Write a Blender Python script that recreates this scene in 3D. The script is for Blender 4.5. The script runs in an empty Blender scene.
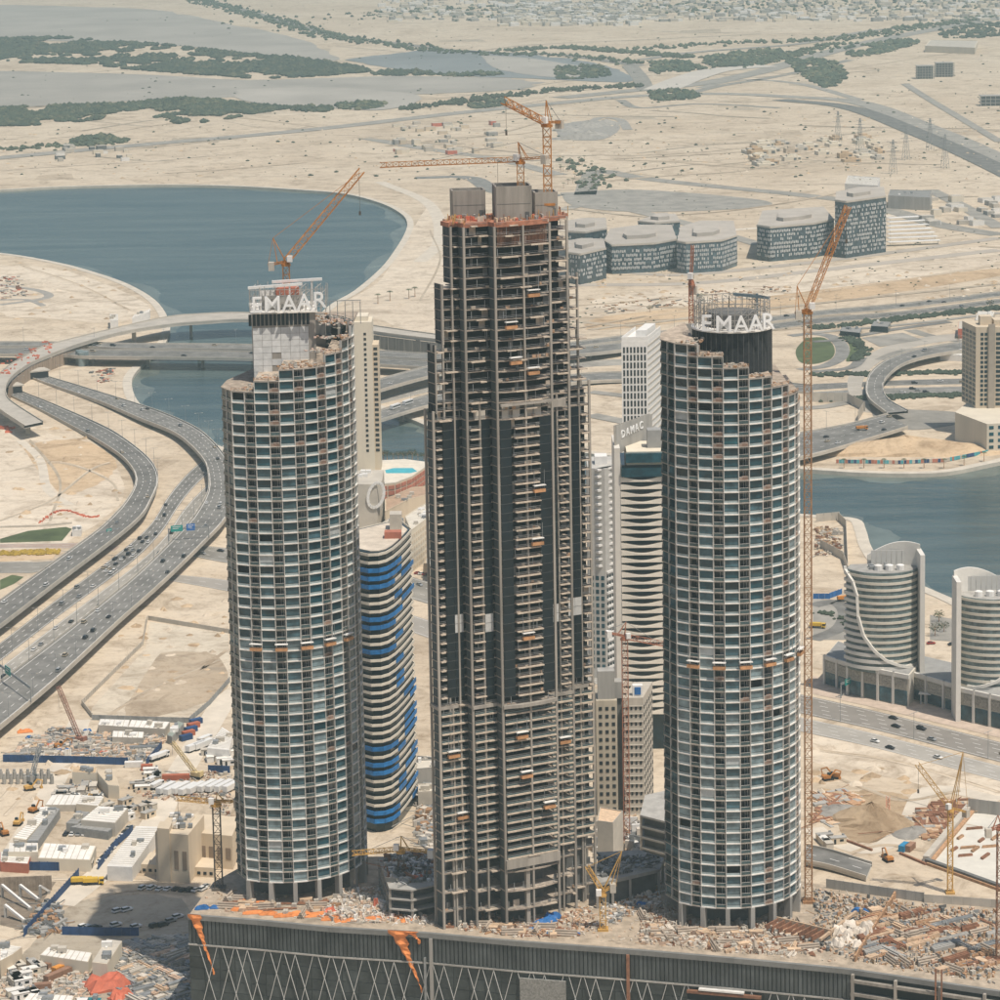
import bpy, math, random
from mathutils import Vector, Matrix
from mathutils.geometry import delaunay_2d_cdt, tessellate_polygon
rnd = random.Random(7)
R = math.radians
scene = bpy.context.scene
col = scene.collection

# ------------------------------------------------------------------ camera
CAM_H, F, PITCH, ROLL, YC = 400.0, 3000.0, R(9.0), 0.018, 325.0
_f = Vector((0, math.cos(PITCH), -math.sin(PITCH)))
_u0 = Vector((0, math.sin(PITCH), math.cos(PITCH)))
_r0 = Vector((1, 0, 0))
_r = _r0 * math.cos(ROLL) - _u0 * math.sin(ROLL)
_u = _u0 * math.cos(ROLL) + _r0 * math.sin(ROLL)
camd = bpy.data.cameras.new('camera')
camd.sensor_width = 36.0
camd.lens = F * 36.0 / 1000.0
camd.shift_y = -(500.0 - YC) / 1000.0
camd.clip_start = 1.0
camd.clip_end = 40000.0
cam = bpy.data.objects.new('camera', camd)
col.objects.link(cam)
cam.matrix_world = Matrix(((_r.x, _u.x, -_f.x, 0), (_r.y, _u.y, -_f.y, 0), (_r.z, _u.z, -_f.z, CAM_H), (0, 0, 0, 1)))
scene.camera = cam

# ------------------------------------------------------------------ world, sun, exposure
SUN_EL, SUN_AZ = R(66), R(138)          # azimuth clockwise from +Y
world = bpy.data.worlds.new('World')
scene.world = world
world.use_nodes = True
nt = world.node_tree
bgn = nt.nodes['Background']
sky = nt.nodes.new('ShaderNodeTexSky')
sky.sky_type = 'NISHITA'
sky.sun_disc = False
sky.sun_elevation = SUN_EL
sky.sun_rotation = SUN_AZ
sky.altitude = 0
sky.air_density = 1.0
sky.dust_density = 2.6
sky.ozone_density = 2.0
nt.links.new(sky.outputs[0], bgn.inputs[0])
bgn.inputs[1].default_value = 0.085
sund = bpy.data.lights.new('sun', 'SUN')
sund.energy = 3.9
sund.angle = R(0.53)
sund.color = (1.0, 0.92, 0.81)
sun = bpy.data.objects.new('sun', sund)
col.objects.link(sun)
_s = Vector((math.sin(SUN_AZ) * math.cos(SUN_EL), math.cos(SUN_AZ) * math.cos(SUN_EL), math.sin(SUN_EL)))
sun.rotation_euler = (-_s).to_track_quat('-Z', 'Y').to_euler()
vs = scene.view_settings
vs.view_transform = 'Standard'
vs.look = 'None'
vs.gamma = 1.0
vs.use_curve_mapping = False
vs.exposure = 0.16
scene.cycles.use_denoising = True
scene.cycles.max_bounces = 6
scene.cycles.diffuse_bounces = 3
scene.cycles.glossy_bounces = 3
scene.cycles.transmission_bounces = 3
scene.cycles.volume_bounces = 1
scene.cycles.caustics_reflective = False
scene.cycles.caustics_refractive = False

# ------------------------------------------------------------------ helpers
def G(px, py, z=0.0):
    """point of the place at height z that the photograph shows at pixel (px, py)"""
    d = _f * F + _r * (px - 500.0) - _u * (py - YC)
    t = (z - CAM_H) / d.z
    p = Vector((0, 0, CAM_H)) + d * t
    return Vector((p.x, p.y, z))

def GD(px, py, Y):
    """point at distance Y (metres along +Y) at pixel (px, py)"""
    d = _f * F + _r * (px - 500.0) - _u * (py - YC)
    return Vector((0, 0, CAM_H)) + d * (Y / d.y)

def PX(p):
    d = Vector(p) - Vector((0, 0, CAM_H))
    k = d.dot(_f)
    return 500 + F * d.dot(_r) / k, YC - F * d.dot(_u) / k

MATS = {}
def mat(name, c, rough=0.85, var=0.12, scale=0.4, metal=0.0, spec=0.3, bump=0.0, c2=None, streak=False, fine=0.0):
    """procedural surface: base colour broken up by noise"""
    if name in MATS:
        return MATS[name]
    m = bpy.data.materials.new(name)
    m.use_nodes = True
    n = m.node_tree.nodes
    l = m.node_tree.links
    b = n['Principled BSDF']
    b.inputs['Roughness'].default_value = rough
    b.inputs['Metallic'].default_value = metal
    b.inputs['Specular IOR Level'].default_value = spec
    geo = n.new('ShaderNodeNewGeometry')
    mp = n.new('ShaderNodeMapping')
    mp.inputs['Scale'].default_value = (scale, scale, scale * (0.08 if streak else 1.0))
    l.new(geo.outputs['Position'], mp.inputs['Vector'])
    nz = n.new('ShaderNodeTexNoise')
    nz.inputs['Scale'].default_value = 1.0
    nz.inputs['Detail'].default_value = 5.0
    nz.inputs['Roughness'].default_value = 0.65
    l.new(mp.outputs[0], nz.inputs['Vector'])
    rp = n.new('ShaderNodeValToRGB')
    rp.color_ramp.elements[0].position = 0.3
    rp.color_ramp.elements[1].position = 0.7
    d = c2 if c2 else tuple(max(0, x * (1 - var * 1.6)) for x in c)
    h = c if c2 else tuple(min(1, x * (1 + var)) for x in c)
    rp.color_ramp.elements[0].color = (*d, 1)
    rp.color_ramp.elements[1].color = (*h, 1)
    l.new(nz.outputs['Fac'], rp.inputs['Fac'])
    out = rp.outputs['Color']
    # each object a slightly different tone
    oi = n.new('ShaderNodeObjectInfo')
    mr = n.new('ShaderNodeMapRange')
    mr.inputs['To Min'].default_value = 1 - var * 0.7
    mr.inputs['To Max'].default_value = 1 + var * 0.7
    l.new(oi.outputs['Random'], mr.inputs['Value'])
    hs = n.new('ShaderNodeHueSaturation')
    l.new(mr.outputs[0], hs.inputs['Value'])
    l.new(out, hs.inputs['Color'])
    l.new(hs.outputs[0], b.inputs['Base Color'])
    if bump:
        bp = n.new('ShaderNodeBump')
        bp.inputs['Strength'].default_value = bump
        bp.inputs['Distance'].default_value = 0.3
        l.new(nz.outputs['Fac'], bp.inputs['Height'])
        l.new(bp.outputs[0], b.inputs['Normal'])
    MATS[name] = m
    return m

class MB:
    """collects geometry for ONE mesh object"""
    def __init__(s):
        s.v = []; s.f = []; s.m = []
    def poly(s, pts, mi=0):
        k = len(s.v)
        s.v.extend([tuple(p) for p in pts])
        s.f.append(tuple(range(k, k + len(pts))))
        s.m.append(mi)
    def box(s, c, sz, rz=0.0, mi=0, top=None):
        """box with centre of its BOTTOM face at c"""
        cx, cy, cz = c
        hx, hy, h = sz[0] / 2, sz[1] / 2, sz[2]
        cs, sn = math.cos(rz), math.sin(rz)
        k = len(s.v)
        for z in (cz, cz + h):
            for a, b in ((-hx, -hy), (hx, -hy), (hx, hy), (-hx, hy)):
                s.v.append((cx + a * cs - b * sn, cy + a * sn + b * cs, z))
        for q in ((0, 3, 2, 1), (0, 1, 5, 4), (1, 2, 6, 5), (2, 3, 7, 6), (3, 0, 4, 7)):
            s.f.append(tuple(k + i for i in q)); s.m.append(mi)
        s.f.append((k + 4, k + 5, k + 6, k + 7)); s.m.append(mi if top is None else top)
    def prism(s, pts, z0, z1, mi=0, top=None, bottom=True):
        pts = [(p[0], p[1]) for p in pts]
        a = sum(pts[i - 1][0] * pts[i][1] - pts[i][0] * pts[i - 1][1] for i in range(len(pts)))
        if a < 0:
            pts = pts[::-1]
        n = len(pts); k = len(s.v)
        s.v.extend([(x, y, z0) for x, y in pts]); s.v.extend([(x, y, z1) for x, y in pts])
        for i in range(n):
            j = (i + 1) % n
            s.f.append((k + i, k + j, k + n + j, k + n + i)); s.m.append(mi)
        s.f.append(tuple(k + n + i for i in range(n))); s.m.append(mi if top is None else top)
        if bottom:
            s.f.append(tuple(k + i for i in reversed(range(n)))); s.m.append(mi)
    def beam(s, a, b, w, h=None, mi=0):
        a = Vector(a); b = Vector(b); h = h or w
        d = (b - a)
        if d.length < 1e-6:
            return
        d.normalize()
        up = Vector((0, 0, 1)) if abs(d.z) < 0.95 else Vector((1, 0, 0))
        x = d.cross(up).normalized() * (w / 2)
        y = x.cross(d).normalized() * (h / 2)
        k = len(s.v)
        for p in (a, b):
            for q in (-x - y, x - y, x + y, -x + y):
                s.v.append(tuple(p + q))
        for q in ((0, 1, 5, 4), (1, 2, 6, 5), (2, 3, 7, 6), (3, 0, 4, 7), (0, 3, 2, 1), (4, 5, 6, 7)):
            s.f.append(tuple(k + i for i in q)); s.m.append(mi)
    def lathe(s, c, prof, n=10, mi=0):
        """prof: list of (r, z)"""
        k = len(s.v)
        for r, z in prof:
            for i in range(n):
                t = 2 * math.pi * i / n
                s.v.append((c[0] + r * math.cos(t), c[1] + r * math.sin(t), c[2] + z))
        for j in range(len(prof) - 1):
            for i in range(n):
                i2 = (i + 1) % n
                s.f.append((k + j * n + i, k + j * n + i2, k + (j + 1) * n + i2, k + (j + 1) * n + i)); s.m.append(mi)
        s.f.append(tuple(k + (len(prof) - 1) * n + i for i in range(n))); s.m.append(mi)
    def mesh(s, name, mats):
        me = bpy.data.meshes.new(name)
        me.from_pydata(s.v, [], s.f)
        for m in (mats if isinstance(mats, (list, tuple)) else [mats]):
            me.materials.append(m)
        if any(s.m):
            me.polygons.foreach_set('material_index', s.m)
        me.update()
        return me
    def build(s, name, mats, parent=None, kind=None):
        return link(name, s.mesh(name, mats), parent, kind)

def link(name, me, parent=None, kind=None, loc=None, rz=None, scale=None):
    o = bpy.data.objects.new(name, me)
    col.objects.link(o)
    if parent is not None:
        o.parent = parent
    if kind:
        o['kind'] = kind
    if loc is not None:
        o.location = loc
    if rz is not None:
        o.rotation_euler = (0, 0, rz)
    if scale is not None:
        o.scale = scale
    return o

def tag(o, label, cat, group=None):
    o['label'] = label
    o['category'] = cat
    if group:
        o['group'] = group
    return o

def thing(name, label, cat, loc=(0, 0, 0), rz=0.0, group=None):
    o = bpy.data.objects.new(name, None)
    col.objects.link(o)
    o.empty_display_size = 2
    o.location = loc
    o.rotation_euler = (0, 0, rz)
    return tag(o, label, cat, group)

def copy_tree(o, parent=None):
    c = o.copy()
    col.objects.link(c)
    c.parent = parent
    for ch in [x for x in KIDS.get(o.name, [])]:
        copy_tree(ch, c)
    return c
KIDS = {}
def remember(o):
    """note the children of a prototype once, for copy_tree"""
    def rec(x):
        KIDS[x.name] = [y for y in col.objects if y.parent is x]
        for y in KIDS[x.name]:
            rec(y)
    rec(o)

def spline(pts, n=8):
    """Catmull-Rom through pts (tuples of any length)"""
    if len(pts) == 2:
        return [tuple(a + (b - a) * i / n for a, b in zip(*pts)) for i in range(n + 1)]
    P = [tuple(2 * a - b for a, b in zip(pts[0], pts[1]))] + [tuple(p) for p in pts] + [tuple(2 * a - b for a, b in zip(pts[-1], pts[-2]))]
    out = []
    for i in range(1, len(P) - 2):
        for k in range(n):
            t = k / n
            out.append(tuple(0.5 * ((2 * b) + (-a + c) * t + (2 * a - 5 * b + 4 * c - d) * t * t + (-a + 3 * b - 3 * c + d) * t ** 3)
                             for a, b, c, d in zip(P[i - 1], P[i], P[i + 1], P[i + 2])))
    out.append(tuple(P[-2]))
    return out

# ------------------------------------------------------------------ materials
def sand_material(name='desert_sand', tint=(1, 1, 1), scrub=True, off=0.0):
    m = bpy.data.materials.new(name); m.use_nodes = True
    n = m.node_tree.nodes; l = m.node_tree.links; b = n['Principled BSDF']
    b.inputs['Roughness'].default_value = 0.95
    b.inputs['Specular IOR Level'].default_value = 0.1
    geo = n.new('ShaderNodeNewGeometry')
    def noise(sc, det=6, rough=0.6, dist=0.0, stretch=None):
        mp = n.new('ShaderNodeMapping')
        mp.inputs['Scale'].default_value = stretch or (sc, sc, sc)
        mp.inputs['Location'].default_value = (off, off * 1.7, 0)
        l.new(geo.outputs['Position'], mp.inputs[0])
        t = n.new('ShaderNodeTexNoise')
        t.inputs['Scale'].default_value = 1; t.inputs['Detail'].default_value = det
        t.inputs['Roughness'].default_value = rough; t.inputs['Distortion'].default_value = dist
        l.new(mp.outputs[0], t.inputs['Vector'])
        return t.outputs['Fac']
    def ramp(f, stops):
        r = n.new('ShaderNodeValToRGB')
        e = r.color_ramp.elements
        while len(e) < len(stops): e.new(0.5)
        for x, (p, c) in zip(e, stops):
            x.position = p; x.color = (*c, 1)
        l.new(f, r.inputs[0]); return r.outputs[0]
    def mix(f, a, c, mode='MIX'):
        x = n.new('ShaderNodeMix'); x.data_type = 'RGBA'; x.blend_type = mode
        if isinstance(f, float): x.inputs[0].default_value = f
        else: l.new(f, x.inputs[0])
        for s, q in ((6, a), (7, c)):
            if isinstance(q, tuple): x.inputs[s].default_value = (*q, 1)
            else: l.new(q, x.inputs[s])
        return x.outputs[2]
    base = ramp(noise(0.004, 5, 0.6, 0.6), [(0.3, (0.49, 0.40, 0.295)), (0.5, (0.57, 0.478, 0.362)), (0.72, (0.605, 0.52, 0.405))])
    mid = ramp(noise(0.03, 6, 0.7, 1.2), [(0.32, (0.62, 0.58, 0.54)), (0.5, (1, 1, 1)), (0.7, (1.08, 1.06, 1.03))])
    base = mix(1.0, base, tint, 'MULTIPLY')
    c = mix(0.9, base, mid, 'MULTIPLY')
    fine = ramp(noise(0.25, 7, 0.75, 0.5), [(0.28, (0.66, 0.62, 0.58)), (0.48, (1, 1, 1)), (0.75, (1.06, 1.05, 1.03))])
    c = mix(0.8, c, fine, 'MULTIPLY')
    # wheel ruts and graded streaks run one way
    st = ramp(noise(1, 4, 0.6, 2.0, (0.006, 0.035, 0.02)), [(0.36, (0.72, 0.69, 0.66)), (0.5, (1, 1, 1)), (0.7, (1.04, 1.03, 1.02))])
    c = mix(0.35, c, st, 'MULTIPLY')
    mot = ramp(noise(0.09, 8, 0.8, 1.6), [(0.36, (0.70, 0.64, 0.58)), (0.47, (1, 1, 1)), (0.6, (1, 1, 1)), (0.68, (1.1, 1.09, 1.07))])
    c = mix(0.75, c, mot, 'MULTIPLY')
    # brown scrub patches
    sp = ramp(noise(0.011, 8, 0.72, 0.8), [(0.62 if scrub else 0.7, (0, 0, 0)), (0.74 if scrub else 0.95, (1, 1, 1))])
    c = mix(sp, c, (0.30, 0.245, 0.185))
    l.new(c, b.inputs['Base Color'])
    bp = n.new('ShaderNodeBump'); bp.inputs['Strength'].default_value = 0.35; bp.inputs['Distance'].default_value = 0.6
    l.new(noise(0.35, 6, 0.7), bp.inputs['Height']); l.new(bp.outputs[0], b.inputs['Normal'])
    return m

def water_material():
    m = bpy.data.materials.new('lagoon_water'); m.use_nodes = True
    n = m.node_tree.nodes; l = m.node_tree.links; b = n['Principled BSDF']
    b.inputs['Roughness'].default_value = 0.22
    b.inputs['IOR'].default_value = 1.33
    geo = n.new('ShaderNodeNewGeometry')
    mp = n.new('ShaderNodeMapping'); mp.inputs['Scale'].default_value = (0.003, 0.02, 0.01)
    l.new(geo.outputs['Position'], mp.inputs[0])
    t = n.new('ShaderNodeTexNoise'); t.inputs['Scale'].default_value = 1; t.inputs['Detail'].default_value = 9; t.inputs['Roughness'].default_value = 0.7; t.inputs['Distortion'].default_value = 0.6
    l.new(mp.outputs[0], t.inputs['Vector'])
    r = n.new('ShaderNodeValToRGB')
    r.color_ramp.elements[0].position = 0.40; r.color_ramp.elements[0].color = (0.036, 0.070, 0.078, 1)
    r.color_ramp.elements[1].position = 0.66; r.color_ramp.elements[1].color = (0.095, 0.130, 0.128, 1)
    l.new(t.outputs['Fac'], r.inputs[0]); l.new(r.outputs[0], b.inputs['Base Color'])
    mp2 = n.new('ShaderNodeMapping'); mp2.inputs['Scale'].default_value = (0.05, 0.10, 0.1)
    l.new(geo.outputs['Position'], mp2.inputs[0])
    t2 = n.new('ShaderNodeTexNoise'); t2.inputs['Scale'].default_value = 1; t2.inputs['Detail'].default_value = 5; t2.inputs['Roughness'].default_value = 0.6
    l.new(mp2.outputs[0], t2.inputs['Vector'])
    bp = n.new('ShaderNodeBump'); bp.inputs['Strength'].default_value = 0.75; bp.inputs['Distance'].default_value = 2.0
    l.new(t2.outputs['Fac'], bp.inputs['Height']); l.new(bp.outputs[0], b.inputs['Normal'])
    return m

def glass(name, c, rough=0.12, var=0.4, scale=0.25):
    m = mat(name, c, rough=rough, var=var, scale=scale, spec=0.38)
    return m

SAND = sand_material()
WATER = water_material()
ASPHALT = mat('asphalt', (0.20, 0.192, 0.175), 0.9, 0.25, 0.08)
ASPHALT_OLD = mat('worn_asphalt', (0.29, 0.27, 0.235), 0.92, 0.2, 0.05)
PAINT = mat('white_road_paint', (0.72, 0.70, 0.66), 0.7, 0.08, 0.5)
CONC = mat('pale_concrete', (0.50, 0.455, 0.385), 0.9, 0.10, 0.12, bump=0.1)
CONC_G = mat('grey_concrete', (0.36, 0.345, 0.315), 0.92, 0.16, 0.25, streak=True)
CONC_D = mat('dark_concrete', (0.13, 0.13, 0.125), 0.92, 0.2, 0.2)
CONC_R = mat('raw_concrete_stained', (0.33, 0.30, 0.26), 0.92, 0.2, 0.35, streak=True)
BEIGE = mat('beige_render', (0.60, 0.50, 0.37), 0.9, 0.07, 0.1, streak=True)
CREAM = mat('cream_render', (0.66, 0.59, 0.47), 0.9, 0.06, 0.1, streak=True)
WHITE = mat('white_paint', (0.74, 0.72, 0.68), 0.7, 0.07, 0.4)
WHITE_R = mat('white_roof_sheet', (0.74, 0.71, 0.65), 0.7, 0.10, 0.25)
GREY_R = mat('grey_roof_sheet', (0.30, 0.295, 0.28), 0.8, 0.10, 0.25)
RUST = mat('rusty_brown_steel', (0.27, 0.13, 0.075), 0.85, 0.25, 0.6)
ORANGE = mat('orange_netting', (0.66, 0.23, 0.07), 0.85, 0.2, 0.5)
RED = mat('red_plastic_barrier', (0.56, 0.15, 0.085), 0.7, 0.15, 0.5)
TIMBER = mat('timber_boards', (0.42, 0.25, 0.14), 0.9, 0.25, 0.8)
TIMBER_P = mat('pale_plywood', (0.58, 0.42, 0.28), 0.9, 0.2, 0.8)
BLUE = mat('blue_tarpaulin', (0.02, 0.13, 0.36), 0.6, 0.2, 0.6)
HOARD = mat('dark_blue_hoarding', (0.025, 0.065, 0.165), 0.7, 0.2, 0.3)
STEEL = mat('grey_steel', (0.30, 0.31, 0.31), 0.6, 0.15, 0.6, metal=0.3)
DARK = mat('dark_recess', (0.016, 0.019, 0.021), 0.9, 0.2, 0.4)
CRANE_Y = mat('crane_yellow_paint', (0.56, 0.33, 0.09), 0.55, 0.15, 0.5)
CRANE_O = mat('crane_orange_paint', (0.46, 0.19, 0.045), 0.55, 0.18, 0.5)
CRANE_R = mat('crane_faded_red_paint', (0.46, 0.19, 0.11), 0.6, 0.18, 0.5)
CRANE_B = mat('crane_blackened_steel', (0.10, 0.085, 0.07), 0.7, 0.2, 0.5)
RUBBER = mat('black_rubber', (0.02, 0.02, 0.02), 0.9, 0.1, 1)
GRASS = mat('lawn_grass', (0.085, 0.11, 0.045), 0.95, 0.25, 0.05)
POOL = mat('pool_water', (0.06, 0.45, 0.52), 0.1, 0.1, 0.3)
TERRA = mat('terracotta_panel', (0.46, 0.17, 0.11), 0.85, 0.12, 0.3)
TEAL_SIGN = mat('teal_road_sign', (0.02, 0.28, 0.24), 0.5, 0.05, 0.5)
BLUE_SIGN = mat('blue_road_sign', (0.02, 0.14, 0.42), 0.5, 0.05, 0.5)
GL = [glass('teal_glass', (0.014, 0.060, 0.080)), glass('dark_teal_glass', (0.007, 0.026, 0.035)),
      glass('grey_green_glass', (0.048, 0.105, 0.130)), glass('bright_teal_glass', (0.015, 0.085, 0.105)),
      glass('sky_reflection_glass', (0.16, 0.22, 0.24), 0.3), glass('blue_black_glass', (0.003, 0.010, 0.015), 0.45, 0.3)]  # palest pane tone has sky reflection put into its colour
SPANDREL = glass('pale_spandrel_glass', (0.29, 0.345, 0.35), 0.4, 0.2)
RAIL_GL = glass('balcony_rail_glass', (0.05, 0.088, 0.095), 0.2, 0.25)
SLABW = mat('pale_slab_edge', (0.72, 0.69, 0.64), 0.8, 0.10, 0.5)
MULL = mat('silver_mullion', (0.56, 0.55, 0.52), 0.55, 0.08, 0.5, metal=0.2)
# ------------------------------------------------------------------ ground and water
SHORE = [(-380, 204), (-90, 193), (0, 190), (60, 187), (150, 185), (230, 186), (300, 190), (345, 194), (380, 203), (400, 213), (407, 222), (405, 233),
         (395, 250), (380, 269), (354, 291), (330, 305), (312, 325), (308, 350), (330, 380), (370, 405), (410, 419), (437, 429), (500, 441),
         (600, 455), (700, 463), (813, 470), (860, 473), (910, 474), (950, 472), (1000, 462), (1100, 442), (1150, 520), (1150, 700), (1060, 660), (1000, 625), (957, 601), (930, 589),
         (890, 570), (872, 548), (866, 530), (857, 519), (813, 515), (700, 507), (620, 500), (520, 490), (437, 480), (378, 475), (300, 463),
         (222, 447), (195, 431), (175, 423), (150, 412), (137, 400), (132, 386), (134, 375), (147, 361), (162, 348), (170, 332), (167, 316), (155, 300),
         (130, 285), (100, 274), (60, 263), (0, 253), (-90, 248), (-380, 240)]
shore = [G(x, y, 0) for x, y in spline([(x, y) for x, y in SHORE], 4)]
XW, Y0, Y1 = 6000.0, -400.0, 15500.0
def inside(p, poly):
    x, y = p[0], p[1]; c = False
    j = len(poly) - 1
    for i in range(len(poly)):
        a, b = poly[i], poly[j]
        if (a[1] > y) != (b[1] > y) and x < (b[0] - a[0]) * (y - a[1]) / (b[1] - a[1]) + a[0]:
            c = not c
        j = i
    return c
pts2 = [Vector((-XW, Y0)), Vector((XW, Y0)), Vector((XW, Y1)), Vector((-XW, Y1))] + [Vector((p.x, p.y)) for p in shore]
ns = len(shore)
edg = [(0, 1), (1, 2), (2, 3), (3, 0)] + [(4 + i, 4 + (i + 1) % ns) for i in range(ns)]
vv, ee, ff, *_ = delaunay_2d_cdt(pts2, edg, [], 0, 0.01)
gm = MB()
gm.v = [(v.x, v.y, 0.0) for v in vv]
for f in ff:
    cx = sum(vv[i].x for i in f) / 3; cy = sum(vv[i].y for i in f) / 3
    if not inside((cx, cy), shore):
        a, b, c = (vv[i] for i in f)
        if (b - a).cross(c - a) < 0: f = f[::-1]
        gm.f.append(tuple(f)); gm.m.append(0)
ground = gm.build('ground', SAND, kind='structure')
wm = MB()
wm.poly([(p.x, p.y, -2.4) for p in shore][::-1])
wmesh = wm.mesh('water', WATER)
# tessellate the concave sheet
tri = tessellate_polygon([[Vector((p.x, p.y, 0)) for p in shore]])
wm = MB(); wm.v = [(p.x, p.y, -2.4) for p in shore]
for t in tri:
    a, b, c = (Vector(wm.v[i]) for i in t)
    if (b - a).cross(c - a).z < 0: t = t[::-1]
    wm.f.append(tuple(t)); wm.m.append(0)
wm.build('water', WATER, kind='structure')
q = MB()
for i in range(ns):
    a, b = shore[i], shore[(i + 1) % ns]
    q.poly([(a.x, a.y, -4), (b.x, b.y, -4), (b.x, b.y, 0.25), (a.x, a.y, 0.25)])
# pale waterside path along the edge, on the land side
area = sum(shore[i - 1].x * shore[i].y - shore[i].x * shore[i - 1].y for i in range(ns))
sg = 1 if area > 0 else -1
off = []
for i in range(ns):
    d = (shore[(i + 1) % ns] - shore[i - 1]); d.normalize()
    off.append(shore[i] + Vector((d.y, -d.x, 0)) * sg * 7.0)
for i in range(ns):
    j = (i + 1) % ns
    q.poly([(shore[i].x, shore[i].y, 0.25), (shore[j].x, shore[j].y, 0.25), (off[j].x, off[j].y, 0.25), (off[i].x, off[i].y, 0.25)])
q.build('waterside_path', mat('quay_stone', (0.58, 0.52, 0.43), 0.9, 0.12, 0.1), kind='structure')

# pale shallows along the banks
b = MB()
inn = []
wr_ = random.Random(5)
for i in range(ns):
    d = (shore[(i + 1) % ns] - shore[i - 1]); d.normalize()
    inn.append(shore[i] - Vector((d.y, -d.x, 0)) * sg * (9 + 7 * math.sin(i * 0.9) + wr_.uniform(0, 6)))
for i in range(ns):
    j = (i + 1) % ns
    b.poly([(shore[i].x, shore[i].y, -2.3), (shore[j].x, shore[j].y, -2.3), (inn[j].x, inn[j].y, -2.385), (inn[i].x, inn[i].y, -2.385)])
b.build('shallow_water', mat('silty_shallows', (0.15, 0.185, 0.165), 0.25, 0.25, 0.03), kind='structure')

def patch(name, px, m, z=0.06, n=3, smooth=True):
    """flat sheet on the ground outlined in the photograph"""
    pts = [G(x, y, 0) for x, y in (spline(px + [px[0]], n * 3)[:-1] if smooth else px)]
    if smooth and m not in (GRASS, ASPHALT, ASPHALT_OLD):
        pr_ = random.Random(int(px[0][0] * 3 + px[0][1])); k_ = (pts[0] - pts[len(pts) // 2]).length * 0.05
        cc_ = sum(pts, Vector((0, 0, 0))) / len(pts)
        pts = [cc_ + (p - cc_) * (1 + pr_.gauss(0, 0.018)) for p in pts]
    b = MB(); b.v = [(p.x, p.y, z) for p in pts]
    for t in tessellate_polygon([[Vector((p.x, p.y, 0)) for p in pts]]):
        a, c, d = (Vector(b.v[i]) for i in t)
        if (c - a).cross(d - a).z < 0: t = t[::-1]
        b.f.append(tuple(t)); b.m.append(0)
    return b.build(name, m, kind='structure')

MUD = mat('grey_mudflat', (0.37, 0.34, 0.295), 0.9, 0.12, 0.006)
MUD2 = mat('wet_mudflat', (0.25, 0.26, 0.25), 0.5, 0.15, 0.004)
SANDPALE = sand_material('graded_pale_sand', (1.1, 1.13, 1.18), False, 31.0)
SANDOR = sand_material('orange_sand', (0.98, 0.88, 0.76), True, 77.0)
SANDDK = sand_material('damp_brown_sand', (0.74, 0.66, 0.57), False, 13.0)
GRAVEL = mat('grey_gravel', (0.30, 0.28, 0.25), 0.95, 0.18, 0.2)
patch('mudflat', [(-220, 66), (120, 74), (240, 80), (330, 78), (420, 76), (520, 80), (540, 86), (480, 92), (360, 96), (250, 97), (120, 102), (-220, 116)], MUD, 0.5)
patch('mudflat', [(-220, 2), (120, 8), (220, 22), (300, 40), (330, 62), (150, 44), (-220, 32)], MUD, 0.5)
patch('mudflat', [(345, 60), (440, 50), (560, 58), (618, 70), (630, 82), (560, 80), (430, 74)], MUD2, 0.6)
patch('mudflat', [(480, 55), (540, 60), (600, 72), (560, 78), (500, 70)], MUD, 0.9)
patch('sand_bed', [(235, 90), (330, 88), (420, 96), (380, 110), (250, 102)], MUD, 0.8)
patch('graded_ground', [(0, 205 + 60), (60, 270), (120, 290), (150, 310), (120, 322), (40, 318), (0, 312)], SANDPALE, 0.05)
patch('graded_ground', [(405, 240), (438, 205), (445, 330), (380, 320), (345, 305), (380, 280)], SANDPALE, 0.05)
patch('graded_ground', [(590, 300), (800, 268), (1000, 245), (1000, 262), (820, 290), (600, 312)], SANDPALE, 0.06)
patch('graded_ground', [(590, 318), (700, 305), (1000, 268), (1000, 276), (760, 312), (600, 330)], SANDOR, 0.08)
patch('yard_patch', [(560, 193), (640, 190), (760, 200), (755, 208), (640, 212), (575, 206)], ASPHALT_OLD, 0.3)
patch('gravel_heap_ground', [(560, 124), (600, 120), (620, 128), (600, 140), (560, 138)], GRAVEL, 0.4)
patch('graded_ground', [(0, 410), (40, 430), (100, 450), (122, 480), (118, 505), (60, 545), (0, 560)], SANDPALE, 0.05)
patch('graded_ground', [(20, 445), (80, 440), (115, 460), (105, 480), (60, 492)], SANDOR, 0.07)
patch('graded_ground', [(860, 790), (905, 795), (912, 815), (890, 838), (855, 842), (838, 822)], SANDDK, 0.05)
patch('graded_ground', [(813, 735), (1000, 775), (1000, 800), (900, 780), (813, 762)], SANDPALE, 0.05)
patch('yard_patch', [(150, 622), (228, 632), (232, 700), (190, 722), (90, 720), (92, 708), (146, 648)], sand_material('levelled_pale_fill', (1.0, 1.04, 1.08), False, 5.0), 0.06, smooth=False)
patch('yard_patch', [(160, 652), (215, 655), (225, 690), (165, 715), (125, 714)], sand_material('levelled_grey_fill', (0.80, 0.78, 0.76), True, 9.0), 0.10)
patch('yard_patch', [(35, 800), (60, 780), (120, 778), (150, 800), (140, 830), (120, 850), (60, 850), (30, 835)], sand_material('yard_grey_dust', (0.86, 0.86, 0.86), False, 3.0), 0.06)
patch('yard_patch', [(50, 925), (85, 900), (187, 905), (190, 1010), (40, 1010), (20, 965)], sand_material('yard_dark_ground', (0.70, 0.72, 0.74), False, 4.0), 0.06)  # darker ground tone over the lower yard
patch('lawn', [(0, 539), (28, 531), (66, 527), (72, 529), (62, 541), (0, 543)], GRASS, 0.1, smooth=False)
patch('lawn', [(0, 580), (12, 575), (24, 577), (14, 584), (0, 590)], GRASS, 0.1, smooth=False)
patch('flower_bed', [(0, 550), (62, 548), (52, 559), (0, 562)], SANDOR, 0.1, smooth=False)

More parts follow.
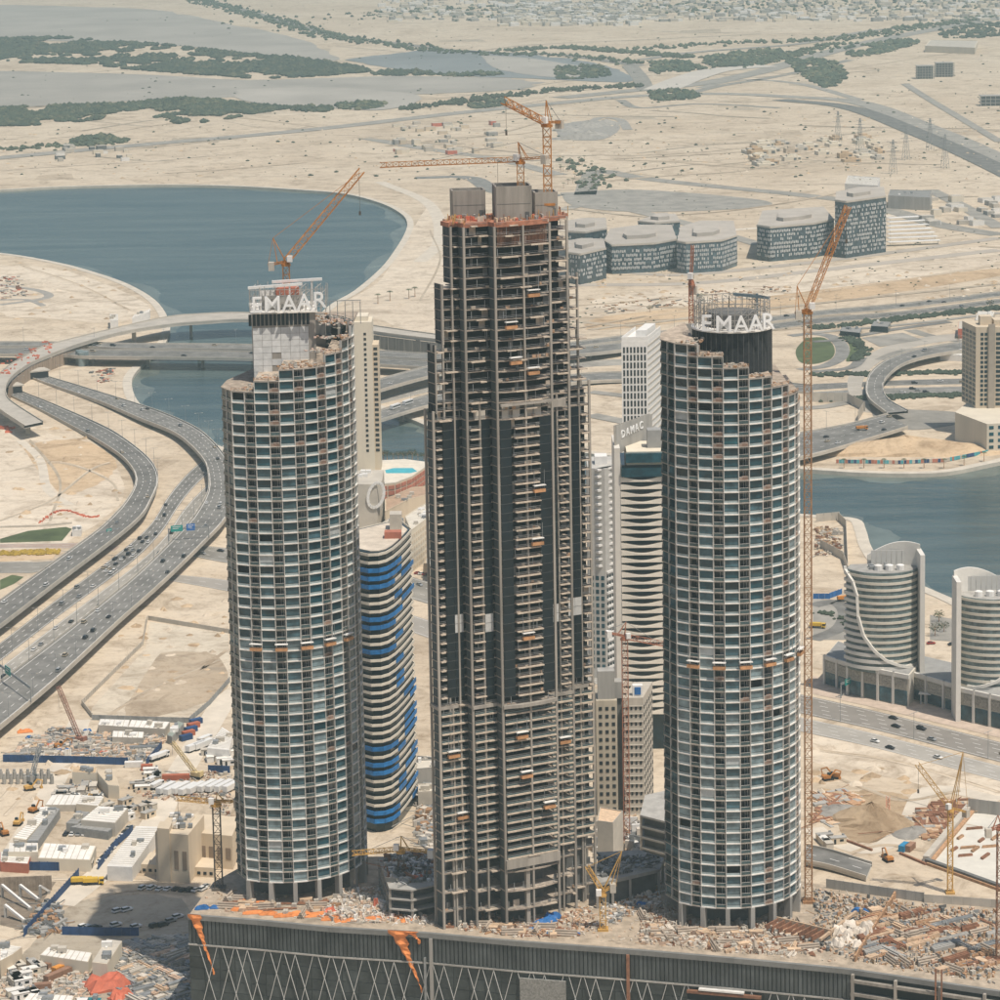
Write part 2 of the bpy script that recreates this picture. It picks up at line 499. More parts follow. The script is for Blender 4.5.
# ------------------------------------------------------------------ roads
ROADS = []
def ribbon(L, Rr, z, n=8):
    k = len(L)
    zs = z if isinstance(z, (list, tuple)) else [z] * k
    Ls = spline([(x, y, h) for (x, y), h in zip(L, zs)], n)
    Rs = spline([(x, y, h) for (x, y), h in zip(Rr, zs)], n)
    return [G(*p) for p in Ls], [G(*p) for p in Rs]

def cum(P):
    c = [0.0]
    for a, b in zip(P, P[1:]): c.append(c[-1] + (b - a).length)
    return c

def at_len(P, c, s):
    for i in range(len(P) - 1):
        if c[i + 1] >= s:
            t = (s - c[i]) / max(1e-6, c[i + 1] - c[i])
            return P[i].lerp(P[i + 1], t), (P[i + 1] - P[i]).normalized()
    return P[-1], (P[-1] - P[-2]).normalized()

def markings(parent, LW, RW, lanes, dz=0.05, edges=True, w=0.35, smax=None):
    b = MB()
    n = len(LW)
    lines = [(k / lanes, True) for k in range(1, lanes)]
    if edges: lines += [(0.06, False), (0.94, False)]
    for fr, dash in lines:
        P = [LW[i].lerp(RW[i], fr) + Vector((0, 0, dz)) for i in range(n)]
        c = cum(P)
        s = 0.0
        while s < c[-1] - 4:
            ln = 4.5 if dash else 24.0
            p0, d0 = at_len(P, c, s); p1, d1 = at_len(P, c, min(s + ln, c[-1]))
            o = Vector((-d0.y, d0.x, 0)).normalized() * (w / 2)
            b.poly([p0 - o, p1 - o, p1 + o, p0 + o])
            s += 11.0 if dash else 24.0
    if b.f:
        b.build('lane_marking', PAINT, parent, kind='stuff')

def road(name, L, Rr, z=0.12, m=None, lanes=3, mark=True, n=8, reg=True):
    LW, RW = ribbon(L, Rr, z, n)
    b = MB()
    for i in range(len(LW) - 1):
        b.poly([LW[i], LW[i + 1], RW[i + 1], RW[i]] if (LW[i + 1] - LW[i]).cross(RW[i] - LW[i]).z > 0 else [LW[i], RW[i], RW[i + 1], LW[i + 1]])
    o = b.build(name, m or ASPHALT, kind='structure')
    if mark: markings(o, LW, RW, lanes)
    if reg: ROADS.append((LW, RW))
    return o

def track(name, pts, w, z=0.1, m=None, n=6, taper=False):
    """centre-line road of width w metres"""
    C = [G(x, y, 0) for x, y in spline(pts, n)]
    LW, RW = [], []
    for i, p in enumerate(C):
        d = (C[min(i + 1, len(C) - 1)] - C[max(i - 1, 0)]).normalized()
        o = Vector((-d.y, d.x, 0)) * w / 2
        LW.append(p + o + Vector((0, 0, z))); RW.append(p - o + Vector((0, 0, z)))
    b = MB()
    for i in range(len(C) - 1):
        b.poly([LW[i], RW[i], RW[i + 1], LW[i + 1]])
    o = b.build(name, m or ASPHALT_OLD, kind='structure')
    ROADS.append((LW, RW))
    return o

def flyover(label, L, Rr, z, lanes=3, th=1.6, pier=34.0, n=8, m=None, mark=True, fascia=None, pier_from=2.5, ph=1.0):
    LW, RW = ribbon(L, Rr, z, n)
    mid = LW[len(LW) // 2].lerp(RW[len(RW) // 2], 0.5)
    t = thing('flyover', label, 'flyover')
    d = MB(); fs = fascia or CONC
    for i in range(len(LW) - 1):
        a, b, c, e = LW[i], LW[i + 1], RW[i + 1], RW[i]
        k = Vector((0, 0, th))
        flip = (b - a).cross(e - a).z < 0
        top = [a, b, c, e]
        if flip: top = top[::-1]
        d.poly(top, 1)
        d.poly([p - k for p in top[::-1]], 0)
        d.poly([a - k, b - k, b, a] if flip else [a, b, b - k, a - k], 0)
        d.poly([e, c, c - k, e - k] if flip else [e - k, c - k, c, e], 0)
    deck = d.build('deck', [fs, m or ASPHALT], t)
    if mark: markings(deck, LW, RW, lanes, 0.06)
    for P, Q in ((LW, RW), (RW, LW)):
        b = MB()
        for i in range(len(P) - 1):
            p0, p1 = P[i], P[i + 1]
            i0 = (Q[i] - P[i]).normalized() * 0.45; i1 = (Q[i + 1] - P[i + 1]).normalized() * 0.45
            h = Vector((0, 0, ph)); o0 = -i0 * 0.25; o1 = -i1 * 0.25; lo = Vector((0, 0, 0.25))
            a = [p0 + o0 - lo, p1 + o1 - lo, p1 + o1 + h, p0 + o0 + h]
            c = [p0 + i0 - lo, p1 + i1 - lo, p1 + i1 + h, p0 + i0 + h]
            b.poly(a); b.poly(c[::-1]); b.poly([a[3], a[2], c[2], c[3]])
        b.build('parapet', fs, t)
    C = [LW[i].lerp(RW[i], 0.5) for i in range(len(LW))]
    c = cum(C); s = pier * 0.5
    while s < c[-1]:
        p, dr = at_len(C, c, s)
        if p.z > pier_from:
            base = -3.5 if inside((p.x, p.y), shore) else 0.0
            rz = math.atan2(dr.y, dr.x)
            wd = (LW[0] - RW[0]).length
            b = MB()
            b.box((p.x, p.y, base), (1.8, 3.2, p.z - th - base - 0.7), rz)
            b.box((p.x, p.y, p.z - th - 0.75), (2.2, min(wd * 0.75, 11), 0.74), rz)
            b.build('pier', fs, t)
        s += pier
    ROADS.append((LW, RW))
    return t

# left highway: two raised carriageways with ground-level ones between them
flyover('raised highway carriageway curving beside the bare sand lot', [(-150, 706), (-30, 622), (0, 601), (50, 565), (97, 531), (117, 512), (127, 500), (135, 485), (134, 472), (122, 457), (100, 442), (82, 432), (42, 411), (14, 398), (-6, 388)],
        [(-150, 738), (-30, 648), (0, 626), (60, 580), (117, 537), (142, 515), (151, 500), (158, 483), (156, 469), (145, 455), (120, 436), (98, 424), (52, 404), (22, 392), (2, 382)],
        [7, 7, 7, 7, 7, 7, 6.5, 6, 5, 4, 3, 2, 1, 0.4, 0.4], lanes=3)
flyover('wide raised highway carriageway carrying two sign gantries', [(-150, 802), (-30, 706), (0, 682), (40, 652), (75, 625), (110, 597), (140, 572), (185, 527), (200, 507), (208, 490), (208, 474), (204, 461), (190, 445), (172, 432), (140, 419), (100, 402), (50, 385), (28, 377), (8, 369)],
        [(-150, 846), (-30, 750), (0, 727), (50, 685), (85, 653), (120, 620), (165, 580), (205, 541), (226, 518), (234, 495), (232, 476), (226, 458), (212, 441), (194, 427), (160, 412), (130, 402), (75, 385), (42, 375), (22, 367)],
        [7, 7, 7, 7, 7, 7, 7, 7, 7, 7, 7, 6.5, 6, 5, 4, 2.5, 1, 0.4, 0.4], lanes=4)
road('highway', [(-150, 758), (-30, 666), (0, 643), (60, 597), (120, 552), (150, 525), (166, 500), (180, 482), (196, 466), (230, 440)], [(-150, 776), (-30, 684), (0, 661), (60, 615), (128, 565), (160, 534), (178, 507), (192, 489), (210, 472), (244, 446)], lanes=3)
road('highway', [(-150, 780), (-30, 690), (0, 668), (60, 622), (132, 568), (164, 538), (182, 512), (198, 494), (216, 478), (250, 450)], [(-150, 796), (-30, 706), (0, 684), (60, 640), (140, 578), (176, 548), (196, 520), (210, 502), (228, 486), (262, 456)], lanes=3, m=ASPHALT_OLD)
road('cross_street', [(-180, 547), (0, 544), (40, 544), (76, 543), (120, 546)], [(-180, 551), (0, 548), (40, 548), (70, 548), (114, 551)], lanes=2, m=mat('pinkish_paving', (0.42, 0.32, 0.26), 0.9, 0.1, 0.1))
road('cross_street', [(-180, 566), (0, 562), (40, 562), (56, 560)], [(-180, 577), (0, 573), (30, 573), (44, 570)], lanes=2, m=ASPHALT_OLD)
road('cross_street', [(196, 545), (226, 548), (300, 556), (380, 568), (440, 585), (520, 602), (640, 625)], [(188, 555), (222, 562), (300, 574), (380, 590), (440, 607), (520, 626), (640, 650)], lanes=3, m=ASPHALT_OLD)
road('cross_street', [(170, 574), (226, 580), (300, 592), (380, 606), (440, 624), (520, 650)], [(166, 580), (222, 590), (300, 606), (380, 622), (440, 642), (520, 668)], lanes=2, m=mat('pale_worn_road', (0.33, 0.30, 0.26), 0.9, 0.1, 0.05))
# unfinished ramp sweeping round, with its formwork wall
t = flyover('unfinished curved concrete ramp with tall brown formwork wall below', [(445, 336), (380, 327), (320, 317), (247, 313), (205, 314), (169, 317), (130, 325), (84, 336), (56, 343), (40, 348), (22, 358), (6, 368), (-4, 380), (-8, 394), (-2, 408), (24, 426)],
            [(445, 341), (380, 333), (320, 323), (247, 320), (205, 322), (169, 325), (120, 333), (84, 343), (66, 349), (48, 356), (30, 364), (14, 375), (7, 384), (6, 393), (12, 402), (43, 422)],
            [13, 13, 13, 13, 13, 13, 13, 13, 12.5, 12, 12, 12, 12, 11.5, 11, 10.5], lanes=1, mark=False, m=mat('bare_deck_concrete', (0.46, 0.42, 0.36), 0.9, 0.12, 0.1), th=2.0, pier=60)
b = MB()
W = [G(x, y, 12) for x, y in spline([(88, 342), (66, 349.5), (48, 356.5), (30, 364.5), (15, 375.5), (9, 384), (8, 393)], 6)]
for i in range(len(W) - 1):
    b.poly([(W[i].x, W[i].y, 0), (W[i + 1].x, W[i + 1].y, 0), (W[i + 1].x, W[i + 1].y, 9.8), (W[i].x, W[i].y, 9.8)])
    if i % 1 == 0:
        b.beam((W[i].x, W[i].y, 0), (W[i].x, W[i].y, 9.7), 0.5)
b.build('formwork_wall', mat('brown_formwork', (0.30, 0.23, 0.17), 0.9, 0.25, 0.5, streak=True), t)
b = MB()
for x, y in ((80, 346), (82, 348), (85, 347)):
    p = G(x, y + 18, 0)
    b.lathe((p.x, p.y, 0), [(3.2, 0), (3.2, 11)], 12)
b.build('pier', mat('blue_grey_steel_form', (0.22, 0.27, 0.27), 0.7, 0.2, 0.5), t)
b = MB()
W = [G(x, y, 13) for x, y in spline([(320, 323.4), (380, 333.4), (445, 341.4)], 8)]
for i in range(len(W) - 1):
    b.poly([(W[i].x, W[i].y, 0), (W[i + 1].x, W[i + 1].y, 0), (W[i + 1].x, W[i + 1].y, 11), (W[i].x, W[i].y, 11)])
    b.beam((W[i].x, W[i].y, 0), (W[i].x, W[i].y, 11), 0.8)
b.build('retaining_wall', mat('dark_precast_wall', (0.20, 0.19, 0.17), 0.9, 0.2, 0.3, streak=True), t)
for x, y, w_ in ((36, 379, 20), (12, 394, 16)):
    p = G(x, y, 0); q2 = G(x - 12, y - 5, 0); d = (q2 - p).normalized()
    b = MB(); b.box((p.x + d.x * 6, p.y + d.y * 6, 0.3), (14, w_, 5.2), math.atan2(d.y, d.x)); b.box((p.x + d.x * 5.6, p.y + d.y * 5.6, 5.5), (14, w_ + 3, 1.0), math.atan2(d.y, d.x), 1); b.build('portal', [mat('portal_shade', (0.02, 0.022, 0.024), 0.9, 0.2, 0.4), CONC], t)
# east-west expressway over the channel
flyover('far carriageway of the expressway bridge over the channel', [(-200, 342), (60, 342.5), (130, 344), (250, 345), (378, 351), (445, 354), (520, 349), (600, 339), (700, 327), (813, 312), (900, 304), (1000, 292), (1160, 272)],
        [(-200, 346.5), (60, 347), (130, 349), (250, 350), (378, 357), (445, 360), (520, 355), (600, 344), (700, 332), (813, 317), (900, 309), (1000, 297), (1160, 277)],
        [8, 8, 8, 8, 8, 8, 7, 4, 1, 0.4, 0.4, 0.4, 0.4], lanes=3, pier=45)
flyover('near carriageway of the expressway bridge over the channel', [(-200, 348), (40, 348.5), (90, 350), (250, 352), (378, 358.5), (445, 361.5), (520, 356.5), (600, 346), (700, 334), (813, 319), (900, 312), (1000, 299.5), (1160, 280)],
        [(-200, 354), (40, 355), (90, 357), (250, 359), (378, 365), (445, 368), (520, 362), (600, 351), (700, 340), (813, 325), (900, 317), (1000, 304.5), (1160, 285)],
        [8, 8, 8, 8, 8, 8, 7, 4, 1, 0.4, 0.4, 0.4, 0.4], lanes=3, pier=45)
flyover('slip ramp rising beside the expressway between the towers', [(330, 396), (378, 380), (445, 363), (520, 352), (600, 345), (660, 339)], [(330, 407), (378, 391), (445, 373), (520, 361), (600, 353), (660, 346)], [9, 9, 9, 8, 6, 3], lanes=2, pier=40)
flyover('low bridge carrying buses over the narrow channel', [(262, 434), (310, 428), (378, 411), (437, 393), (520, 382), (600, 373), (700, 375), (813, 386)], [(270, 444), (320, 438), (378, 421), (437, 404), (520, 391), (600, 381), (700, 383), (813, 394)], [7, 7, 7, 7, 5, 3, 1, 0.4], lanes=3, pier=40)
road('service_road', [(380, 398), (445, 381), (520, 369), (600, 360), (700, 358)], [(380, 404), (445, 388), (520, 375), (600, 366), (700, 364)], lanes=2, m=ASPHALT_OLD)
# interchange on the right bank
road('expressway', [(813, 384), (880, 381), (940, 379), (1000, 378), (1160, 376)], [(813, 390), (880, 386), (940, 384.5), (1000, 383.5), (1160, 382)], lanes=3)
road('expressway', [(813, 392), (880, 388.5), (940, 387), (1000, 386), (1160, 384)], [(813, 399), (880, 396), (940, 394), (1000, 392.5), (1160, 391)], lanes=3)
flyover('curved flyover looping over the expressway near the beige tower', [(1010, 338), (985, 340), (930, 347), (893, 357), (872, 371), (866, 386), (869, 399), (886, 413)],
        [(1010, 345), (985, 348), (940, 354), (906, 363), (888, 376), (883, 388), (889, 400), (908, 411)], [7, 7, 7, 7, 7, 7, 6.5, 6, 5], lanes=2, pier=30)
road('slip_road', [(1000, 332), (940, 335), (890, 345), (860, 361), (848, 379), (850, 396), (862, 412)], [(1000, 337), (940, 342), (905, 350), (875, 365), (863, 381), (864, 396), (880, 413)], z=0.14, lanes=2, m=mat('pale_paving', (0.44, 0.40, 0.34), 0.9, 0.1, 0.05), mark=False)
patch('junction', [(868, 404), (900, 409), (960, 413), (962, 423), (915, 430), (880, 424)], ASPHALT_OLD, 0.2)
flyover('low road bridge with concrete abutment beside the sand mound', [(700, 452), (760, 440), (813, 431), (850, 424), (888, 414)], [(700, 478), (760, 466), (813, 455), (862, 441), (908, 427)], [6, 6, 6, 6, 5], lanes=4, pier=60)
patch('lawn', [(806, 338), (824, 338), (834, 347), (832, 358), (815, 364), (800, 362), (796, 350)], GRASS, 0.15)
track('loop_road', [(790, 336), (812, 334), (832, 337), (842, 347), (840, 358), (825, 366), (800, 370)], 11, 0.2, ASPHALT)
patch('lawn', [(846, 338), (858, 345), (862, 352), (854, 360), (846, 361), (850, 350)], GRASS, 0.15)
patch('car_park', [(862, 338), (903, 333), (922, 340), (880, 347)], ASPHALT_OLD, 0.25, smooth=False)
track('service_road', [(910, 330), (930, 336), (960, 341), (1000, 342)], 12, 0.1, ASPHALT_OLD)
# boulevard on the near right
road('boulevard', [(560, 640), (640, 658), (740, 681), (813, 697), (880, 712), (1000, 742), (1160, 783)], [(560, 658), (640, 676), (740, 699), (813, 716), (880, 731), (1000, 762), (1160, 804)], lanes=5, m=mat('boulevard_asphalt', (0.235, 0.215, 0.19), 0.9, 0.1, 0.05))
road('boulevard', [(560, 662), (640, 680), (740, 703), (813, 720), (880, 735), (1000, 766), (1160, 808)], [(560, 676), (640, 694), (740, 717), (813, 734), (880, 749), (1000, 781), (1160, 824)], lanes=4, m=mat('boulevard_pale_lane', (0.36, 0.335, 0.295), 0.9, 0.1, 0.05))
patch('pavement', [(813, 676), (880, 692), (1000, 721), (1000, 738), (880, 709), (813, 694)], mat('block_paving', (0.50, 0.40, 0.32), 0.9, 0.15, 0.2), 0.14, smooth=False)
patch('car_park', [(813, 596), (850, 610), (856, 640), (813, 640)], ASPHALT_OLD, 0.12, smooth=False)
track('access_road', [(813, 640), (840, 628), (846, 612), (834, 602), (813, 606)], 9, 0.16, ASPHALT)
patch('yard_patch', [(930, 615), (957, 620), (957, 642), (930, 640)], ASPHALT_OLD, 0.12, smooth=False)  # grey ground patch between the rounded towers
# far highways
track('far_highway', [(-200, 176), (-60, 163), (0, 158), (130, 146), (300, 131), (450, 114), (560, 103), (640, 96), (720, 94), (790, 97), (860, 103), (925, 127), (1000, 160), (1160, 245)], 38, 0.5, ASPHALT_OLD)
track('far_highway', [(780, 100), (850, 108), (915, 132), (1000, 170), (1160, 252)], 34, 0.7, ASPHALT)
track('far_highway', [(560, 98), (640, 90), (700, 84), (760, 72), (830, 52), (900, 36), (1000, 18), (1060, 8)], 44, 0.6, ASPHALT_OLD)
track('far_highway', [(660, 90), (690, 78), (720, 70), (770, 66)], 60, 0.9, mat('pale_interchange', (0.50, 0.46, 0.40), 0.9, 0.1, 0.01))
track('far_highway', [(180, -6), (250, 12), (330, 34), (400, 44), (470, 52), (560, 55), (640, 66)], 30, 0.6, ASPHALT_OLD)
track('far_highway', [(640, 60), (700, 52), (800, 44), (880, 30), (1000, 24)], 26, 0.9, ASPHALT_OLD)
track('far_highway', [(630, 66), (640, 78), (646, 90)], 30, 0.8, ASPHALT_OLD)
track('far_highway', [(415, 178), (470, 178), (498, 192), (560, 196)], 24, 0.3, ASPHALT)
track('far_road', [(585, 195), (590, 180), (600, 171), (640, 178), (700, 185), (800, 195), (870, 205), (940, 225), (1000, 235)], 26, 0.3, ASPHALT_OLD)
track('far_road', [(930, 190), (960, 205), (1000, 228)], 18, 0.4, ASPHALT_OLD)
track('far_road', [(560, 210), (600, 205), (680, 222), (760, 245)], 18, 0.4, ASPHALT_OLD)
track('far_road', [(575, 262), (660, 275), (760, 268), (880, 254), (1000, 238)], 16, 0.2, mat('dusty_road', (0.42, 0.37, 0.31), 0.9, 0.1, 0.02))
track('far_road', [(575, 285), (700, 283), (840, 268), (1000, 250)], 18, 0.2, mat('dusty_road', (0.42, 0.37, 0.31)))
track('far_road', [(364, 138), (420, 148), (500, 160), (560, 175)], 22, 0.3, ASPHALT_OLD)
track('far_road', [(905, 84), (930, 100), (960, 118), (1000, 142)], 14, 0.6, ASPHALT_OLD)
track('dirt_track', [(590, 124), (600, 118), (620, 120), (628, 130)], 14, 0.5, GRAVEL)
track('dirt_track', [(0, 285), (40, 291), (46, 298), (0, 305)], 9, 0.1, GRAVEL)
track('dirt_track', [(0, 300), (28, 300), (44, 306)], 7, 0.12, GRAVEL)
track('dirt_track', [(20, 440), (40, 460), (48, 490), (70, 505)], 6, 0.1, mat('pale_track', (0.62, 0.55, 0.45), 0.95, 0.1, 0.1))
track('dirt_track', [(380, 182), (430, 205), (440, 240), (420, 262)], 14, 0.15, mat('pale_track'  , (0.62, 0.55, 0.45)))
track('dirt_track', [(560, 230), (640, 235), (800, 225), (900, 215)], 12, 0.2, mat('pale_track', (0.62, 0.55, 0.45)))
track('site_road', [(80, 720), (60, 770), (40, 810), (10, 860)], 10, 0.09, mat('pale_track', (0.62, 0.55, 0.45)))
track('site_road', [(230, 690), (200, 740), (170, 790), (150, 830), (105, 870), (60, 905)], 12, 0.09, mat('pale_track', (0.62, 0.55, 0.45)))
track('site_road', [(1000, 800), (930, 790), (905, 830), (870, 850), (830, 840), (813, 828)], 9, 0.09, mat('pale_track', (0.62, 0.55, 0.45)))
flyover('short unfinished road deck ending in the sand', [(806, 846), (830, 851), (872, 864)], [(806, 862), (830, 867), (866, 878)], [2.2, 2.2, 1.6], lanes=2, pier=30, th=1.2)

# faint vehicle tracks and graded plots all over the desert
TRK = [sand_material('track_pale', (1.06, 1.07, 1.09), False, 41.0), sand_material('track_dark', (0.84, 0.82, 0.80), False, 42.0), sand_material('track_grey', (0.78, 0.79, 0.80), False, 43.0)]
gr = random.Random(77)
def free(p): return not inside((p.x, p.y), shore)
k_ = 0
for i in range(150):
    x = gr.uniform(-20, 1020); y = gr.uniform(28, 330) if i % 3 else gr.uniform(100, 250)
    if y > 186 and x < 420: continue
    if 186 < y < 285 and 560 < x < 900 and gr.random() < 0.7: continue
    pts = [(x, y)]; dx = gr.uniform(20, 70) * gr.choice([-1, 1]); sl = gr.uniform(-0.22, 0.12)
    for j in range(3): pts.append((pts[-1][0] + dx, pts[-1][1] + dx * sl * gr.uniform(0.3, 1.4) + gr.uniform(-2, 2)))
    if not all(free(G(a, c)) and c > 4 for a, c in spline(pts, 6)): continue
    track('dirt_track', pts, gr.uniform(4, 10), 0.16 + 0.012 * k_ % 0.3, gr.choice(TRK)); ROADS.pop(); k_ += 1
for i in range(46):
    x = gr.uniform(0, 1000); y = gr.uniform(20, 310); w = gr.uniform(10, 46); h = gr.uniform(1.5, 6) * (0.4 + y / 250)
    q = [(x, y), (x + w, y - gr.uniform(-1, 2)), (x + w * gr.uniform(0.9, 1.3), y + h), (x + gr.uniform(-6, 6), y + h * gr.uniform(0.8, 1.2))]
    if y > 180 and x < 430 or not all(free(G(a, c)) for a, c in q) or (186 < y < 285 and 540 < x < 900): continue
    patch('graded_plot', q, gr.choice(TRK), 0.10 + 0.01 * (i % 5), smooth=False)
for px in ([(10, 470), (60, 462), (110, 480), (118, 500)], [(0, 520), (50, 500), (90, 470), (110, 462)], [(30, 440), (60, 480), (50, 520)], [(100, 720), (150, 690), (220, 660)], [(160, 700), (200, 670), (226, 650)], [(820, 770), (870, 790), (905, 800), (960, 790)], [(830, 860), (880, 845), (925, 850)], [(820, 750), (900, 762), (1000, 792)], [(30, 880), (90, 878), (150, 880)], [(90, 900), (130, 890), (190, 894)], [(20, 265), (80, 285), (130, 310)], [(30, 310), (80, 300), (140, 305)], [(420, 300), (440, 260), (430, 230)], [(640, 300), (760, 290), (900, 265), (1000, 256)], [(620, 320), (760, 300), (900, 280), (1000, 264)], [(0, 800), (30, 770), (60, 775)], [(5, 815), (40, 780), (66, 772)]):
    for o_ in (0, 1.2):
        track('dirt_track', [(x, y + o_) for x, y in px], 1.6, 0.13 + 0.02 * o_, gr.choice(TRK)); ROADS.pop()

for pts, w, m in (([(813, 333), (870, 328), (930, 322), (1000, 313)], 8, ASPHALT_OLD), ([(813, 342), (840, 340), (858, 336), (905, 328), (950, 322)], 9, ASPHALT), ([(590, 392), (660, 400), (740, 408), (813, 408), (850, 402)], 12, ASPHALT_OLD), ([(590, 415), (660, 430), (700, 445)], 14, ASPHALT_OLD), ([(813, 372), (850, 368), (862, 358)], 9, ASPHALT), ([(880, 360), (900, 352), (940, 346), (1000, 336)], 9, ASPHALT_OLD), ([(590, 330), (620, 326), (660, 322), (720, 314), (813, 304), (1000, 284)], 8, TRK[2]),
                  ([(960, 415), (1000, 413), (1040, 412)], 14, ASPHALT_OLD), ([(620, 100), (640, 108), (700, 104), (780, 108)], 16, ASPHALT_OLD), ([(700, 88), (740, 80), (800, 84), (860, 100)], 18, ASPHALT_OLD), ([(680, 96), (720, 86), (780, 76), (850, 60)], 20, ASPHALT_OLD), ([(880, 120), (940, 142), (1000, 172)], 12, TRK[0]), ([(420, 60), (520, 46), (640, 40), (760, 34)], 14, TRK[2])):
    track('access_road', pts, w, 0.34, m); ROADS.pop()
b = MB(); hr_ = random.Random(3)
def spoil(x, y, r, h):
    k = len(b.v); n = 6
    for i in range(n):
        a = 6.283 * i / n; q = r * hr_.uniform(0.7, 1.3); b.v.append((x + q * math.cos(a), y + q * math.sin(a), -0.05))
    b.v.append((x + hr_.uniform(-.2, .2) * r, y, h))
    for i in range(n): b.f.append((k + i, k + (i + 1) % n, k + n)); b.m.append(hr_.randrange(3) if i == 0 else b.m[-1])
for x0, x1, y0, y1, n in ((590, 1000, 272, 300, 120), (430, 1000, 110, 180, 260), (0, 120, 420, 520, 50), (0, 130, 262, 320, 40), (815, 915, 768, 800, 24), (120, 228, 590, 700, 40), (0, 80, 720, 800, 30), (0, 400, 130, 182, 90)):
    for _ in range(n):
        p = G(hr_.uniform(x0, x1), hr_.uniform(y0, y1), 0)
        if free(p): spoil(p.x, p.y, hr_.uniform(1.2, 4.5), hr_.uniform(0.5, 2.0))
b.build('spoil_heaps', [SANDDK, SANDOR, SANDPALE], None, kind='stuff')
# ------------------------------------------------------------------ the two rounded towers
POD = 38.0          # podium roof level
TH27 = R(27)
FLOOR = 3.77
def letter_mesh(ch, h, depth, m, bold=0.008):
    cu = bpy.data.curves.new('letter', 'FONT')
    cu.body = ch
    cu.size = h / 0.70
    cu.extrude = depth / 2
    cu.offset = bold * h
    cu.resolution_u = 4
    o = bpy.data.objects.new('letter_tmp', cu)
    col.objects.link(o)
    dg = bpy.context.evaluated_depsgraph_get()
    me = bpy.data.meshes.new_from_object(o.evaluated_get(dg))
    bpy.data.objects.remove(o)
    me.transform(Matrix.Rotation(R(90), 4, 'X'))
    xs = [v.co.x for v in me.vertices]
    w = max(xs) - min(xs)
    me.transform(Matrix.Translation((-min(xs) - w / 2, 0, 0)))
    me.materials.clear()
    me.materials.append(m)
    return me, w

GONDOLA = None
def gondola(loc, rz, label, group):
    """suspended work platform hung on two wires"""
    global GONDOLA
    if GONDOLA is None:
        t = thing('suspended_platform', label, 'work platform', loc, rz, group)
        b = MB(); b.box((0, 0, 0), (4.2, 1.2, 0.15)); b.box((0, -0.6, 0), (4.2, 0.08, 1.1)); b.box((0, 0.6, 0), (4.2, 0.08, 1.1))
        b.box((-2.06, 0, 0), (0.08, 1.2, 1.1)); b.box((2.06, 0, 0), (0.08, 1.2, 1.1))
        b.build('basket', mat('platform_orange', (0.50, 0.26, 0.12), 0.7, 0.2, 0.5), t)
        b = MB(); b.box((0, 0, 2.2), (4.4, 1.5, 0.25)); b.build('canopy', WHITE, t)
        for s in (-1.9, 1.9):
            b = MB(); b.beam((s, 0, 1.0), (s, 0, 7.5), 0.12); b.build('wire', STEEL, t)
        remember(t); GONDOLA = t
        return t
    c = copy_tree(GONDOLA)
    c.location = loc; c.rotation_euler = (0, 0, rz)
    c['label'] = label; c['group'] = group
    return c

